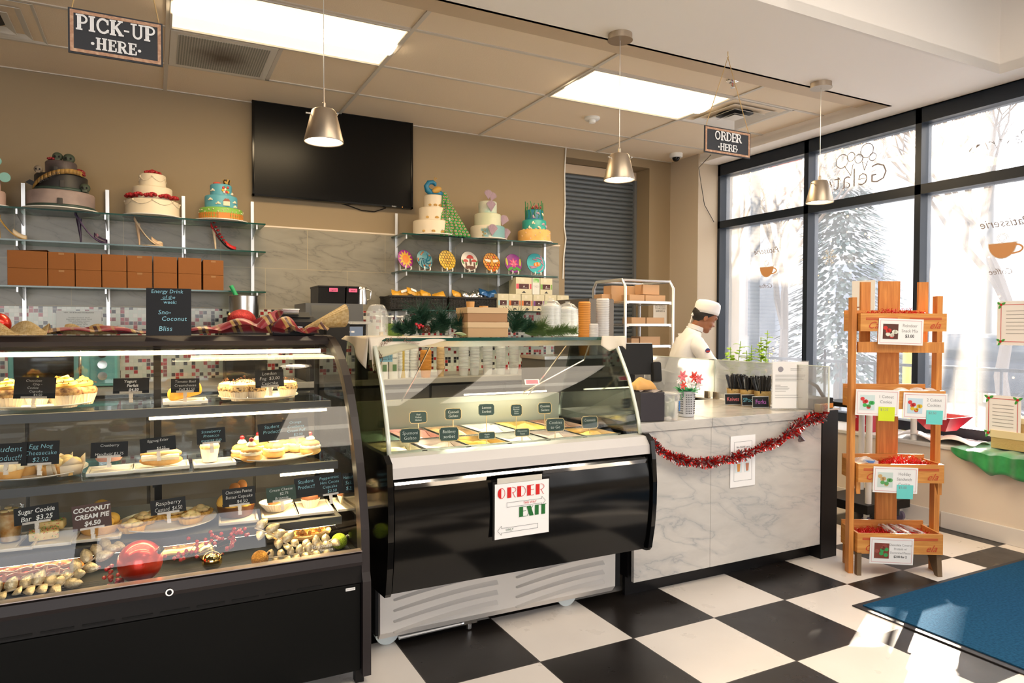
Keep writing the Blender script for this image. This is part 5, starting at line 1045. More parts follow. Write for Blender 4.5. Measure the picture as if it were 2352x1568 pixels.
    for x in (-.028, .028): part('prong', MB().tube([(x, .030, .060), (x, .026, .008), (x, -.028, .006), (x, -.040, .016), (x, -.040, .032), (x, -.034, .036)], .0055, 8), WHITE, st)
    part('crossbar', MB().tube([(-.028, .02, .007), (.028, .02, .007)], .005, 8), WHITE, st)
# ================= BASKETS, SNACK BAGS, TEA BOXES =================
WK = mat('black_wicker', (.012, .011, .011), .5, bump=(300, 1)); z = ZR[2]
def basket(u0, u1, lab):
    x0, x1 = XU(u0, 5.2, 700), XU(u1, 5.2, 700); t = thing('wicker_basket', lab, 'basket', ((x0+x1)/2, 5.33, z), group='black wicker baskets'); a = (x1-x0)/2; mb_ = MB()
    for r in range(9): zz = .006+r*.0105; mb_.tube([(sx_*a, sy_*.125, zz) for sx_, sy_ in ((-1, -1), (1, -1), (1, 1), (-1, 1))], .0055, 6, closed=True)
    part('woven_wall', mb_, WK, t); n = int(a*2/.025); sk = MB(); [sk.box((-a+.012+i*.025, -.128, .05), (.006, .006, .098)) for i in range(n)]; part('stakes', sk, WK, t, smooth=False); part('basket_base', MB().bb(-a, a, -.125, .125, 0, .006), WK, t, smooth=False)
    part('rim', MB().tube([(sx_*(a+.003), sy_*.128, .100) for sx_, sy_ in ((-1, -1), (1, -1), (1, 1), (-1, 1))], .009, 8, closed=True), WK, t)
basket(896, 1026, 'left black wicker basket filled with yellow snack bags'); basket(1033, 1143, 'right black wicker basket with silver and blue bags')
def bag(u, v, Y, w_, h, m, lab, rz=0, label=False):
    zz = ZV(u, v, Y); t = thing('snack_bag', lab, 'snack bag', (XU(u, Y, v), Y, zz), group='snack bags heaped in the baskets', rot=(-.7, rz, rz*.6)); random.seed(u)
    mb_ = MB().grid(8, 8, lambda i, j: ((i-.5)*w_, -.018*math.sin(PI*i)*math.sin(PI*j)-.004*math.sin(i*20+j*9), (j-.5)*h)); mb_.grid(8, 8, lambda i, j: ((i-.5)*w_, .018*math.sin(PI*i)*math.sin(PI*j), (j-.5)*h)); part('pouch', mb_, m, t)
    if label: part('label', MB().box((0, -.021, 0), (w_*.5, .001, h*.35)), PAPER, t)
YB_ = mat('bag_yellow', (.62, .32, .03), .35); SB = mat('bag_silver', (.55, .55, .56), .2, metal=.9); BB = mat('bag_blue', (.02, .10, .28), .25, metal=.3)
for k, (u, v) in enumerate(((912, 676), (929, 672), (947, 670), (962, 677), (978, 676), (1008, 679), (1050, 676))): bag(u, v, 5.27+.03*(k % 2), .10, .07, YB_, ('yellow snack bag, %s from the left in the baskets' % ORD[k]), .3*(-1)**k, k in (1, 2))
for k, (u, v) in enumerate(((1069, 676), (1086, 677), (1102, 674))): bag(u, v, 5.28, .09, .07, SB, 'crinkled silver snack bag, %s from the left' % ORD[k], .3*(-1)**k)
for k, (u, v) in enumerate(((1112, 672), (1128, 675))): bag(u, v, 5.27, .10, .07, BB, 'dark blue snack bag, %s one' % ('left' if k == 0 else 'right'), .25*(-1)**k)
TEA = mat('tea_box_cream', (.62, .58, .42), .5)
def tea(u0, u1, z0, lab, acc, green=False):
    Y = 5.24; x0, x1 = XU(u0, Y-.06, 690), XU(u1, Y-.06, 690); w_ = x1-x0-.002; h = .142
    t = thing('tea_box', lab, 'box', ((x0+x1)/2, Y, z0), group='cartons of tea bags'); part('carton', MB().box((0, 0, h/2), (w_, .13, h), bev=.001), mat('tea_box_white', (.70, .70, .66), .5) if green else TEA, t, smooth=False)
    if green: part('leaf_print', MB().box((0, -.0655, h*.84), (w_*.8, .001, h*.26)), mat('leaf_print', (.16, .45, .10), .5, noise=(40, (.5, .65, .4), 2)), t, smooth=False); text('TAZO', .022, GREYINK, t, (0, -.067, h*.48), xs=.9); return
    part('brown_panel', MB().box((.0, -.0655, h*.47), (w_*.62, .001, h*.30)), mat('tea_brown', (.07, .02, .02), .5), t, smooth=False); part('accent_strip', MB().box((-w_*.40, -.0655, h*.47), (w_*.16, .001, h*.30)).box((w_*.42, -.0655, h*.47), (w_*.1, .001, h*.30)), mat('tea_acc_'+acc[0], acc[1], .5), t, smooth=False)
    part('emblem', MB().box((-w_*.10, -.0655, h*.84), (w_*.22, .001, h*.18)), mat('tea_plain', (.68, .63, .50), .5), t, smooth=False)
    tr = MB(); tr.ribbon([(-.006, h*.45), (0, h*.50), (.006, h*.45)], .004, -.0665); part('leaf_mark', tr, PAPER, t, smooth=False); text('HARVEST TEA', .007, PAPER, t, (.01, -.067, h*.38)); part('window_cut', MB().prism([(-.02, 0), (.02, 0), (0, .018)], .001, M=Matrix.Translation((0, -.065, h*.08)) @ Matrix.Rotation(PI/2, 4, 'X')), INK, t, smooth=False)
AC = dict(b=('blue', (.35, .55, .62)), o=('orange', (.62, .16, .04)), p=('purple', (.18, .06, .28)), r=('rose', (.62, .08, .12)), g=('green', (.2, .4, .08)))
for k, (a, b2, c_) in enumerate(((1143, 1168, 'b'), (1168, 1196, 'o'), (1197, 1223, 'o'), (1224, 1250, 'p'), (1251, 1278, 'g'), (1279, 1306, 'b'))): tea(a, b2, z, '%s cream tea carton from the left in the lower row' % ORD[k], AC[c_])
tea(1184, 1221, z+.143, 'rose-striped tea carton at the left of the upper row', AC['r']); tea(1222, 1239, z+.143, 'white tea carton with a green leaf print in the upper row', AC['g'], True); tea(1240, 1268, z+.143, 'green-striped tea carton at the right of the upper row', AC['g'])
TOPZ = 1.236
# ================= BACK COUNTER =================
CTZ = .90
struct('trim_7', MB().bb(-4, 3.2, 4.80, BW-.012, CTZ-.04, CTZ, .003), mat('back_counter_top', (.33, .31, .28), .3), smooth=False)
bc = thing('base_cabinet', 'dark base cabinets under the back counter', 'cabinet', (-.4, 5.15, 0))
part('carcass', MB().bb(-3.4, 3.55, -.30, .33, 0, CTZ-.04), mat('cabinet_dark', (.05, .045, .04), .5), bc, smooth=False)
for k in range(11): part('cabinet_door', MB().bb(-3.35+k*.62, -2.75+k*.62, -.318, -.302, .08, .84, .002), mat('cabinet_face', (.10, .09, .08), .4), bc, smooth=False)
mw = thing('microwave', 'retro turquoise microwave seen through the pastry case', 'microwave', (XU(150, 5.0, 850), 5.12, CTZ)); TQ = mat('turquoise', (.14, .43, .42), .3)
part('housing', MB().box((0, 0, .14), (.56, .36, .27), bev=.012), TQ, mw); part('door_window', MB().box((-.10, -.182, .14), (.30, .006, .15), bev=.0028), BLKG, mw); part('door_handle', MB().tube([(.085, -.20, .04), (.085, -.215, .14), (.085, -.20, .25)], .009, 8), CHROME, mw); part('control_panel', MB().box((.20, -.182, .14), (.13, .004, .23)), mat('turquoise_dark', (.10, .34, .34), .3), mw, smooth=False)
part('dial', MB().cyl((.20, -.19, .21), .028, .028, .014, 20, 'Y'), BLKG, mw); part('dial', MB().cyl((.20, -.19, .14), .026, .024, .02, 20, 'Y'), CHROME, mw); part('dial', MB().cyl((.20, -.19, .07), .026, .024, .02, 20, 'Y'), CHROME, mw)
nw = board('wall_notice', 'printed white notice taped on the mosaic tiles behind the counter', 182, 735, BW-.02, .26, .125, PAPER); text('NEW - TEA & SMOKES FOR BREAKFAST', .010, INK, nw, (0, -.003, .05)); text('\n'.join(['Breakfast Sandwich  $6.50', 'Bagel with cream cheese  $4.00', 'Ham and cheese croissant', 'Quiche of the day', 'Yogurt parfait  $4.50', 'Fresh fruit cup']), .0115, GREYINK, nw, (0, -.003, -.012))
pot = thing('steel_pot', 'brushed steel pot with a green-handled tool inside', 'pot', (XU(561, 5.1, 700), 5.1, 1.24)); part('pot_body', MB().lathe([(0, 0), (.098, 0), (.10, .145), (.106, .148), (.104, .15), (.096, .145), (.094, .006), (0, .006)], 40), STEEL, pot); 
pot.location.z = CTZ; pot.scale = (1, 1, 1); 
solo('canister', MB().box((0, 0, .22), (.26, .26, .44), bev=.01), BLKM, 'dark metal appliance under the steel pot', 'appliance', (pot.location.x, 5.1, CTZ)); pot.location.z = CTZ+.44+.02-.02
zp = pot.location.z; gs = thing('spatula', 'green-handled spatula standing in the steel pot', 'spatula', (XU(548, 5.1, 680), 5.1, zp+.02)); part('handle', MB().cyl((-.012, 0, .18), .014, .014, .09, 16, 'Z'), mat('green_plastic', (.02, .36, .12), .35), gs, rot=(0, -.45, 0), loc=(0.06, 0, 0)); part('blade', MB().box((-.012, 0, .07), (.03, .004, .13)), STEEL, gs, rot=(0, -.45, 0), loc=(.06, 0, 0))
# espresso machine and hoppers
em = thing('coffee_machine', 'black coffee machine with touch screen behind the cases', 'coffee machine', (XU(775, 4.9, 750), 5.08, CTZ)); ex = em.location.x
X_ = lambda u: XU(u, 4.86, 740)-ex
part('lower_housing', MB().bb(X_(703), X_(845), -.22, .22, 0, .40), BLKM, em, smooth=False); part('upper_body', MB().profx([(-.22, .40), (-.22, .405), (-.20, .54), (.22, .54), (.22, .40)], X_(703), X_(835)), mat('machine_grey', (.06, .06, .06), .35), em, smooth=False)
part('front_strip', MB().bb(X_(735), X_(850), -.235, -.215, .395, .415), STEEL, em, smooth=False); part('glass_hopper', MB().bb(X_(715), X_(800), -.228, -.222, .425, .525), GLASS, em, smooth=False)
sc = MB().bb(X_(782), X_(834), -.236, -.224, .262, .385); part('screen_bezel', sc, BLKG, em, smooth=False); sp = part('touch_screen', MB().bb(X_(784), X_(832), -.2375, -.236, .266, .378), mat('screen_slate', (.06, .07, .09), .2, emit=(.14, .17, .22), es=.6), em, smooth=False)
ic = MB(); [ic.box(((X_(796)+X_(822))/2+dx, -.2382, .32+dz), (.022, .0006, .012)) for dx in (-.03, .0) for dz in (.022, -.018)]; part('screen_icons', ic, PAPER, em, smooth=False)
for u0, u1, lab in ((729, 793, 'left black bin with a pink label on the coffee machine'), (794, 824, 'right black bin with a pink label on the coffee machine')):
    x0, x1 = XU(u0, 4.92, 650), XU(u1, 4.92, 650); w_ = x1-x0; t = thing('storage_bin', lab, 'bin', ((x0+x1)/2, 5.05, CTZ+.541), group='black bins with pink labels')
    part('bin_body', MB().profx([(-.13, 0), (-.145, .12), (.13, .12), (.13, 0)], -w_/2+.004, w_/2-.004), BLACK, t, smooth=False); part('rim', MB().bb(-w_/2, w_/2, -.15, .132, .112, .124, .002), BLACK, t, smooth=False)
    part('pink_label', MB().box((-.0+.01*(w_ > .15), -.150, .095), (.06, .001, .026)), mat('pink_label', (.80, .12, .28), .6), t, smooth=False); text('regular' if w_ > .15 else 'decaf', .016, INK, t, (.01*(w_ > .15), -.152, .095), shear=.2)
jr = thing('glass_jar', 'small glass jar with a gold lid in front of the coffee machine', 'jar', (XU(771, 4.83, 690), 4.80+.0, CTZ)); jr.location = (XU(771, 4.93, 690), 4.93, CTZ+.541); 
jr.location.z = CTZ+.541; jr.scale = (1, 1, 1)
part('jar_body', MB().lathe([(0, 0), (.026, 0), (.028, .06), (.022, .068)], 24), GLASS, jr); part('lid', MB().cyl((0, 0, .072), .024, .024, .012, 24), GOLDM, jr); part('label', MB().cyl((0, 0, .03), .0285, .0285, .022, 24, caps=False), KRAFT, jr); jr.location = (XU(771, 4.845, 700), 4.80, CTZ)
solo('machine_ledge', MB().box((0, 0, .20), (.16, .07, .40), bev=.003), BLKM, 'black pedestal under the small glass jar', 'stand', (jr.location.x, 4.805, CTZ)); jr.location.z = CTZ+.401
pc = thing('steel_pitcher', 'steel milk pitcher at the right of the coffee machine', 'pitcher', (XU(827, 5.0, 680), 4.98, CTZ+.5415)); part('pitcher_body', MB().lathe([(0, 0), (.045, 0), (.046, .03), (.038, .10), (.042, .125)], 30), STEEL, pc, solid=.002); part('handle', MB().tube([(.04, 0, .11), (.075, 0, .10), (.07, 0, .04), (.045, 0, .03)], .005, 8), STEEL, pc)
pc.location.z = CTZ+.541-.0
pr_ = thing('receipt_printer', 'black receipt printer with paper on the pastry case', 'printer', (XU(672, 3.10, 750), 3.12, 1.2415), -.05)
part('housing', MB().profx([(-.075, 0), (-.075, .058), (-.05, .080), (.075, .088), (.075, 0)], -.085, .085), BLKM, pr_, smooth=False); part('cover', MB().profx([(-.06, .078), (-.02, .100), (.06, .100), (.07, .088), (.02, .084)], -.070, .070), BLKM, pr_, smooth=False); text('EPSON', .010, ALU, pr_, (.02, -.0765, .035))
part('receipt', MB().grid(6, 2, lambda i, j: (-.045+.07*j, -.035-.03*i, .095+.028*math.sin(i*1.8)-.012*i)), PAPER, pr_, solid=.0006)
for u, v, Y, c_, lab in ((900, 745, 4.9, (.55, .32, .08), 'syrup pump bottle with white pump between the cases'), (923, 745, 4.95, (.50, .35, .06), 'short amber syrup bottle beside the pine sprig'), (876, 745, 4.9, (.62, .45, .2), 'syrup pump bottle behind the clear lid stack')):
    t = thing('syrup_bottle', lab, 'bottle', (XU(u, Y, v), Y, CTZ), group='syrup bottles on the back counter'); part('bottle', MB().lathe([(0, 0), (.033, 0), (.035, .22), (.030, .27), (.014, .31), (.014, .34), (0, .34)], 24), mat('syrup_'+str(u), c_, .15), t); part('pump', MB().cyl((0, 0, .36), .015, .015, .03, 12).tube([(0, 0, .37), (0, 0, .44), (.0, -.0, .45), (-.045, 0, .455)], .006, 8).cyl((0, 0, .455), .014, .014, .012, 12), WHITE, t)
gb = thing('green_tub', 'lime green plastic tub behind the clear cup lids', 'tub', (XU(906, 3.0, 760), 3.0, TOPZ)); part('tub_body', MB().lathe([(0, 0), (.034, 0), (.040, .050), (.043, .050), (.043, .058), (0, .058)], 30), mat('lime_plastic', (.16, .30, .05), .45), gb)
# paper cups, bottles seen through the gelato case
def stack(u, Y, lab, m, r=.042, h=.30, nm='cup_stack', z=CTZ, v=850, grp=None):
    n = int(h/.014); prf = [(r*.8, 0)]
    for k in range(n): prf += [(r*.97, .06+k*(h-.06)/n), (r*1.03, .06+k*(h-.06)/n+.002), (r*1.03, .06+k*(h-.06)/n+.006), (r*.97, .06+k*(h-.06)/n+.008)]
    return solo(nm, MB().lathe(prf+[(r*.9, h+.005)], 24), m, lab, 'cups', (XU(u, Y, v), Y, z), group=grp)
WCUP = mat('white_cup', (.70, .70, .68), .5); OCUP = mat('orange_cup', (.62, .26, .04), .5)
for u, lab in ((918, 'leftmost white cup stack seen through the gelato glass'), (930, 'second white cup stack seen through the gelato glass'), (950, 'third white cup stack seen through the gelato glass')): stack(u, 4.95, lab, WCUP, .035, .27, grp='white cup stacks behind the gelato case')
stack(978, 4.9, 'orange paper cups with a white top, behind the gelato glass', OCUP, .042, .20); stack(1012, 4.95, 'tan squeeze bottle behind the gelato glass', mat('tan_plastic', (.60, .42, .22), .5), .03, .22, 'squeeze_bottle')
for u, cc, lab in ((880, (.62, .60, .55), 'white syrup bottle, first behind the gelato glass'), (903, (.66, .66, .62), 'white syrup bottle with a leaf label behind the gelato glass')):
    t = thing('syrup_bottle', lab, 'bottle', (XU(u, 4.88, 850), 4.88, CTZ)); part('bottle', MB().lathe([(0, 0), (.035, 0), (.036, .18), (.014, .24), (.014, .27), (0, .27)], 24), mat('white_label', cc, .4), t); text('MONIN', .014, INK, t, (0, -.037, .15)); part('leaf_print', MB().box((0, -.0365, .08), (.03, .001, .05)), mat('dull_green', (.12, .22, .10), .6), t, smooth=False)
for k, (u, h) in enumerate(((1065, .26), (1090, .31), (1120, .30), (1150, .22), (1180, .28))): stack(u, 4.95, 'clear plastic cup stack behind the gelato glass, %s from the left' % ORD[k], mat('clear_plastic', (.75, .77, .78), .15, alpha=.55), .04, h, grp='clear cup stacks behind the gelato case')
# fridge-like cabinet and cups beside it
cbn = thing('tall_cabinet', 'grey-brown cabinet side in front of the baking rack', 'cabinet', (2.86, 4.45, 0)); part('cabinet_body', MB().bb(-.02, .19, -.20, .30, 0, 1.492), mat('cabinet_taupe', (.13, .115, .10), .5), cbn, smooth=False); part('door_seam', MB().bb(-.025, .195, -.204, -.2005, .01, 1.485), mat('cabinet_taupe_front', (.17, .15, .13), .5), cbn, smooth=False)
sd2 = thing('side_counter', 'low stainless side counter behind the gelato case', 'counter', (2.62, 4.02, 0)); part('cabinet_body', MB().bb(-.38, .42, -.16, .16, 0, 1.07), mat('cabinet_taupe', (.13, .115, .10), .5), sd2, smooth=False); part('worktop', MB().bb(-.39, .43, -.17, .17, 1.07, 1.09), STEEL, sd2, smooth=False)
stack(1342, 3.98, 'stack of orange paper cups beside the lid bags', OCUP, .042, .36, z=1.09, v=760); 
stack(1362, 3.95, 'short stack of clear cups with a blue logo', mat('clear_plastic', (.75, .77, .78), .15, alpha=.55), .038, .21, z=1.09, v=760)
stack(1384, 3.98, 'tall silver stack of clear cups in front of the taupe cabinet', mat('silver_plastic', (.66, .66, .66), .2, alpha=.85), .045, .385, z=1.09, v=760)
# ================= TOP OF THE PASTRY CASE =================
SCF, N, L, b = nodes('striped_taffeta'); v, s = objxyz(N, L)
st_ = mth(N, L, 'FRACT', mth(N, L, 'MULTIPLY', mth(N, L, 'ADD', s[0], mth(N, L, 'MULTIPLY', s[2], .5)), 7.5)); c = ramp(N, L, st_, [(0, (.24, .012, .018)), (.30, (.42, .24, .07)), (.40, (.07, .02, .015)), (.50, (.42, .24, .07)), (.58, (.28, .015, .02)), (.85, (.30, .12, .04)), (.92, (.24, .012, .018))], True); L.new(c, b.inputs['Base Color']); b.inputs['Roughness'].default_value = .4; b.inputs['Sheen Weight'].default_value = .3
def scarf(u0, u1, Y, h, lab, seed, zt=1.243, prof=None):
    x0, x1 = XU(u0, Y), XU(u1, Y); random.seed(seed); ph = random.random()*6; W_ = x1-x0
    def fn(i, j):
        env = prof(i) if prof else 1; q = j
        return (W_*i+.02*math.sin(9*j+ph), .10*(j-.5)+.02*math.sin(i*9+ph), zt-zt+.004+env*h*(abs(math.sin(i*7+ph+j*2.1))*.55+.45)*math.sin(PI*min(1, max(0, q*.8+.18))))
    return solo('ribbon_scarf', MB().grid(60, 12, fn), SCF, lab, 'ribbon', (x0, Y, zt), group='striped ribbon scarves on the pastry case', solid=.0012)
scarf(90, 338, 3.06, .035, 'burgundy and gold striped ribbon lying left of the chalk sign', 2, prof=lambda i: .4+.6*math.sin(PI*i)); scarf(436, 640, 3.02, .085, 'burgundy and gold striped ribbon billowing right of the chalk sign', 5, prof=lambda i: .30+.95*i)
scarf(638, 745, 3.00, .085, 'burgundy striped ribbon drooping in front of the printer', 9, prof=lambda i: .85*abs(math.cos(PI*i*.85))+.08)
NETM = mat('gold_mesh_ribbon', (.66, .50, .26), .5, alpha=.75, noise=(90, (.45, .30, .10), 3))
def net(u0, u1, Y, h, lab, cone=False):
    x0, x1 = XU(u0, Y), XU(u1, Y); W_ = x1-x0; mb_ = MB(); n = 26; fn = (lambda i, j: (W_*i, .07*math.sin(j*2*PI)*(i*.9+.08), .03+.055*i+h*.5*math.cos(j*2*PI)*(i*.9+.08))) if cone else (lambda i, j: (W_*i, .14*(j-.5), .004+h*(.3+.7*abs(math.sin(i*6+j*2)))*math.sin(PI*j)))
    for a in range(n+1): mb_.tube([fn(a/n, j/16) for j in range(17)], .0009, 4)
    for j in range(20): mb_.tube([fn(a/24, j/20) for a in range(25)], .0009, 4)
    mb_.grid(24, 16, fn); return solo('mesh_ribbon', mb_, NETM, lab, 'ribbon', (x0, Y, 1.243), group='gold mesh ribbons')
net(-30, 112, 3.0, .05, 'gold mesh ribbon crumpled at the left end of the case top'); net(150, 270, 3.14, .04, 'gold mesh ribbon arched behind the striped ribbon'); net(700, 792, 2.99, .10, 'gold mesh ribbon flaring open at the right end of the case', True)
cs = thing('chalk_sign', 'tall chalkboard sign about the energy drink of the week on the case', 'sign', A(388, 716, 'Y', 2.965), rot=(-.06, 0, -.12)); hh = .182; ww = .156
cs.location.z = 1.243+hh/2
part('board', MB().box((0, 0, 0), (ww, .004, hh), bev=.001), CHALKB, cs, smooth=False)
for i, (l, dx, dz, sz) in enumerate((('Energy Drink', -.006, .078, .020), ('of the', .0, .056, .018), ('week:', .004, .037, .019), ('Sno-', -.015, -.002, .024), ('Coconut', .018, -.027, .024), ('Bliss', -.012, -.065, .026))): text(l, sz, CHALKC, cs, (dx, -.003, dz), shear=.12, xs=.98, sp=1.05)
part('underline', MB().ribbon([(-.028, .047), (.010, .048)], .0016, -.0028), CHALKC, cs, smooth=False)
for (u, Y, r, lab, m) in ((555, 3.14, .059, 'red glitter ball ornament behind the striped ribbon', GLIT('glitter_red', (.36, .01, .012))), (-6, 3.05, .042, 'shiny red ball ornament cut by the left frame edge', SHRED)):
    t = thing('ornament_ball', lab, 'ornament', (XU(u, Y), Y, 1.242), group='christmas ball ornaments on the case top'); part('ball', MB().sph((0, 0, r), r, 32, (1, 1, .86 if r > .05 else 1)), m, t); part('cap', MB().cyl((0, 0, 0), r*.12, r*.12, r*.25, 12), GOLDM, t, loc=(-r*.8, -r*.1, r*1.45), rot=(0, -1, 0))
# ================= TOP OF THE GELATO CASE =================
TOPZ = 1.236
def clid(u, v0, Y, z0, r, n, dz, lab, m, nm='lid_stack', dome=True):
    prf = []
    for k in range(n): zz = k*dz; prf += [(r*1.0, zz), (r*1.05, zz+.001), (r*1.05, zz+dz*.35), (r*.98, zz+dz*.45)]
    if dome: zz = n*dz; prf += [(r*.97, zz), (r*.88, zz+.012), (r*.72, zz+.028), (r*.5, zz+.034), (0, zz+.034)]
    return solo(nm, MB().lathe(prf, 36), m, lab, 'lids', (XU(u, Y, v0), Y, z0))
CLR = mat('clear_lids', (.80, .80, .76), .08, alpha=.28, spec=.8)
clid(866, 770, 2.80, TOPZ, .045, 15, .0068, 'stack of clear domed cup lids on the paper runner', CLR)
BAGG = mat('bagged_lids', (.85, .84, .80), .12, alpha=.72, spec=.9)
for u, n, lab in ((1266, 22, 'left bagged stack of clear plastic lids, taller one'), (1304, 20, 'right bagged stack of clear plastic lids in the sun')):
    t = thing('bagged_lids', lab, 'lids', (XU(u, 2.93, 740), 2.93, TOPZ), group='bagged stacks of clear lids'); prf = []
    for k in range(n): prf += [(.047, k*.0068), (.050, k*.0068+.001), (.050, k*.0068+.003), (.047, k*.0068+.004)]
    part('lids', MB().lathe(prf+[(.044, n*.0068), (.02, n*.0068+.012), (0, n*.0068+.013)], 36), BAGG, t); part('plastic_bag', MB().lathe([(.053, 0), (.0535, n*.003), (.052, n*.0068), (.032, n*.0068+.022), (.010, n*.0068+.030), (.014, n*.0068+.036)], 30, flute=.03, nf=7), CLR, t)
run_m, N, L, b = nodes('printed_parchment'); v, s = objxyz(N, L); nn = mix_noise(N, L, v, 60, 4, 1.5); L.new(ramp(N, L, nn, [(.60, (.68, .60, .48)), (.64, (.30, .20, .14))]), b.inputs['Base Color']); b.inputs['Roughness'].default_value = .7
x0 = XU(850, 2.69)
pap = thing('paper_runner', 'printed Paris paper draped over the left corner of the gelato case', 'paper', (GX0, 2.70, TOPZ)); RUNP = mat('parchment', (.68, .60, .48), .7)
part('flat_sheet', MB().grid(14, 6, lambda i, j: (-.012+.36*i, .35*j-.006-.0, .003+.004*math.sin(i*9)*math.sin(j*4)+.0)), RUNP, pap, solid=.0008)
part('front_fold', MB().grid(16, 8, lambda i, j: (-.012+.36*i, -.010-.012*j-.010*math.sin(i*11)*j, .003-(.085*(1-i)**1.0+.006)*j)), RUNP, pap, solid=.0008)
part('side_fold', MB().grid(10, 10, lambda i, j: (-.014-.010*j-.012*math.sin(i*7)*j, .36*i-.016*(1-i), .003-(.11*(1-i)**1.5+.015)*j)), RUNP, pap, solid=.0008)
part('corner_fold', MB().grid(10, 10, lambda i, j: (-.014+.07*i*(1-.6*j)+.012*j, -.018-.020*j*(1-i)-.014*math.sin(i*5)*j, .004-(.135-.05*i)*j)), RUNP, pap, solid=.0008)
text('PARIS', .022, mat('sepia_ink', (.16, .07, .04), .7), pap, (.055, -.026, -.018), (PI/2-.2, -.5, 0), shear=.3); text('Expedition', .016, mat('sepia_ink', (.16, .07, .04), .7), pap, (.16, -.022, -.018), (PI/2-.2, .18, 0), shear=.5); text('Papier Peint', .013, mat('sepia_ink', (.16, .07, .04), .7), pap, (.13, -.020, -.002), (PI/2-.3, .12, 0), shear=.5); text('PARIS', .02, mat('sepia_ink', (.16, .07, .04), .7), pap, (.012, -.042, -.095), (PI/2, -1.0, 0), shear=.3)
fl = MB(); fl.tube([(.02, -.040, -.05), (.035, -.044, -.085), (.02, -.045, -.12)], .0014, 4); [fl.tube([(.02+.018*math.cos(a), -.044, -.075+.014*math.sin(a)), (.025, -.044, -.08)], .0012, 4) for a in (0, .8, 1.6, 2.4, 3.2, 4.0)]; part('rose_print', fl, mat('sepia_ink', (.16, .07, .04), .7), pap)
solo('paper_runner', MB().grid(12, 6, lambda i, j: (.14*(i-.5)-.02*j, -.02-.02*j-.01*math.sin(i*9)*j, .004-.070*j*(.6+.4*abs(math.sin(i*4))))), RUNP, 'cream paper end draped over the right corner of the gelato case', 'paper', (GX1-.02, 2.69, TOPZ), solid=.001, group='parchment papers on the gelato case')
solo('paper_runner', MB().grid(10, 4, lambda i, j: (.10*i, .06*j, .002+.02*math.sin(PI*i)*(1-.4*j))), RUNP, 'cream paper peeking up between the pine and the boxes', 'paper', (XU(1030, 2.74), 2.74, TOPZ), solid=.001, group='parchment papers on the gelato case')
PINE = [mat('pine_dark', (.015, .06, .03), .55), mat('pine_light', (.10, .15, .04), .55)]
def pine(cs_, lab, seed, light=0, ln_=.036, nn=260):
    random.seed(seed); o0 = Vector((XU(cs_[0][0], 2.82, 755), 2.82, TOPZ)); t = thing('pine_sprig', lab, 'pine sprig', o0, group='artificial pine sprigs on the gelato case')
    for (u, v, u2, v2, L_f, dn) in cs_:
        p = A(u, v, 'Y', 2.82)-o0; q = A(u2, v2, 'Y', 2.80)-o0; p.z = max(p.z, .015); q.z = max(q.z, .012); bmx = MB(); bmx.tube([p, p.lerp(q, .5)+Vector((0, 0, .006)), q], .0022, 5)
        n = int(nn*dn)
        for i in range(n):
            f = random.random(); c_ = p.lerp(q, f); ax = (q-p).normalized(); a = random.random()*6.28; sd_ = ax.orthogonal().normalized(); sd_.rotate(Matrix.Rotation(a, 3, ax)); d_ = (ax*random.uniform(.5, 1.1)+sd_).normalized()*ln_*L_f*random.uniform(.7, 1.1)
            e_ = c_+d_; e_.z = max(e_.z, .001); w_ = d_.cross(Vector((0, 1, .3))).normalized()*.0014; bmx.quad(c_-w_, c_+w_, e_+w_*.3, e_-w_*.3)
            w2 = d_.cross(Vector((1, .2, .3))).normalized()*.0011; bmx.quad(c_-w2, c_+w2, e_+w2*.3, e_-w2*.3)
        o = part('needles', bmx, PINE[light], t, smooth=False); o['kind'] = 'stuff'
    return t
s1 = pine([(925, 765, 955, 735, 1, 1), (930, 770, 910, 750, 1, 1), (960, 765, 985, 720, 1, 1), (955, 768, 930, 745, 1, 1), (990, 766, 1000, 745, 1, .8), (975, 745, 960, 712, 2.2, .6)], 'bushy dark pine sprig with red berries and cone at the left', 3)
pine([(1010, 765, 1028, 740, 1, .8), (1000, 760, 1020, 735, 1.2, .8), (1020, 755, 1015, 722, 2.2, .6), (1035, 752, 1062, 735, 1.5, .6)], 'spiky long-needled pine sprig in the middle', 4)
pine([(1045, 762, 1105, 765, .9, 1.6), (1060, 766, 1090, 770, .9, 1)], 'flat pine branch reaching the kraft gift boxes', 5)
pine([(1180, 760, 1200, 735, 1.2, 1), (1178, 765, 1185, 725, 2.0, .6), (1200, 762, 1220, 745, 1.2, 1)], 'dark pine sprig right behind the kraft gift boxes', 6)
pine([(1205, 765, 1250, 745, 1.4, 1.3), (1215, 768, 1240, 755, 1.2, 1)], 'yellow-green pine sprig in front of the bagged lids', 7, 1); pine([(1235, 768, 1322, 758, .9, 2.4), (1250, 766, 1300, 752, .9, 1.2)], 'sunlit pine branch along the right end of the case top', 8, 1)
for k, (dx, dz) in enumerate(((956, 744), (961, 748), (966, 746), (971, 749), (963, 752))):
    p = A(dx, dz, 'Y', 2.765); part('berry', MB().sph(p-s1.location, .0062, 12), BERRY, s1)
cn = MB(); p = A(979, 756, 'Y', 2.765)-s1.location
for r in range(6):
    for k in range(7): a = k*.9+r*.5; rr_ = .015*math.sin(PI*(r+1)/7.5); cn.sph((p.x+rr_*math.cos(a), p.y+rr_*math.sin(a), p.z-.014+r*.0055), .005, 6, (1, 1, .6))
part('pinecone', cn, mat('pinecone', (.10, .035, .015), .7), s1)
LIDC = mat('kraft_lid', (.58, .40, .22), .6); KB2 = mat('kraft_box_brown', (.36, .19, .085), .7); KB3 = mat('kraft_box_tan', (.48, .30, .15), .7)
yb = 2.76; w_ = .185
bx = XU(1128, yb-.06, 745)
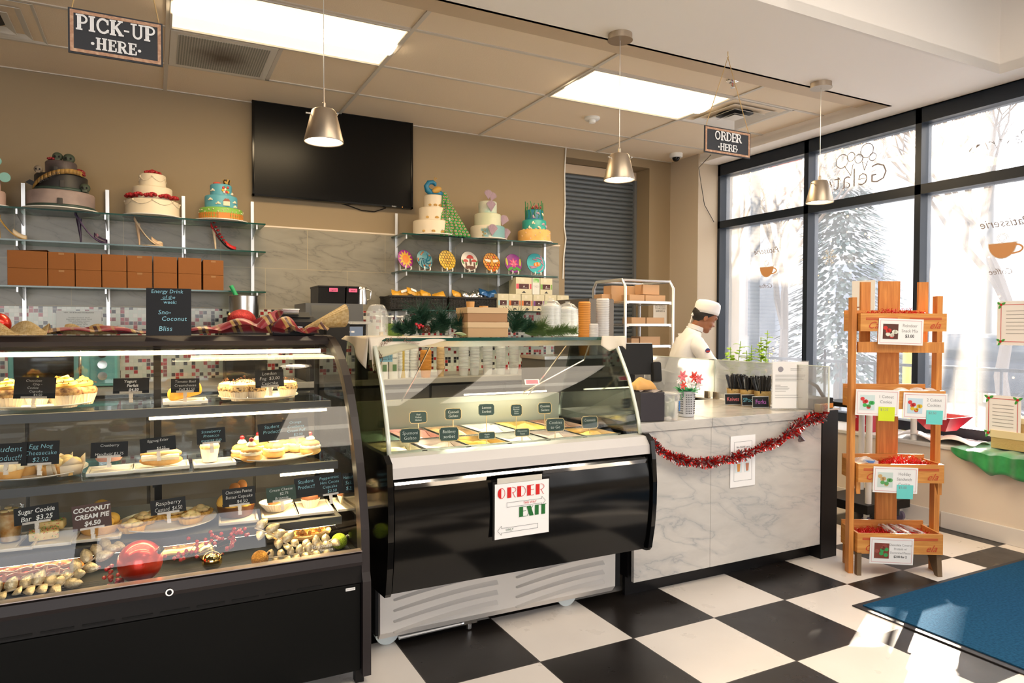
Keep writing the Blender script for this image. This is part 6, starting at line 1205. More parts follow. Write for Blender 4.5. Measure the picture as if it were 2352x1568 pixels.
kbox('gift_box', bx, yb+.03, TOPZ, w_, .16, .064, 'lower kraft gift box with cream lid on the gelato case', 'stacked kraft gift boxes', KB3, -.10, (.024, LIDC)); kbox('gift_box', bx-.002, yb+.033, TOPZ+.066, w_-.002, .16, .062, 'upper kraft gift box with cream lid on the gelato case', 'stacked kraft gift boxes', KB2, -.10, (.025, LIDC))
solo('wooden_cup', MB().lathe([(0, 0), (.017, 0), (.019, .027), (.017, .027)], 24), mat('pale_wood_orange', (.60, .32, .10), .5), 'small wooden cup on the upper kraft gift box', 'cup', (bx-.045, yb+.06, TOPZ+.130)); solo('wooden_disc', MB().lathe([(0, 0), (.020, 0), (.020, .009), (0, .009)], 24), mat('pale_wood_orange', (.60, .32, .10), .5), 'flat wooden disc beside the small wooden cup', 'disc', (bx+.025, yb+.07, TOPZ+.130))
# ================= CEILING FITTINGS =================
VENT = mat('vent_white', (.70, .67, .62), .4)
def diffuser(cx, cy, lab, s_=.29):
    t = thing('air_diffuser', lab, 'air vent', (cx, cy, ZC), group='square ceiling air diffusers')
    for k, (a, z) in enumerate(((s_, -.008), (s_*.78, -.016), (s_*.55, -.024), (s_*.32, -.030))):
        mb_ = MB(); a2 = a-.045; q = [(-1, -1), (1, -1), (1, 1), (-1, 1)]
        for i in range(4):
            (x0, y0), (x1, y1) = q[i], q[(i+1) % 4]; mb_.quad((x0*a, y0*a, z), (x1*a, y1*a, z), (x1*a2, y1*a2, z+.022), (x0*a2, y0*a2, z+.022))
        part('louver_ring', mb_, VENT, t, smooth=False, solid=.002)
    part('center_plate', MB().box((0, 0, -.026), (s_*.4, s_*.4, .003)), VENT, t, smooth=False); part('duct_collar', MB().cyl((0, 0, -.002), .14, .14, .003, 32), mat('duct_dark', (.02, .022, .025), .6), t)
diffuser(4.040, 4.031, 'square white air diffuser beside the right ceiling light')
diffuser(-.838, 4.641, 'square air diffuser cut by the upper left frame corner')
rg = thing('return_grille', 'perforated ceiling return grille with a dark dust stain', 'air vent', (.382, 4.641, ZC)); m, N, L, b = nodes('grille_stained'); v, s = objxyz(N, L)
r2 = mth(N, L, 'ADD', mth(N, L, 'MULTIPLY', s[0], s[0]), mth(N, L, 'MULTIPLY', s[1], s[1])); r_ = mth(N, L, 'ADD', mth(N, L, 'SQRT', r2), mth(N, L, 'MULTIPLY', mix_noise(N, L, v, 9, 5), .14))
g1 = mth(N, L, 'GREATER_THAN', mth(N, L, 'FRACT', mth(N, L, 'MULTIPLY', s[0], 70)), .55); g2 = mth(N, L, 'GREATER_THAN', mth(N, L, 'FRACT', mth(N, L, 'MULTIPLY', s[1], 70)), .8)
c = mixc(N, L, mth(N, L, 'MAXIMUM', g1, g2), (.20, .20, .18), (.42, .40, .36)); c = mixc(N, L, ramp(N, L, r_, [(.10, (.85, .85, .85)), (.27, (0, 0, 0))]), c, (.07, .045, .03)); L.new(c, b.inputs['Base Color']); b.inputs['Roughness'].default_value = .7
part('perforated_face', MB().bb(-.25, .25, -.25, .25, -.012, -.004), m, rg, smooth=False); part('frame', MB().bb(-.29, .29, -.29, -.25, -.010, 0).bb(-.29, .29, .25, .29, -.010, 0).bb(-.29, -.25, -.25, .25, -.010, 0).bb(.25, .29, -.25, .25, -.010, 0), VENT, rg, smooth=False)
p = A(1683, 184, 'Z', ZC); t = thing('fire_sprinkler', 'chrome fire sprinkler head behind the hanging order sign', 'sprinkler', (p.x, p.y, ZC)); part('escutcheon', MB().lathe([(.045, 0), (.04, -.008), (.015, -.012), (0, -.012)], 24), CHROME, t); part('head', MB().tube([(-.010, 0, -.012), (-.012, 0, -.035), (0, 0, -.045), (.012, 0, -.035), (.010, 0, -.012)], .003, 6).cyl((0, 0, -.05), .016, .016, .002, 12), CHROME, t); part('bulb', MB().cyl((0, 0, -.028), .0025, .0025, .024, 8), RED, t)
p = A(1360, 270, 'Z', ZC); t = thing('smoke_detector', 'round white smoke detector on the ceiling tiles', 'smoke detector', (p.x, p.y, ZC)); part('base', MB().lathe([(.062, 0), (.062, -.012), (.05, -.022), (.0, -.022)], 30), WHITE, t); part('sensor', MB().lathe([(.028, -.022), (.026, -.042), (0, -.048)], 24), WHITE, t)
p = A(1537, 358, 'Z', ZC); t = thing('dome_camera', 'white security camera with black dome on the ceiling corner', 'security camera', (p.x, p.y-.1, ZC)); part('base', MB().lathe([(.062, 0), (.062, -.030), (.056, -.038), (0, -.038)], 30), WHITE, t); part('dome', MB().sph((0, 0, -.040), .036, 24), BLKG, t)
# ---- hanging signs with slab-serif lettering ----
def arcp(cx, cy, rx, ry, a0, a1, n=14): return [(cx+rx*math.cos(R_(a0+(a1-a0)*i/n)), cy+ry*math.sin(R_(a0+(a1-a0)*i/n))) for i in range(n+1)]
T_, t_ = .235, .115
def stem(x): return [([(x, .04), (x, .96)], T_), ([(x-.17, .045), (x+.17, .045)], t_), ([(x-.17, .955), (x+.17, .955)], t_)]
GLY = {'I': (.42, stem(.2)), 'P': (.72, stem(.2)+[([(.2, .95)]+arcp(.36, .70, .26, .25, 90, -90)+[(.2, .45)], .13)]),
       'C': (.78, [(arcp(.42, .5, .32, .45, 38, 322), .15), ([(.68, .62), (.68, .92)], t_), ([(.68, .10), (.70, .28)], t_)]), 'K': (.80, stem(.2)+[([(.24, .42), (.64, .92)], t_), ([(.36, .56), (.68, .06)], T_*.9), ([(.5, .955), (.76, .955)], t_), ([(.54, .045), (.82, .045)], t_)]),
       'U': (.80, [([(.2, .95), (.2, .35)]+arcp(.42, .32, .22, .26, 180, 360)+[(.64, .95)], .14), ([(.03, .955), (.37, .955)], t_), ([(.50, .955), (.78, .955)], t_)]),
       'H': (.88, stem(.2)+stem(.66)+[([(.2, .5), (.66, .5)], t_)]), 'E': (.70, stem(.2)+[([(.2, .95), (.60, .95)], t_), ([(.2, .05), (.62, .05)], t_), ([(.2, .5), (.48, .5)], t_), ([(.60, .97), (.60, .72)], t_), ([(.62, .03), (.63, .30)], t_), ([(.48, .38), (.48, .62)], t_*.8)]),
       'R': (.82, stem(.2)+[([(.2, .95)]+arcp(.36, .72, .26, .23, 90, -90)+[(.2, .49)], .13), ([(.42, .48), (.66, .06)], T_*.9), ([(.56, .045), (.82, .045)], t_)]),
       'O': (.88, [(arcp(.42, .5, .33, .44, 0, 360, 24), .15)]), 'D': (.84, stem(.2)+[([(.2, .95), (.34, .95)]+arcp(.34, .5, .36, .45, 90, -90)+[(.2, .05)], .13)]), '-': (.42, [([(.06, .42), (.34, .42)], .12)]), '.': (.40, [(arcp(.18, .46, .06, .06, 0, 360, 10), .15)])}
def slabtext(s_, cx, z, h, parent, m, sx_=1):
    wd = sum(GLY[c_][0] for c_ in s_)*h*sx_; x = cx-wd/2
    for c_ in s_:
        g = MB()
        for kk, (pts, tk) in enumerate(GLY[c_][1]): g.ribbon([(x+px*h*sx_, z+py*h) for px, py in pts], tk*h*.95, -.0055-.0009*kk)
        part('letter', g, m, parent, smooth=False); x += GLY[c_][0]*h*sx_
SFR = wood('sign_wood_frame', (.62, .40, .26), (.42, .22, .13), .6, (12, 1, 12)); SBK = mat('sign_navy_black', (.022, .024, .030), .6); SLT = mat('sign_letter_white', (.80, .80, .80), .6); TWINE = mat('jute_twine', (.50, .33, .14), .8)
def hsign(word, c_, w_, h, hk, lab, lh, l2, sx_=1):
    t = thing('hanging_sign', lab, 'sign', c_, group='dark hanging signs in wood-look frames'); part('board', MB().box((0, 0, 0), (w_, .006, h)), SBK, t, smooth=False)
    e = .006; b_ = .011; fr = MB()
    for z in (-1, 1): fr.box((0, -.004, z*(h/2-e-b_/2)), (w_-2*e, .002, b_))
    for x in (-1, 1): fr.box((x*(w_/2-e-b_/2), -.004, 0), (b_, .002, h-2*e-2*b_))
    part('frame', fr, SFR, t, smooth=False); slabtext(word, 0, h*.03, lh, t, SLT, sx_); slabtext('.HERE.', 0, -h*.35, l2, t, SLT)
    for x in (-w_/2+.012, w_/2-.012): part('twine', MB().tube([(x, -.003, h/2-.012), (x, 0, h/2), hk], .0022, 6), TWINE, t)
    return t
a, b2 = A(1619, 320, 'Y', 2.974), A(1724, 334, 'Y', 2.974); c0 = A(1671, 327, 'Y', 2.974); hsign('ORDER', c0, b2.x-a.x, .150, (2.924-c0.x, 0, ZG-c0.z-.035), 'small dark ORDER HERE sign hung from the soffit near the windows', .050, .040)
part('ceiling_hook', MB().tube([(0, 0, .035), (0, 0, .012), (.006, 0, .004), (0, 0, -.003), (-.006, 0, .003)], .002, 6), mat('brass', (.6, .4, .12), .3, metal=.9), bpy.data.objects['hanging_sign'], loc=(2.924-c0.x, 0, ZG-c0.z-.036))
a, b2 = A(160, 87, 'Y', 2.9), A(377, 87, 'Y', 2.9); c0 = A(268, 87, 'Y', 2.9); t = hsign('PICK-UP', c0, b2.x-a.x, .158, (.0, 0, ZG-c0.z+.24), 'large dark PICK-UP HERE sign hanging at the upper left', .054, .042, 1.0)
for ch in t.children:
    if ch.name.startswith('twine'): pass
solo('sign_wire', MB().tube([A(1632, 356, 'Y', 3.0)-Vector((3, 3, 2)), A(1605, 385, 'Y', 4.2)-Vector((3, 3, 2)), A(1610, 420, 'Y', 5.05)-Vector((3, 3, 2)), A(1618, 470, 'Y', 5.09)-Vector((3, 3, 2)), A(1640, 510, 'Y', 5.09)-Vector((3, 3, 2))], .003, 6), BLACK, 'thin black wire hanging below the order sign to the window frame', 'cable', (3, 3, 2))
# ================= BAKING RACK =================
rk = thing('baking_rack', 'tall silver sheet-pan rack on the right of the taupe cabinet', 'rack', (3.53, 4.64, 0)); rw, rd = .24, .22
def post(x, y0, y1): return [(x, y0, .06), (x, y0, 1.60), (x, y0+.04*(1 if y1 > y0 else -1), 1.655), (x, y1-.04*(1 if y1 > y0 else -1), 1.655), (x, y1, 1.60), (x, y1, .06)]
for x in (-rw, rw): part('side_frame', MB().tube(post(x, -rd, rd), .013, 10), ALU, rk)
part('top_bar', MB().tube([(-rw, -rd+.04, 1.655), (rw, -rd+.04, 1.655)], .010, 8).tube([(-rw, rd-.04, 1.655), (rw, rd-.04, 1.655)], .010, 8), ALU, rk)
rz_ = [.35, .55, .75, .93, 1.125, 1.297, 1.478]
for z in rz_:
    part('runner', MB().bb(-rw+.01, -rw+.035, -rd, rd, z-.012, z-.008).bb(rw-.035, rw-.01, -rd, rd, z-.012, z-.008), ALU, rk, smooth=False)
    tr = MB().bb(-rw+.012, rw-.012, -rd+.005, rd-.005, z-.007, z-.004).bb(-rw+.012, rw-.012, -rd+.003, -rd+.006, z-.007, z+.012).bb(-rw+.012, rw-.012, rd-.006, rd-.003, z-.007, z+.012).bb(-rw+.012, -rw+.015, -rd, rd, z-.007, z+.012).bb(rw-.015, rw-.012, -rd, rd, z-.007, z+.012)
    part('sheet_pan', tr, STEEL, rk, smooth=False)
for x in (-rw, rw):
    for y in (-rd, rd): part('caster', MB().cyl((x, y, .035), .035, .035, .022, 20, 'X'), BLACK, rk)
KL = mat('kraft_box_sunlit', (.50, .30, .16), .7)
i_ = 0
for (u0, u1, v0, v1, Y, row) in ((1404, 1436, 650, 671, 4.66, 'back upper'), (1437, 1465, 650, 671, 4.66, 'upper middle'), (1477, 1515, 648, 671, 4.52, 'upper right'), (1382, 1404, 672, 693, 4.68, 'lower far left'), (1405, 1440, 672, 693, 4.66, 'lower left'), (1446, 1481, 672, 691, 4.50, 'lower middle'), (1483, 1529, 671, 690, 4.50, 'lower right')):
    x0, x1 = XU(u0, Y-.06), XU(u1, Y-.06); h = (v1-v0)/287; zb = rz_[6]-.003+(.070 if 'upper' in row else 0); kbox('small_kraft_box', (x0+x1)/2, Y, zb, x1-x0-.004, .11, h*.98 if 'upper' not in row else h, 'kraft box on the top tray of the baking rack, %s' % row, 'kraft boxes on the baking rack', KL)
for (u0, u1, v0, v1, lev, n) in ((1450, 1483, 722, 741, 5, 'left box on the second tray'), (1485, 1526, 722, 741, 5, 'right box on the second tray'), (1450, 1468, 770, 790, 4, 'left box on the third tray'), (1470, 1517, 765, 789, 4, 'larger right box on the third tray'), (1450, 1473, 803, 835, 3, 'left box on the fourth tray'), (1475, 1505, 803, 835, 3, 'right box on the fourth tray')):
    Y = 4.52; x0, x1 = XU(u0, Y-.06), XU(u1, Y-.06); kbox('small_kraft_box', (x0+x1)/2, Y, rz_[lev]-.003, x1-x0-.004, .12, (v1-v0)/287, 'kraft box in the baking rack, %s' % n, 'kraft boxes on the baking rack', KL)
t = board('wall_notice', 'white notice about access taped behind the baking rack', 1516, 722, BW-.004, .17, .22, PAPER); text('ENTRANCE\nTO ACCESS\nBARNES &', .026, INK, t, (0, -.003, .06))
# ================= PERSON =================
po = A(1580, 760, 'Y', 4.0); ps_ = thing('person', 'person in white chef coat and white skull cap looking down at work behind the counter', 'person', (po.x, 4.0, 0), -YAW, rot=(0, 0, -YAW))
SKIN = mat('skin_brown', (.30, .115, .05), .5, sub=.08); COAT = mat('chef_coat_white', (.74, .72, .70), .75, sheen=.3, bump=(25, .25)); HAIR = mat('hair_black', (.012, .008, .007), .6, bump=(120, .8))
def keep_big(me_):
    """drops enclosed crumbs so the figure is one continuous surface"""
    bm_ = bmesh.new(); bm_.from_mesh(me_); seen = set(); comps = []
    for v0 in bm_.verts:
        if v0 in seen: continue
        st_, cp_ = [v0], []; seen.add(v0)
        while st_:
            a_ = st_.pop(); cp_.append(a_)
            for e_ in a_.link_edges:
                o_ = e_.other_vert(a_)
                if o_ not in seen: seen.add(o_); st_.append(o_)
        comps.append(cp_)
    comps.sort(key=len, reverse=True);
    bmesh.ops.delete(bm_, geom=[v for c in comps[1:] for v in c], context='VERTS'); bm_.to_mesh(me_); bm_.free()
    for p_ in me_.polygons: p_.use_smooth = True
def skin_obj(name, verts, edges, m, parent, sub=2, root=0, extra=None, vox=None):
    me = bpy.data.meshes.new(name); me.from_pydata([v[0] for v in verts], edges, []); o = bpy.data.objects.new(name, me); C.objects.link(o); o.parent = parent; me.materials.append(m)
    md = o.modifiers.new('skin', 'SKIN'); md.use_smooth_shade = True
    for i, v in enumerate(verts): sv = me.skin_vertices[0].data[i]; sv.radius = v[1] if isinstance(v[1], tuple) else (v[1], v[1]); sv.use_root = (i == root)
    s_ = o.modifiers.new('sub', 'SUBSURF'); s_.levels = sub; s_.render_levels = sub
    bpy.context.view_layer.update(); dg = bpy.context.evaluated_depsgraph_get(); nm = bpy.data.meshes.new_from_object(o.evaluated_get(dg), depsgraph=dg)
    if extra is not None: extra_m = extra; bmm = bmesh.new(); bmm.from_mesh(nm); bmm.from_mesh(extra_m); bmm.to_mesh(nm); bmm.free()
    o.modifiers.clear(); o.data = nm; nm.materials.clear(); nm.materials.append(m)
    if vox: r = o.modifiers.new('remesh', 'REMESH'); r.mode = 'VOXEL'; r.voxel_size = vox; r.use_smooth_shade = True; k = o.modifiers.new('sm', 'SMOOTH'); k.iterations = 2; k.factor = .5; bpy.context.view_layer.update(); dg = bpy.context.evaluated_depsgraph_get(); nm = bpy.data.meshes.new_from_object(o.evaluated_get(dg), depsgraph=dg); o.modifiers.clear(); o.data = nm; keep_big(nm)
    for p_ in nm.polygons: p_.use_smooth = True
    return o
# head pieces in a frame pitched forward, fused into the body
HM = Matrix.Translation((.128, 0, 1.352)) @ Matrix.Rotation(.50, 4, 'Y')
h = MB()
h.sph((-.012, 0, .028), .088, 24, (1.02, .84, .98)).sph((.018, 0, -.028), .070, 20, (.90, .82, 1.02)).sph((.052, 0, -.078), .030, 14, (.85, .95, .75)).sph((.030, 0, -.062), .052, 16, (.85, 1.0, .72))
h.sph((.082, 0, -.022), .013, 12, (1.15, 1.0, .8)).sph((.072, 0, -.002), .011, 10, (.85, .75, 1.9)).sph((.078, .009, -.026), .008, 8).sph((.078, -.009, -.026), .008, 8)
h.sph((.066, 0, -.050), .014, 12, (.9, 1.5, .50)).sph((.064, 0, -.060), .014, 12, (.9, 1.35, .55)).sph((.052, .033, -.028), .026, 12, (.75, .8, .8)).sph((.052, -.033, -.028), .026, 12, (.75, .8, .8)).sph((.070, 0, .030), .030, 12, (.42, 1.6, .5))
for sg_ in (-1, 1): h.sph((-.012, sg_*.073, -.010), .022, 12, (.75, .30, 1.25)); h.sph((.060, sg_*.028, .006), .013, 10, (.7, 1.1, .75))
bmesh.ops.transform(h.b, matrix=HM, verts=h.b.verts); hm_ = bpy.data.meshes.new('h'); h.b.to_mesh(hm_); h.b.free()
V = [((-.08, 0, .90), (.11, .09)), ((-.04, 0, 1.05), (.10, .085)), ((.015, 0, 1.18), (.11, .09)), ((.04, 0, 1.26), .055), ((.075, 0, 1.30), .048), ((.10, 0, 1.335), .05)]
E_ = [(0, 1), (1, 2), (2, 3), (3, 4), (4, 5)]
def limb(start, pts):
    k = len(V); prev = start
    for q in pts: V.append(q); E_.append((prev, k)); prev = k; k += 1
    return prev
for sg_ in (-1, 1):
    wr = limb(2, [((.025, sg_*.13, 1.19), .05), ((.09, sg_*.17, 1.05), .042), ((.15, sg_*.18, .985), .038), ((.26, sg_*.12, .925), .028), ((.305, sg_*.10, .905), (.034, .018)), ((.345, sg_*.085, .890), (.036, .014))])
    for f_, (dy, l, dz) in enumerate(((-.026, .055, 0), (-.009, .066, .002), (.009, .062, .001), (.026, .048, 0))):
        x, y, z = .345, sg_*.085+dy, .890; limb(wr, [((x+.02, y, z-.002+dz), .0095), ((x+.02+l*.55, y, z-.018+dz), .0085), ((x+.012+l*.85, y, z-.042+dz), .0075)])
    limb(wr-1 if 0 else wr, [((.335, sg_*.085-sg_*.036, .884), .011), ((.352, sg_*.085-sg_*.056, .872), .0095), ((.366, sg_*.085-sg_*.062, .858), .008)])
    limb(0, [((-.08, sg_*.085, .84), .085), ((-.06, sg_*.09, .47), .055), ((-.09, sg_*.09, .10), .035), ((-.03, sg_*.095, .045), (.035, .03)), ((.05, sg_*.10, .035), (.035, .022))])
fig = MB(); fig.b.from_mesh(hm_)
def vr(q): r = sum(q[1])/2 if isinstance(q[1], tuple) else q[1]; return r*.62 if r > .03 and .02 < q[0][2] < 1.27 and q[0][0] < .27 else r
for q in V: fig.sph(q[0], vr(q), 14)
for a_, c_ in E_: fig.tube([V[a_][0], V[c_][0]], .01, 14, rs=[vr(V[a_]), vr(V[c_])])
body = part('body', fig, SKIN, ps_); r_ = body.modifiers.new('remesh', 'REMESH'); r_.mode = 'VOXEL'; r_.voxel_size = .0055; k_ = body.modifiers.new('sm', 'SMOOTH'); k_.iterations = 2; k_.factor = .5
bpy.context.view_layer.update(); dg = bpy.context.evaluated_depsgraph_get(); nm = bpy.data.meshes.new_from_object(body.evaluated_get(dg), depsgraph=dg); body.modifiers.clear(); body.data = nm; keep_big(nm)
bpy.data.meshes.remove(hm_)
V = [((-.085, 0, .80), (.165, .135)), ((-.065, 0, .93), (.150, .125)), ((-.03, 0, 1.05), (.140, .115)), ((.012, 0, 1.165), (.145, .112)), ((.035, 0, 1.235), (.088, .078)), ((.052, 0, 1.272), .062)]
E_ = [(0, 1), (1, 2), (2, 3), (3, 4), (4, 5)]
for sg_ in (-1, 1): limb(3, [((.022, sg_*.125, 1.185), .072), ((.085, sg_*.165, 1.060), .064), ((.14, sg_*.18, .99), .058), ((.21, sg_*.145, .95), .048), ((.275, sg_*.115, .922), .040)])
coat = skin_obj('chef_coat', V, E_, COAT, ps_, 3, 2); wt = bpy.data.textures.new('wrinkle', 'CLOUDS'); wt.noise_scale = .09; dm = coat.modifiers.new('folds', 'DISPLACE'); dm.texture = wt; dm.strength = .022; dm.mid_level = .55
part('standing_collar', MB().lathe([(.058, 0), (.062, .03), (.058, .032), (.052, .004)], 30), COAT, ps_, loc=(.052, 0, 1.262), rot=(0, .35, 0))
V = [((-.08, 0, .86), (.135, .11))]; E_ = []
for sg_ in (-1, 1): limb(0, [((-.075, sg_*.085, .80), .098), ((-.055, sg_*.09, .47), .075), ((-.085, sg_*.09, .08), .06)])
skin_obj('trousers', V, E_, mat('trousers_black', (.02, .02, .022), .8), ps_, 2, 0)
for sg_ in (-1, 1): part('shoe', MB().sph((.0, sg_*.095, .045), .06, 16, (1.9, .78, .75)).box((.0, sg_*.095, .012), (.21, .085, .022), bev=.008), BLACK, ps_)
hp = MB().lathe([(.0885, -.002), (.0915, .02), (.0925, .055), (.088, .078), (.072, .092), (.04, .098), (0, .099)], 36); part('skull_cap', hp, mat('cap_white', (.80, .77, .76), .8, sheen=.3), ps_, loc=(.136, 0, 1.385), rot=(0, .22, 0), solid=.003)
part('cap_tie', MB().tube([(.052, 0, 1.405), (.030, -.01, 1.385), (.022, -.012, 1.345), (.012, -.012, 1.315)], .004, 6).sph((.030, -.012, 1.375), .011, 8).sph((-.012, -.02, 1.285), .006, 8), mat('cap_white', (.8, .77, .76), .8), ps_)
hr = MB().sph((-.016, 0, .018), .0895, 24, (1.03, .88, .96)); bmesh.ops.transform(hr.b, matrix=HM, verts=hr.b.verts)
nv = HM @ Vector((.0, 0, .0)); dn = (HM.to_3x3() @ Vector((-.75, 0, .66))).normalized(); bmesh.ops.bisect_plane(hr.b, geom=hr.b.verts[:]+hr.b.edges[:]+hr.b.faces[:], plane_co=nv, plane_no=dn, clear_inner=True)
part('hair', hr, HAIR, ps_)
eb = MB(); [eb.tube([HM @ Vector(q) for q in ((.068, sg_*.016, .026), (.066, sg_*.028, .030), (.056, sg_*.042, .026))], .0022, 6) for sg_ in (-1, 1)]; part('eyebrows', eb, HAIR, ps_)
for sg_ in (-1, 1): part('eyelashes', MB().tube([HM @ Vector(q) for q in ((.0705, sg_*.018, .002), (.070, sg_*.028, -.001), (.061, sg_*.039, .002))], .0018, 6), HAIR, ps_)
part('lips', MB().tube([HM @ Vector(q) for q in ((.068, -.020, -.053), (.077, -.008, -.055), (.079, 0, -.0555), (.077, .008, -.055), (.068, .020, -.053))], .0030, 6), mat('lip_line', (.16, .035, .025), .5), ps_)
em_ = MB().cyl((0, 0, 0), .018, .018, .003, 24, 'Y'); bd = part('round_badge', em_, mat('badge_navy', (.04, .06, .20), .6), ps_, loc=(.085, -.232, 1.115), rot=(.30, 0, .1), label='round navy and red badge on the sleeve'); part('badge_red', MB().box((.001, -.003, -.005), (.026, .001, .012)), mat('badge_red', (.60, .06, .05), .6), bd, smooth=False)
# ================= ON THE ORDER COUNTER =================
CZ = .832
t = thing('black_card_box', 'black cardboard box with crumpled plastic on top, nearest the gelato case', 'box', (XU(1490, 2.66, 950), 2.67, CZ), -.25); part('box_body', MB().box((0, 0, .070), (.125, .12, .14), bev=.004), mat('black_card', (.025, .02, .026), .5), t, smooth=False); part('plastic_film', MB().grid(8, 8, lambda i, j: (.13*(i-.5), .125*(j-.5), .143+.006*math.sin(i*9+j*5))), mat('film', (.55, .48, .48), .25, alpha=.6), t)
t = solo('brown_cloth', MB().grid(18, 14, lambda i, j: (.12*(i-.5), .10*(j-.5), .05*math.sin(PI*i)**.5*math.sin(PI*j)**.5+.008*math.sin(i*9)*math.sin(j*7)+.002)), mat('tan_cloth', (.62, .33, .10), .8), 'crumpled tan cloth on top of the black card box', 'cloth', (XU(1467, 2.72, 890), 2.70, CZ+.147), solid=.002)
t = thing('tip_jar', 'clear plastic tub holding folded dollar bills', 'jar', (XU(1537, 2.62, 940), 2.62, CZ)); part('tub', MB().lathe([(0, .002), (.042, .002), (.052, .125), (.056, .127), (.056, .133), (.052, .133)], 36), mat('jar_plastic', (.85, .86, .86), .08, alpha=.32, spec=.8), t)
BILL = mat('dollar_green', (.33, .36, .24), .7, noise=(60, (.52, .52, .40), 4, .45, .6))
for k in range(6): part('dollar_bill', MB().grid(10, 3, lambda i, j: ((.034-.003*k)*math.cos(i*2.6+k*1.3), (.034-.003*k)*math.sin(i*2.6+k*1.3), .008+.018*(k % 4)+.05*j+.008*math.sin(i*5+k))), BILL, t, solid=.0006)
part('blue_sticker', MB().grid(8, 6, lambda i, j: (.0515*math.cos(-1.2+i*.75), .0515*math.sin(-1.2+i*.75), .045+.05*j)), mat('sticker_blue', (.02, .15, .42), .4), t, solid=.0008); part('coin', MB().cyl((0, -.03, .006), .012, .012, .002, 16), mat('copper', (.5, .22, .08), .4, metal=.8), t)
t = thing('perforated_bin', 'light grey perforated metal bin with holes in bands', 'bin', (XU(1576, 2.70, 935), 2.70, CZ), -.2); part('bin_body', MB().lathe([(0, 0), (.040, 0), (.044, .125), (.046, .128), (.042, .128)], 36), mat('bin_grey', (.52, .52, .54), .45), t)
hl = MB()
for a in [x*.21 for x in range(30)]:
    if int(a/.21) % 5 == 4: continue
    for r in range(9): z = .018+r*.0115; rr_ = .0405+.004*z/.128+.0003; hl.box((rr_*math.cos(a), rr_*math.sin(a), z), (.0012, .0045, .0055), rz=a)
o = part('holes', hl, INK, t, smooth=False); o['kind'] = 'stuff'
fw = thing('poinsettia_bouquet', 'artificial pink, red and white flowers standing in the grey bin', 'flowers', (t.location.x, 2.70, CZ+.045)); random.seed(11)
PKF = mat('petal_pink', (.82, .20, .22), .5); RDF = mat('petal_coral', (.75, .08, .06), .5); WTF = mat('petal_white', (.90, .80, .76), .5); LFG = mat('leaf_artificial', (.03, .30, .10), .5)
for k, (dx, dz, m_, sz) in enumerate(((-.045, .150, PKF, .034), (.02, .145, RDF, .034), (.045, .135, PKF, .030), (.06, .105, WTF, .030), (-.01, .115, WTF, .032), (-.055, .105, RDF, .024), (.02, .105, WTF, .026), (-.075, .125, WTF, .016))):
    f = MB(); cc = Vector((dx, -.015-.01*(k % 3), dz+.01))
    for j in range(6): a = j*PI/3+k; leaf_mesh(f, cc, sz, sz*.45, (math.cos(a), -.35, math.sin(a)), (0, -1, .1))
    part('flower', f, m_, fw, solid=.0008); part('stem', MB().tube([(dx*.2, 0, -.03), cc], .0018, 5), LFG, fw)
for k in range(12): f = MB(); a = k*.55; leaf_mesh(f, (.02*math.cos(a), .02*math.sin(a), .075), .05, .028, (math.cos(a), math.sin(a)-.2, .15+.3*(k % 3)), (0, 0, 1)); part('leaf', f, LFG, fw, solid=.0008)
GT = mat('gold_tub', (.62, .42, .16), .35, metal=.5, bump=(120, .6)); BP = mat('black_cutlery', (.015, .015, .017), .3)
for u, Y, word, cl_, du, lab in ((1688, 3.02, 'Knives', (.72, .18, .20), 0, 'gold tub of black plastic knives, left of three'), (1718, 2.94, 'SPoons', (.16, .48, .62), 0, 'gold tub of black plastic spoons, middle of three'), (1752, 2.84, 'Forks', (.45, .12, .50), 0, 'gold tub of black plastic forks, right of three')):
    x = XU(u, Y, 920); t = thing('cutlery_tub', lab, 'tub', (x, Y, CZ), group='gold cutlery tubs'); part('tub_body', MB().lathe([(0, 0), (.040, 0), (.048, .085), (.049, .09), (.046, .09)], 32), GT, t)
    random.seed(int(u)); 
    for k in range(26): a = random.random()*6.28; q = .033*math.sqrt(random.random()); l = random.uniform(.155, .178); part('utensil', MB().tube([(q*math.cos(a)*.6, q*math.sin(a)*.6, .01), (q*math.cos(a)*2.3, q*math.sin(a)*2.0, l)], .003, 5, rs=[.003, .0055]), BP, t)
    b_ = thing('chalk_label', 'small framed chalkboard reading %s in colored chalk' % word, 'sign', A(u-5 if word != 'SPoons' else 1722, 917 if word == 'Knives' else (922 if word == 'SPoons' else 928), 'Y', Y-.06), group='small framed chalkboard labels', rot=(-.1, 0, -.30)); b_.location.z = CZ+.034
    part('board', MB().box((0, 0, 0), (.095, .004, .056)), CHALKB, b_, smooth=False); part('frame', MB().tube([(-.049, 0, -.03), (.049, 0, -.03), (.049, 0, .03), (-.049, 0, .03)], .003, 4, closed=True), mat('frame_grey', (.45, .47, .48), .5), b_, smooth=False); text(word, .034, mat('chalk_'+word, cl_, .8), b_, (0, -.003, 0), xs=.85)
a, b2 = A(1769, 944, 'Z', CZ), A(1859, 950, 'Z', CZ); cx_, cy_ = 2.965, 2.655; pm = A(1814, 890, 'Y', 2.66)
t = thing('acrylic_sign_holder', 'printed notice with a round stamp in a clear acrylic stand', 'sign', (XU(1814, 2.66, 900), 2.66, CZ), -.42); part('acrylic', MB().bb(-.104, .104, -.004, .004, .002, .268).bb(-.104, .104, -.004, .07, 0, .004), mat('acrylic', (.85, .86, .85), .06, alpha=.25, spec=.8), t, smooth=False); part('paper', MB().bb(-.100, .100, -.0052, -.0042, .008, .262), PAPER, t, smooth=False)
part('stamp', MB().cyl((-.055, -.006, .222), .015, .015, .0006, 24, 'Y'), mat('stamp_grey', (.30, .29, .33), .6), t)
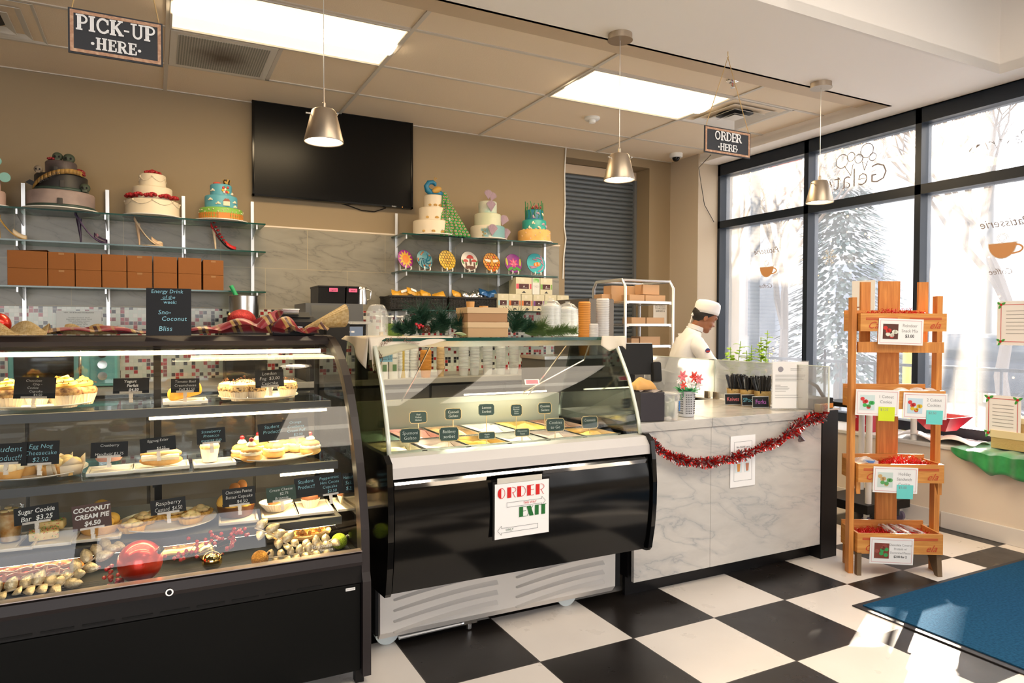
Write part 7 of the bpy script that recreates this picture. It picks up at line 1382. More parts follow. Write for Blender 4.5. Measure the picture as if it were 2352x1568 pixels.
for k, (z, w_) in enumerate(((.226, .07), (.218, .06), (.19, .17), (.182, .165), (.174, .15), (.166, .16), (.158, .12), (.135, .03), (.126, .07), (.118, .08), (.110, .075), (.102, .06), (.080, .13), (.066, .155))): part('text_line', MB().box((-.085+w_/2+(.085 if k < 2 else 0), -.0056, z), (w_, .0004, .0022)), GREYINK, t, smooth=False)
rg_ = thing('register_screen', 'black register monitor seen from behind at the end of the gelato case', 'monitor', (XU(1448, 3.05, 840), 3.05, CZ), -.35); part('screen_housing', MB().box((0, 0, .275), (.25, .028, .17), bev=.004, rx=-.18), BLKM, rg_, smooth=False); part('stand', MB().box((0, .02, .10), (.05, .04, .20)).box((0, .02, .008), (.18, .14, .016)), BLACK, rg_, smooth=False); part('card_reader', MB().box((.135, -.03, .205), (.05, .06, .11), bev=.012, rx=-.2), BLKM, rg_)
part('bezel_edge', MB().box((0, .013, .361), (.25, .003, .003), rx=-.18), PAPER, rg_, smooth=False)
t = thing('label_printer', 'black strapped device with an orange label strip at the counter end', 'device', (3.27, 2.70, .834)); part('housing', MB().box((0, 0, .03), (.16, .24, .06), bev=.004), BLKM, t, smooth=False); part('orange_label', MB().box((0, -.1215, .018), (.15, .002, .026)), mat('label_orange', (.80, .30, .02), .5), t, smooth=False); text('THANK YOU', .014, INK, t, (0, -.124, .018)); part('strap_handle', MB().tube([(.05, -.08, .06), (.03, -.05, .12), (-.0, 0, .15), (-.04, .05, .14), (-.06, .08, .06)], .010, 8), BLACK, t)
BAS = mat('basil_leaf', (.32, .55, .03), .4, sub=.1); BASD = mat('basil_stem', (.28, .42, .06), .5)
def plant(u, h, n, lab, seed):
    X0 = 3.27; tt = (u-1176)/FPX; Y = X0*(.888-.46*tt)/(.46+.888*tt); random.seed(seed); t = thing('basil_plant', lab, 'plant', (X0, Y, .834), group='potted basil plants behind the glass guard'); part('pot', MB().lathe([(0, 0), (.035, 0), (.047, .08), (.049, .08), (.049, .088), (0, .085)], 24), mat('pot_pale', (.50, .46, .40), .6), t)
    for s_ in range(3):
        bx_, by_ = random.uniform(-.05, .05), random.uniform(-.05, .05); st = [(0, 0, .08), (bx_*.6, by_*.6, h*.55), (bx_, by_, h*(.8+.1*s_))]; part('stem', MB().tube(st, .0025, 5), BASD, t)
        for k in range(n):
            q = .35+.65*k/n; p = Vector(st[0]).lerp(Vector(st[2]), q); a = k*2.4+s_; lm = MB(); leaf_mesh(lm, p, .042, .032, (math.cos(a), math.sin(a), random.uniform(-.1, .6)), (0, 0, 1)); part('leaf', lm, BAS, t, solid=.0008)
plant(1686, .36, 9, 'left basil plant with bright green leaves', 1); plant(1722, .34, 9, 'middle basil plant with bright green leaves', 2); plant(1752, .43, 11, 'right and tallest basil plant, leaning right', 3)
# flyer and tinsel on the counter front
fy = board('counter_flyer', 'white flyer with drink pictures taped on the marble front', 1706, 1058, 2.588, .172, .262, PAPER, rz=0, rl=0); part('border', MB().ribbon([(-.062, -.10), (.062, -.10), (.062, .10), (-.062, .10), (-.062, -.10)], .0012, -.0022), INK, fy, smooth=False); text('We NOW carry', .014, INK, fy, (0, -.003, .072))
for x, c_, w_ in ((-.032, (.72, .30, .06), .045), (.028, (.50, .20, .12), .035)):
    part('drink_picture', MB().box((x, -.003, -.030), (w_, .001, .055)), mat('picture_pale', (.70, .78, .80), .6), fy, smooth=False); part('glass_print', MB().prism([(-.008, -.022), (.008, -.022), (.012, .018), (-.012, .018)], .001, M=Matrix.Translation((x, -.003, -.03)) @ Matrix.Rotation(PI/2, 4, 'X')), mat('drink_%d' % int(c_[0]*100), c_, .5), fy, smooth=False)
TR = mat('tinsel_red', (.62, .015, .01), .22, metal=.7); TS_ = mat('tinsel_silver', (.45, .36, .36), .18, metal=.9)
tn = thing('tinsel_garland', 'red and silver tinsel garland swagged across the marble counter', 'garland', (2.05, 2.565, .70)); tp = [(1483, 1008), (1500, 1022), (1530, 1043), (1570, 1058), (1600, 1062), (1640, 1060), (1680, 1052), (1720, 1040), (1760, 1022), (1790, 1012), (1815, 990), (1850, 966), (1880, 956), (1893, 940)]
tp = [A(u, v, 'Y', 2.560)-Vector((2.05, 2.565, .70)) for u, v in tp]; random.seed(5)
for m_, nm in ((TR, 'red_tinsel'), (TS_, 'silver_tinsel')):
    f = MB()
    for k in range(1300):
        q = random.random()*(len(tp)-1); i = int(q); c_ = tp[i].lerp(tp[i+1], q-i); wd = .026+.012*math.sin(q*1.7)**2+(.012 if q > 10 else 0); a = random.random()*6.28; d_ = Vector((random.uniform(-.8, .8), .5*math.cos(a)-.4, math.sin(a))).normalized()*wd*random.uniform(.5, 1); w_ = d_.cross(Vector((random.random(), 1, random.random()))).normalized()*.0028
        e_ = c_+d_; e_.y = min(e_.y, .018); f.quad(c_-w_, c_+w_, e_+w_, e_-w_)
    o = part(nm, f, m_, tn, smooth=False); o['kind'] = 'stuff'
part('loose_end', MB().tube([tp[10], tp[10]+Vector((.05, -.01, -.02)), tp[10]+Vector((.09, -.01, -.055)), tp[10]+Vector((.06, -.01, -.05))], .012, 6), TS_, tn)
# ================= WOODEN DISPLAY RACK =================
WD = wood('pine_crate', (.74, .36, .09), (.60, .24, .05), .45, (1, 1, 14), 4); WD2 = wood('pine_board', (.72, .31, .07), (.55, .20, .04), .45, (14, 14, 1), 3)
wr_ = thing('crate_rack', 'tall wooden display rack with four crates between counter and windows', 'display rack', (3.41, 2.222, 0), rot=(0, 0, -.52)); HW = .216
part('side_post', MB().bb(-HW-.030, -HW-.006, .03, .075, 0, 1.44), WD2, wr_, smooth=False); part('side_post', MB().bb(HW+.004, HW+.030, .10, .145, .0, 1.42).prism([(HW+.004, .10), (HW+.030, .10), (HW+.030, .145), (HW+.004, .145)], .0, None) if 0 else MB().bb(HW+.002, HW+.030, .09, .135, 0, 1.45), WD2, wr_, smooth=False)
part('back_board', MB().bb(-.028, .082, .20, .218, .05, 1.535), WD2, wr_, smooth=False)
for x in (-.10, .205): part('narrow_board', MB().bb(x-.026, x+.026, .20, .216, 1.20, 1.53), WD2, wr_, smooth=False)
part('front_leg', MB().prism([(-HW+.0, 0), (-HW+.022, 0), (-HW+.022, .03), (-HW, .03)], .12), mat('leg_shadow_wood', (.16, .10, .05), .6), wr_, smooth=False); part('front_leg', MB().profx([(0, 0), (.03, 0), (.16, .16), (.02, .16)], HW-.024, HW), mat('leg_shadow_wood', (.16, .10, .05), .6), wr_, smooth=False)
part('back_leg', MB().bb(-.20, -.16, .19, .21, 0, .12), WD2, wr_, smooth=False)
for z in (1.215, .50): part('cross_rail', MB().bb(-HW, HW, .02, .04, z-.06 if z > 1 else z-.05, z-.005 if z > 1 else z-.01), WD2, wr_, smooth=False) if z > 1 else [part('corner_brace', MB().profx([(.02, z-.01), (.02, z-.08), (.06, z-.01)], x, x+.02), WD2, wr_, smooth=False) for x in (-HW, HW-.02)]
CZS = ((1.265, .092), (.865, .095), (.485, .095), (.115, .105)); RI = mat('red_stamp_ink', (.55, .06, .02), .6)
for z, h in CZS:
    tl = .0; cr_ = part('crate', MB().bb(-HW, HW, 0, .012, z, z+h).bb(-HW, HW, .188, .198, z, z+h+.02).bb(-HW, -HW+.012, .012, .188, z, z+h).bb(HW-.012, HW, .012, .188, z, z+h).bb(-HW+.012, HW-.012, .012, .188, z, z+.008), WD, wr_, smooth=False)
    st = MB(); [st.bb(x0, x1, -.0015, -.0005, z+h-.026+dz, z+h-.022+dz) for x0, x1 in ((-.19, -.03), (.03, .19)) for dz in (0, -.007)]; part('stamp_lines', st, RI, cr_, smooth=False); text('Ca', .05, RI, cr_, (-.155, -.002, z+.030), shear=.5); text('ela', .05, RI, cr_, (.155, -.002, z+.030), shear=.5)
def on_rack(x, y, z): return wr_.matrix_basis @ Vector((x, y, z))
SHR = mat('shredded_paper_red', (.66, .012, .015), .45)
wr_M = Matrix.Translation((3.41, 2.222, 0)) @ Matrix.Rotation(-.52, 4, 'Z')
for k, (x0, x1, z, hm2, lab) in enumerate(((-.20, .20, 1.33, .045, 'red shredded paper heaped in the top crate'), (-.06, .20, .545, .055, 'bright red shredded paper in the third crate'), (-.20, .20, .185, .03, 'red shredded paper in the bottom crate'))):
    f = MB(); random.seed(k)
    for _ in range(700):
        x = random.uniform(x0, x1); y = random.uniform(.02, .18); zz = hm2*random.random()*math.sin(PI*(x-x0)/(x1-x0))**.6*math.sin(PI*min(.999, max(.001, (y+.02)/.22))); c_ = Vector((x, y, zz)); d_ = Vector((random.uniform(-1, 1), random.uniform(-1, 1), random.uniform(-.3, .6))).normalized()*.022; w_ = d_.cross(Vector((random.random(), random.random(), 1))).normalized()*.0014; e_ = c_+d_+Vector((0, 0, .004)); m2 = c_.lerp(e_, .5)+Vector((0, 0, .006))
        e_.x = min(max(e_.x, -.202), .202); e_.y = min(max(e_.y, .014), .186); f.quad(c_-w_, c_+w_, m2+w_, m2-w_); f.quad(m2-w_, m2+w_, e_+w_, e_-w_)
    f.bb(x0, x1, .016, .184, -.06 if z != .185 else -.055, -.002)
    solo('shredded_paper', f, SHR, lab, 'shredded paper', wr_M @ Vector((0, 0, z)), rz=-.52, smooth=False, kind='stuff')
def card(nm, lines, u0, v0, u1, v1, z0, lab, cols, note=None, big=None):
    wl = (u1-u0)/450; hl_ = (v1-v0)/450; x = ((u0+u1)/2-2069)/448; z = 1.2825-((v0+v1)/2-752)/450; t = thing('price_card', lab, 'price card', wr_M @ Vector((x, -.006, z)), group='holiday price cards on the wooden rack', rot=(0, .03, -.52)); part('card', MB().box((0, 0, 0), (wl, .002, hl_)), PAPER, t, smooth=False)
    part('border', MB().ribbon([(-wl*.46, -hl_*.43), (wl*.46, -hl_*.43), (wl*.46, hl_*.43), (-wl*.46, hl_*.43), (-wl*.46, -hl_*.43)], .0016, -.0016), mat('border_pink', (.70, .25, .26), .6), t, smooth=False)
    pc_ = part('picture', MB().box((-wl*.23, -.0016, 0), (wl*.34, .001, hl_*.58)), mat('pic_'+nm, cols[0], .5), t, smooth=False); random.seed(len(nm)); 
    for c_ in cols[1:]: f = MB(); [blob(-wl*.23+random.uniform(-.12, .12)*wl, random.uniform(-.2, .2)*hl_, wl*.05, wl*.045, -.0026)(f) for _ in range(4)]; o = part('picture_detail', f, mat('pd_%d%d' % (c_[0]*99, c_[1]*99), c_, .5), pc_, smooth=False)
    n = len(lines)
    for i, l in enumerate(lines): text(l, hl_*(.17 if n < 4 else .12), INK if l.startswith('$') else GREYINK, t, (wl*.20, -.0018, hl_*(.24-.20*i if n < 4 else .24-.15*i)), xs=.9, off=.0004 if l.startswith('$') else 0)
    if note: part('sticky_note', MB().box((note[0]*wl, -.003, note[1]*hl_), (.082, .0008, .072)), mat(*note[2]), t, smooth=False); text(note[3], .018, GREYINK, t, (note[0]*wl-.012, -.004, note[1]*hl_+.022))
YN = ('note_yellow', (.68, .80, .02), .6); TN = ('note_teal', (.16, .66, .62), .6)
card('mix', ['Reindeer', 'Snack Mix', '$3.00'], 2011, 731, 2112, 791, 0, 'price card reading Reindeer Snack Mix $3.00', [(.10, .03, .02), (.62, .03, .02), (.75, .75, .62)])
card('one', ['1 Cutout', 'Cookie'], 1962, 895, 2060, 955, 0, 'price card reading 1 Cutout Cookie with a yellow note', [(.62, .75, .75), (.65, .04, .04), (.05, .45, .10)], (.22, -.42, YN, '$1.25'))
card('two', ['2 Cutout', 'Cookies'], 2069, 902, 2168, 962, 0, 'price card reading 2 Cutout Cookies with a teal note', [(.55, .70, .80), (.65, .04, .04), (.75, .50, .03)], (.22, -.42, TN, '$2.50'))
card('hol', ['Holiday', 'Sandwich', 'Cookie'], 2004, 1074, 2105, 1134, 0, 'price card reading Holiday Sandwich Cookie with a teal note', [(.60, .70, .66), (.62, .40, .16), (.12, .40, .12)], (.22, -.44, TN, '$1.50'))
card('pretz', ['Chocolate Covered', 'Pretzels w/', 'Decorated Pieces', '$2.00 for 2'], 1999, 1239, 2098, 1300, 0, 'price card reading Chocolate Covered Pretzels, $2.00 for 2', [(.22, .05, .03), (.35, .08, .06), (.05, .35, .10)])
PB2 = mat('cello_bag', (.86, .84, .82), .12, alpha=.45, spec=.9)
def cookie_bag(x, y, z, cc, lab, sc_=1, long=False):
    t = thing('cookie_bag', lab, 'cookie bag', wr_M @ Vector((x, y, z)), group='cellophane bags of treats in the crates', rot=(0, 0, -.52+x*3)); random.seed(int((x+1)*999)); w_, d_, h = (.035, .17, .018) if long else (.10*sc_, .085*sc_, .042)
    part('cellophane', MB().grid(10, 10, lambda i, j: ((i-.5)*w_, (j-.5)*d_, h*(.4+.6*math.sin(PI*i)*math.sin(PI*j))+.006*math.sin(i*13+j*11))), PB2, t)
    for k in range(3 if not long else 2):
        m2 = mat('treat_%d%d' % (cc[k % len(cc)][0]*99, cc[k % len(cc)][1]*99), cc[k % len(cc)], .5); part('cookie', MB().cyl((random.uniform(-.25, .25)*w_, random.uniform(-.25, .25)*d_, .010+.008*k), .024*sc_, .022*sc_, .008, 18) if not long else MB().cyl(((k-.5)*.012, 0, .010), .005, .005, d_*.85, 10, 'Y'), m2, t)
for k, (x, y) in enumerate(((-.16, .06), (-.09, .10), (-.02, .06), (.05, .11), (.12, .06), (.165, .11))): cookie_bag(x, y, .875+.0, [(.62, .05, .04), (.80, .78, .72), (.06, .42, .12)], 'cellophane bag of cutout cookies in the second crate, %s from the left' % ORD[k], 1.0)
for k, (x, y) in enumerate(((.03, .08), (.12, .09), (.17, .06))): cookie_bag(x, y, .925, [(.80, .76, .70), (.70, .60, .45)], 'sunlit cellophane bag on the upper heap of the second crate, %s from the left' % ORD[k], 1.1)
cookie_bag(-.15, .08, .56, [(.42, .33, .16), (.55, .45, .25), (.06, .16, .42)], 'cellophane cookie bag with blue sticker at the left of the third crate', 1.3)
for k, x in enumerate((-.02, .035, .095)): cookie_bag(x, .09, .212, [(.35, .10, .06), (.70, .70, .72)], 'long cellophane bag of pretzel rods, %s from the left in the bottom crate' % ORD[k], 1, True)
# ================= LEDGE BY THE WINDOW AND CART =================
LZ = .531
def ax4(u, v, x=4.62): return A(u, v, 'X', x)
GV = mat('green_velvet', (.01, .20, .04), .35, sheen=.6, noise=(9, (.03, .36, .09), 3))
y0, y1 = ax4(2195, 1000, 4.49).y, ax4(2400, 1040, 4.49).y
gv = MB().grid(60, 14, lambda i, j: (4.86-.40*min(j/.6, 1)-(.022+.010*math.sin(i*26)) * (j > .6), y0+(y1-y0)*i, LZ+.006+.005*math.sin(i*25)-(max(0, j-.6)/.4)*(.02+.11*math.sin(min(1, i*1.6)*PI*.5)+.012*math.sin(i*17))))
solo('green_velvet_cloth', gv, GV, 'shiny green velvet cloth draped over the window ledge', 'cloth', solid=.002)
y0, y1 = ax4(2062, 1000, 4.55).y, ax4(2235, 1020, 4.55).y; solo('white_cloth', MB().grid(30, 12, lambda i, j: (4.52+.30*j, y0+(y1-y0)*i, LZ+.006+.05*abs(math.sin(i*6+j*2))*math.sin(PI*min(1, j+.25)))), mat('white_satin', (.80, .76, .72), .4), 'white satin cloth bunched on the ledge behind the wooden rack', 'cloth', solid=.002)
GB = mat('gold_box', (.70, .50, .22), .4, metal=.4, bump=(60, .8)); GBL = mat('gold_box_lid', (.80, .66, .40), .45)
pb = ax4(2322, 1005, 4.62); kbox('gold_gift_box', 4.68, pb.y-.02, LZ+.014, .17, .24, .11, 'lower and larger gold gift box on the green cloth', 'stacked gold gift boxes', GB, 0, (.045, GBL)); kbox('gold_gift_box', 4.68, pb.y-.05, LZ+.126, .14, .18, .085, 'upper and smaller gold gift box on the ledge', 'stacked gold gift boxes', GB, 0, (.035, GBL))
HOL = mat('holly_green', (.06, .36, .06), .5)
def holly(nm, u0, v0, u1, v1, x, lab, cat='paper'):
    a, b2 = A(u0, v0, 'X', x), A(u1, v1, 'X', x); hy, hz = (a.y-A(u1, v0, 'X', x).y)/2, (A(u0, v0, 'X', x).z-A(u0, v1, 'X', x).z)/2; t = thing(nm, lab, cat, (x, (a.y+b2.y)/2, (a.z+A(u0, v1, 'X', x).z)/2), rot=(0, 0, -PI/2), group='holly-bordered papers by the windows'); part('sheet', MB().box((0, 0, 0), (2*hy, .002, 2*hz)), PAPER, t, smooth=False)
    part('red_border', MB().ribbon([(-hy*.82, -hz*.84), (hy*.82, -hz*.84), (hy*.82, hz*.84), (-hy*.82, hz*.84), (-hy*.82, -hz*.84)], .004, -.002), mat('border_red', (.62, .10, .10), .6), t, smooth=False)
    for sx_ in (-1, 1):
        for sz_ in (-1, 1):
            f = MB(); [blob(sx_*hy*.82+.014*math.cos(q), sz_*hz*.84+.014*math.sin(q), .016, .007, -.003, q)(f) for q in (.5, 2.6, 4.2)]; hp_ = part('holly_leaves', f, HOL, t, smooth=False); f = MB(); blob(sx_*hy*.82, sz_*hz*.84, .008, .008, -.004)(f); part('holly_berry', f, RED, hp_, smooth=False)
    for k in range(7): part('text_line', MB().box((0, -.0018, hz*(.55-.17*k)), (hy*1.2, .0006, .003)), GREYINK, t, smooth=False)
holly('holly_notice', 2264, 905, 2345, 1000, 4.60, 'holly-bordered notice standing on the ledge beside the gold boxes'); holly('holly_notice', 2290, 692, 2400, 792, 4.965, 'holly-bordered notice stuck on the window glass at the right')
t = thing('gift_box', 'red gift box with white snowflakes on the ledge, behind the wooden rack', 'gift box', (4.62, ax4(1990, 985).y, LZ)); part('box_body', MB().box((0, 0, .08), (.14, .15, .16)), mat('gift_red', (.42, .015, .03), .4), t, smooth=False); part('snowflake_print', MB().box((-.0715, .04, .10), (.001, .03, .004)).box((-.0715, .04, .10), (.001, .004, .03)).box((-.0715, -.03, .05), (.001, .03, .004)).box((-.0715, -.03, .05), (.001, .004, .03)), PAPER, t, smooth=False)
part('lid', MB().box((0, 0, .165), (.15, .16, .03)), mat('gift_red', (.42, .015, .03), .4), t, smooth=False)
t = thing('red_bowl', 'dark red square bowl on the white cloth by the window', 'bowl', (4.68, ax4(2150, 985).y, LZ+.07)); part('bowl_body', MB().lathe([(0, 0), (.09, 0), (.19, .10), (.20, .10), (.18, .095), (.085, .01), (0, .01)], 4), mat('bowl_red', (.48, .01, .03), .3), t, smooth=False, rot=(0, 0, PI/4))
ca = A(2080, 1202, 'Z', 0); cb = A(1990, 1205, 'Z', 0); ct2 = thing('utility_cart', 'black-based rolling cart with white tube legs behind the wooden rack', 'cart', ((ca.x+cb.x)/2, (ca.y+cb.y)/2+.15, 0))
cxm, cym = (ca.x+cb.x)/2, (ca.y+cb.y)/2+.15
for (u, v) in ((1994, 1163), (2096, 1140)): p = A(u, 1150, 'Y', cym-.13); part('tube_leg', MB().cyl((p.x-cxm, -.13, .46), .019, .019, .66, 20), mat('pvc_white', (.78, .76, .72), .35), ct2)
for x in (-.16, .16): part('tube_leg', MB().cyl((x, .15, .46), .019, .019, .66, 20), mat('pvc_white', (.78, .76, .72), .35), ct2)
part('base_frame', MB().bb(-.22, .22, -.17, .19, .09, .15, .004), BLACK, ct2, smooth=False); part('upper_shelf', MB().bb(-.22, .22, -.17, .19, .76, .79, .004), BLACK, ct2, smooth=False)
for x in (-.17, .17):
    for y in (-.13, .15): c_ = part('caster', MB().cyl((x, y, .033), .033, .033, .022, 20, 'X'), mat('caster_purple_grey', (.16, .13, .20), .4), ct2); part('fork', MB().bb(x-.016, x+.016, y-.010, y+.010, .035, .095), ALU, c_, smooth=False)
# floor mat
MATB = mat('entrance_mat_blue', (.008, .052, .115), .95, spec=.1, noise=(90, (.014, .085, .17), 4), bump=(300, .6)); t = thing('entrance_mat', 'large blue entrance mat with black rubber border on the checker floor', 'mat', (3.60, 1.25, 0)); part('carpet', MB().bb(-.72, .72, -.85, .80, .002, .011), MATB, t, smooth=False); part('rubber_border', MB().bb(-.755, .755, -.88, .83, 0, .006, .002), mat('rubber_black', (.02, .018, .02), .5), t, smooth=False)
# ================= DECALS ON THE GLASS =================
GXX = XW+.078; CUPB = mat('decal_tan', (.68, .33, .13), .6); DW = mat('decal_white', (.85, .85, .85), .6); DG = mat('decal_line_grey', (.30, .26, .26), .6)
def decal(u, v, w_, lab, words, s=1):
    p = A(u, v, 'X', GXX); t = thing('window_decal', lab, 'decal', p, rot=(0, 0, -PI/2), group='coffee cup decals on the windows'); a = w_/2
    q = [(-a, a*.55)]+[(-a*math.cos(k*PI/12)*.98, a*.55-a*1.15*math.sin(k*PI/12)) for k in range(13)]+[(a, a*.55)]
    part('cup_outline', MB().prism([(x*1.09, z*1.12) for x, z in q], .001, M=Matrix.Translation((0, .001, 0)) @ Matrix.Rotation(PI/2, 4, 'X')), DW, t, smooth=False); part('cup_print', MB().prism(q, .001, M=Matrix.Translation((0, -.001, 0)) @ Matrix.Rotation(PI/2, 4, 'X')), CUPB, t, smooth=False)
    part('cup_handle', MB().ribbon([(a*.86, a*.42)]+[(a*1.1+a*.35*math.sin(k*PI/8), a*.42-a*.7*k/8) for k in range(1, 8)]+[(a*.70, -a*.30)], a*.13, -.003), CUPB, t, smooth=False); part('steam_swirl', MB().ribbon([(a*.45*math.cos(k*.5)*(1-k/40), a*.95+a*.38*math.sin(k*.5)*(1-k/60)) for k in range(26)], a*.06, -.003), DW, t, smooth=False)
    for wd_, dx, dz, sz in words: text(wd_, sz, DG, t, (dx, -.004, dz), (PI/2, 0, PI), shear=.4)
decal(1761, 624, .155, 'small coffee cup decal with mirrored lettering on the left window', (('Patisserie', .0, .19, .075), ('Coffee', 0, -.13, .055))); decal(2302, 575, .17, 'large coffee cup decal on the right-hand window', (('Patisserie', .02, .18, .08), ('Coffee', 0, -.14, .055)))
p = A(1960, 385, 'X', GXX); t = thing('window_lettering', 'mirrored Gelato lettering with ice cream scoops on the upper window', 'decal', p, rot=(0, 0, -PI/2)); text('Gelato', .22, DG, t, (0, -.002, -.09), (PI/2, 0, PI), off=-.004)
for k, (dx, dz, r) in enumerate(((-.10, .07, .055), (-.02, .09, .035), (.05, .06, .035), (.12, .11, .055), (.17, .05, .03))): part('scoop_outline', MB().ribbon([(dx+r*math.cos(q*.35), dz+r*math.sin(q*.35)) for q in range(19)], .006, -.003), DG, t, smooth=False)
part('cone_outline', MB().ribbon([(-.08, .03), (-.02, -.06), (.0, .03)], .006, -.003).ribbon([(.08, .03), (.10, -.04), (.13, .03)], .006, -.003), DG, t, smooth=False)
p = A(2300, 325, 'X', GXX); t = thing('window_lettering', 'mirrored Pastries lettering on the upper right window', 'decal', p, rot=(0, 0, -PI/2)); text('Pastries', .13, DG, t, (0, -.002, 0), (PI/2, 0, PI), shear=.4, off=-.004)
p = A(1905, 590, 'X', GXX); t = thing('snowflake_decal', 'white snowflake decal on the middle window', 'decal', p, rot=(0, 0, -PI/2)); f = MB()
for k in range(6):
    a = k*PI/3; f.ribbon([(0, 0), (.07*math.cos(a), .07*math.sin(a))], .006, 0); [f.ribbon([(q*math.cos(a), q*math.sin(a)), (q*math.cos(a)+.022*math.cos(a+s_), q*math.sin(a)+.022*math.sin(a+s_))], .005, 0) for q in (.03, .05) for s_ in (-.8, .8)]
part('flake', f, DW, t, smooth=False)
p = A(1983, 682, 'X', GXX-.01); t = thing('window_notice', 'white paper with an arrow stuck on the middle window', 'paper', p, rot=(0, 0, -PI/2)); part('sheet', MB().box((0, 0, 0), (.20, .002, .26)), PAPER, t, smooth=False); part('arrow_print', MB().ribbon([(-.06, -.08), (.05, -.08)], .010, -.002).ribbon([(.03, -.065), (.055, -.08), (.03, -.095)], .008, -.002), mat('arrow_brown', (.4, .2, .15), .6), t, smooth=False)
# ================= OUTSIDE =================
PAV = mat('pavement', (.48, .46, .44), .8, noise=(1.5, (.36, .35, .34), 3)); struct('ground', MB().bb(XW+.25, 60, -25, 60, -.2, -.1), PAV, smooth=False)
IRON = mat('wrought_iron', (.02, .022, .025), .5)
fx_ = 6.6
for sgm in range(5):
    ya = -1.2+sgm*1.6; t = thing('iron_fence', 'wrought iron fence section with scrolls outside the windows, %s from the right' % ORD[sgm], 'fence', (fx_, ya, -.1), group='wrought iron fence sections'); 
    part('rail', MB().bb(-.015, .015, 0, 1.6, 1.0, 1.03).bb(-.015, .015, 0, 1.6, .12, .15), IRON, t, smooth=False)
    for k in range(9): part('bar', MB().bb(-.009, .009, k*.2-.009, k*.2+.009, 0, 1.14 if k % 4 == 0 else 1.0), IRON, t, smooth=False) if k not in (2, 6) else None
    for yc in (.4, 1.2): part('scroll', MB().tube([(0, yc+(.02+.075*(q/14))*math.cos(q*.55), .72+(.02+.10*(q/14))*math.sin(q*.55)) for q in range(15)], .009, 6).tube([(0, yc+(.02+.075*(q/14))*math.cos(q*.55), .42-(.02+.10*(q/14))*math.sin(q*.55)) for q in range(15)], .009, 6), IRON, t)
pp = A(1734, 600, 'X', 7.4); solo('lamp_post', MB().lathe([(.11, 0), (.11, .4), (.07, .5), (.06, 5.2), (0, 5.2)], 16), mat('post_blue_grey', (.05, .07, .09), .5), 'dark lamp post on the pavement outside the left window', 'lamp post', (7.4, pp.y, -.1))
BRK = mat('bare_bark', (.14, .11, .085), .9)
def tree(X, Y, h, lab, seed, spread=1.4, lights=0):
    random.seed(seed); t = thing('bare_tree', lab, 'tree', (X, Y, -.1), group='bare street trees with string lights'); tr = MB(); tips = []
    def br(p, d_, l, r, lev):
        q = p+d_*l; tr.tube([p, p.lerp(q, .5)+Vector((random.uniform(-1, 1), random.uniform(-1, 1), 0))*l*.06, q], r, 5, rs=[r, r*.85, r*.65]); tips.append((p, q))
        if lev: 
            for _ in range(3): nd = (d_+Vector((random.uniform(-1, 1), random.uniform(-1, 1), random.uniform(-.1, .7)))*.75*spread/1.4).normalized(); br(q, nd, l*random.uniform(.6, .8), r*.6, lev-1)
    br(Vector((0, 0, 0)), Vector((0, 0, 1)), h*.34, .09, 5); part('branches', tr, BRK, t)
    f = MB()
    for _ in range(lights): p, q = random.choice(tips); c_ = p.lerp(q, random.random()); f.ico(c_+Vector((random.gauss(0, .03), random.gauss(0, .03), random.gauss(0, .03))), .013, 1)
    if lights: o = part('string_lights', f, mat('fairy_light', (1, .6, .2), .5, emit=(1, .45, .1), es=6), t); o['kind'] = 'stuff'
tree(9.0, A(1690, 500, 'X', 9).y, 4.6, 'bare tree with string lights outside the left window', 3, 1.4, 260); tree(8.2, A(1805, 500, 'X', 8.2).y, 4.0, 'bare tree with string lights seen through the middle of the windows', 5, 1.5, 420); tree(9.5, A(2330, 400, 'X', 9.5).y, 4.6, 'bare tree beyond the right-hand window', 8, 1.5, 120)
CON = mat('conifer_green', (.09, .11, .09), .9); t = thing('conifer', 'tall dark evergreen tree with tiny lights outside the middle window', 'tree', (11, A(1935, 500, 'X', 11).y, -.1)); random.seed(9); f = MB()
for _ in range(3600):
    z = 5.2*random.random()**1.15; r = 1.25*(1-z/5.4)*random.random()**.4; a = random.random()*6.28; c_ = Vector((r*math.cos(a), r*math.sin(a), .5+z)); d_ = Vector((math.cos(a), math.sin(a), -.45))*.15; w_ = Vector((-math.sin(a), math.cos(a), .2))*.04; f.quad(c_-w_, c_+w_, c_+d_+w_*.3, c_+d_-w_*.3)
part('foliage', f, CON, t, smooth=False); part('trunk', MB().cyl((0, 0, .4), .12, .1, .9, 10), BRK, t); f = MB(); [f.ico(((1.3*(1-z/5.4))*math.cos(a), (1.3*(1-z/5.4))*math.sin(a), .5+z), .014, 1) for z, a in ((5*random.random(), random.random()*6.28) for _ in range(240))]; o = part('string_lights', f, mat('fairy_light', (1, .6, .2), .5, emit=(1, .45, .1), es=6), t); o['kind'] = 'stuff'
BST = mat('building_stone', (.42, .42, .42), .9); BWN = mat('building_window', (.20, .22, .25), .3)
def building(s0, s1, D0, h, lab, m_=BST):  # heights and gap shaped to block the sun and leave narrow patches indoors
    # faces the shop across the street; s runs across the sun's direction
    a = Vector((.9, .436)); n = Vector((-.436, .9)); c0 = Vector((4.9, 0)); f0 = c0+a*D0
    sc_ = (s0+s1)/2; off = (Vector((4.9, 0)).dot(n)); cc = a*(c0.dot(a)+D0+2)+n*(sc_); t = thing('building', lab, 'building', (cc.x, cc.y, -.1), math.atan2(.436, .9)); part('wall', MB().bb(-2, 2, -(s1-s0)/2, (s1-s0)/2, 0, h), m_, t, smooth=False)
    k = 0; y = -(s1-s0)/2+.8
    while y < (s1-s0)/2-1.0 and k < 24:
        for z in (1.2, 4.0, 6.8):
            if z+1.6 < h: part('window', MB().bb(-2.03, -1.99, y, y+.9, z, z+1.5), BWN, t, smooth=False); k += 1
        y += 1.9
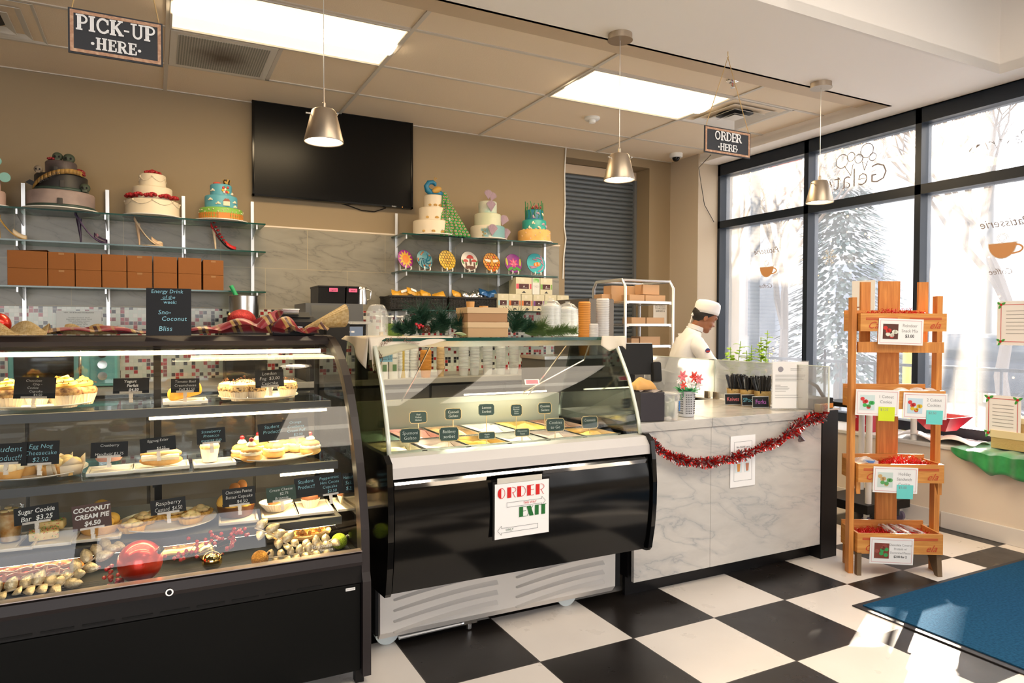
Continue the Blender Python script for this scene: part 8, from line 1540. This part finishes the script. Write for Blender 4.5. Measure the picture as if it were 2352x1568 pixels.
building(-16, .25, 11, 7.0, 'tall pale stone building across the street, blocking sun right of the gap'); building(.66, 1.6, 11, 6.25, 'narrow stone building shaped to block sun just left of the gap'); building(1.6, 7, 11.5, 5.6, 'low stone building across the street behind the trees')
t = thing('parked_car', 'small dark car parked across the street', 'car', (13.6, A(2312, 800, 'X', 13.6).y, -.1), PI/2-.1); part('car_body', MB().box((0, 0, .55), (4.2, 1.7, .6), bev=.18), mat('car_dark', (.03, .035, .045), .25), t); part('cabin', MB().box((-.1, 0, 1.0), (2.2, 1.45, .55), bev=.22), mat('car_glass', (.04, .05, .06), .1), t)
for x in (-1.3, 1.3):
    for y in (-.8, .8): part('wheel', MB().cyl((x, y, .32), .32, .32, .2, 24, 'Y'), BLACK, t)
p = A(1800, 395, 'X', 7.3); t = thing('street_sign', 'red and black shop sign hanging outside, upper left window', 'sign', p, rot=(0, 0, -PI/2)); part('sign_panel', MB().prism([(-.30, .28), (.32, .20), (.05, -.30), (-.02, -.32)], .04, M=Matrix.Rotation(PI/2, 4, 'X')), mat('sign_dull_red', (.42, .07, .05), .5), t, smooth=False)
part('scroll_iron', MB().tube([((-.25+.09*math.cos(q*.5)), -.05, .12+.09*math.sin(q*.5)) for q in range(13)], .014, 6).tube([(.02+.09*math.cos(q*.5), -.05, .10+.09*math.sin(q*.5)) for q in range(13)], .014, 6).tube([(-.45, -.05, .02), (.4, -.05, -.05)], .015, 6).tube([(-.35, -.02, .26), (-.33, -.02, .58)], .012, 6).tube([(.3, -.02, .2), (.3, -.02, .58)], .012, 6), IRON, t); part('sign_arm', MB().bb(p.y-pp.y, .5, -.0, .03, .55, .60).bb(p.y-pp.y-.03, p.y-pp.y+.03, .0, .10, .5, .65), IRON, t, smooth=False)
solo('yellow_bollard', MB().lathe([(.07, 0), (.07, 1.15), (.05, 1.2), (0, 1.21)], 16), mat('bollard_yellow', (.75, .55, .02), .5), 'yellow bollard beyond the iron fence', 'bollard', (8.0, A(2088, 850, 'X', 8).y, -.1))
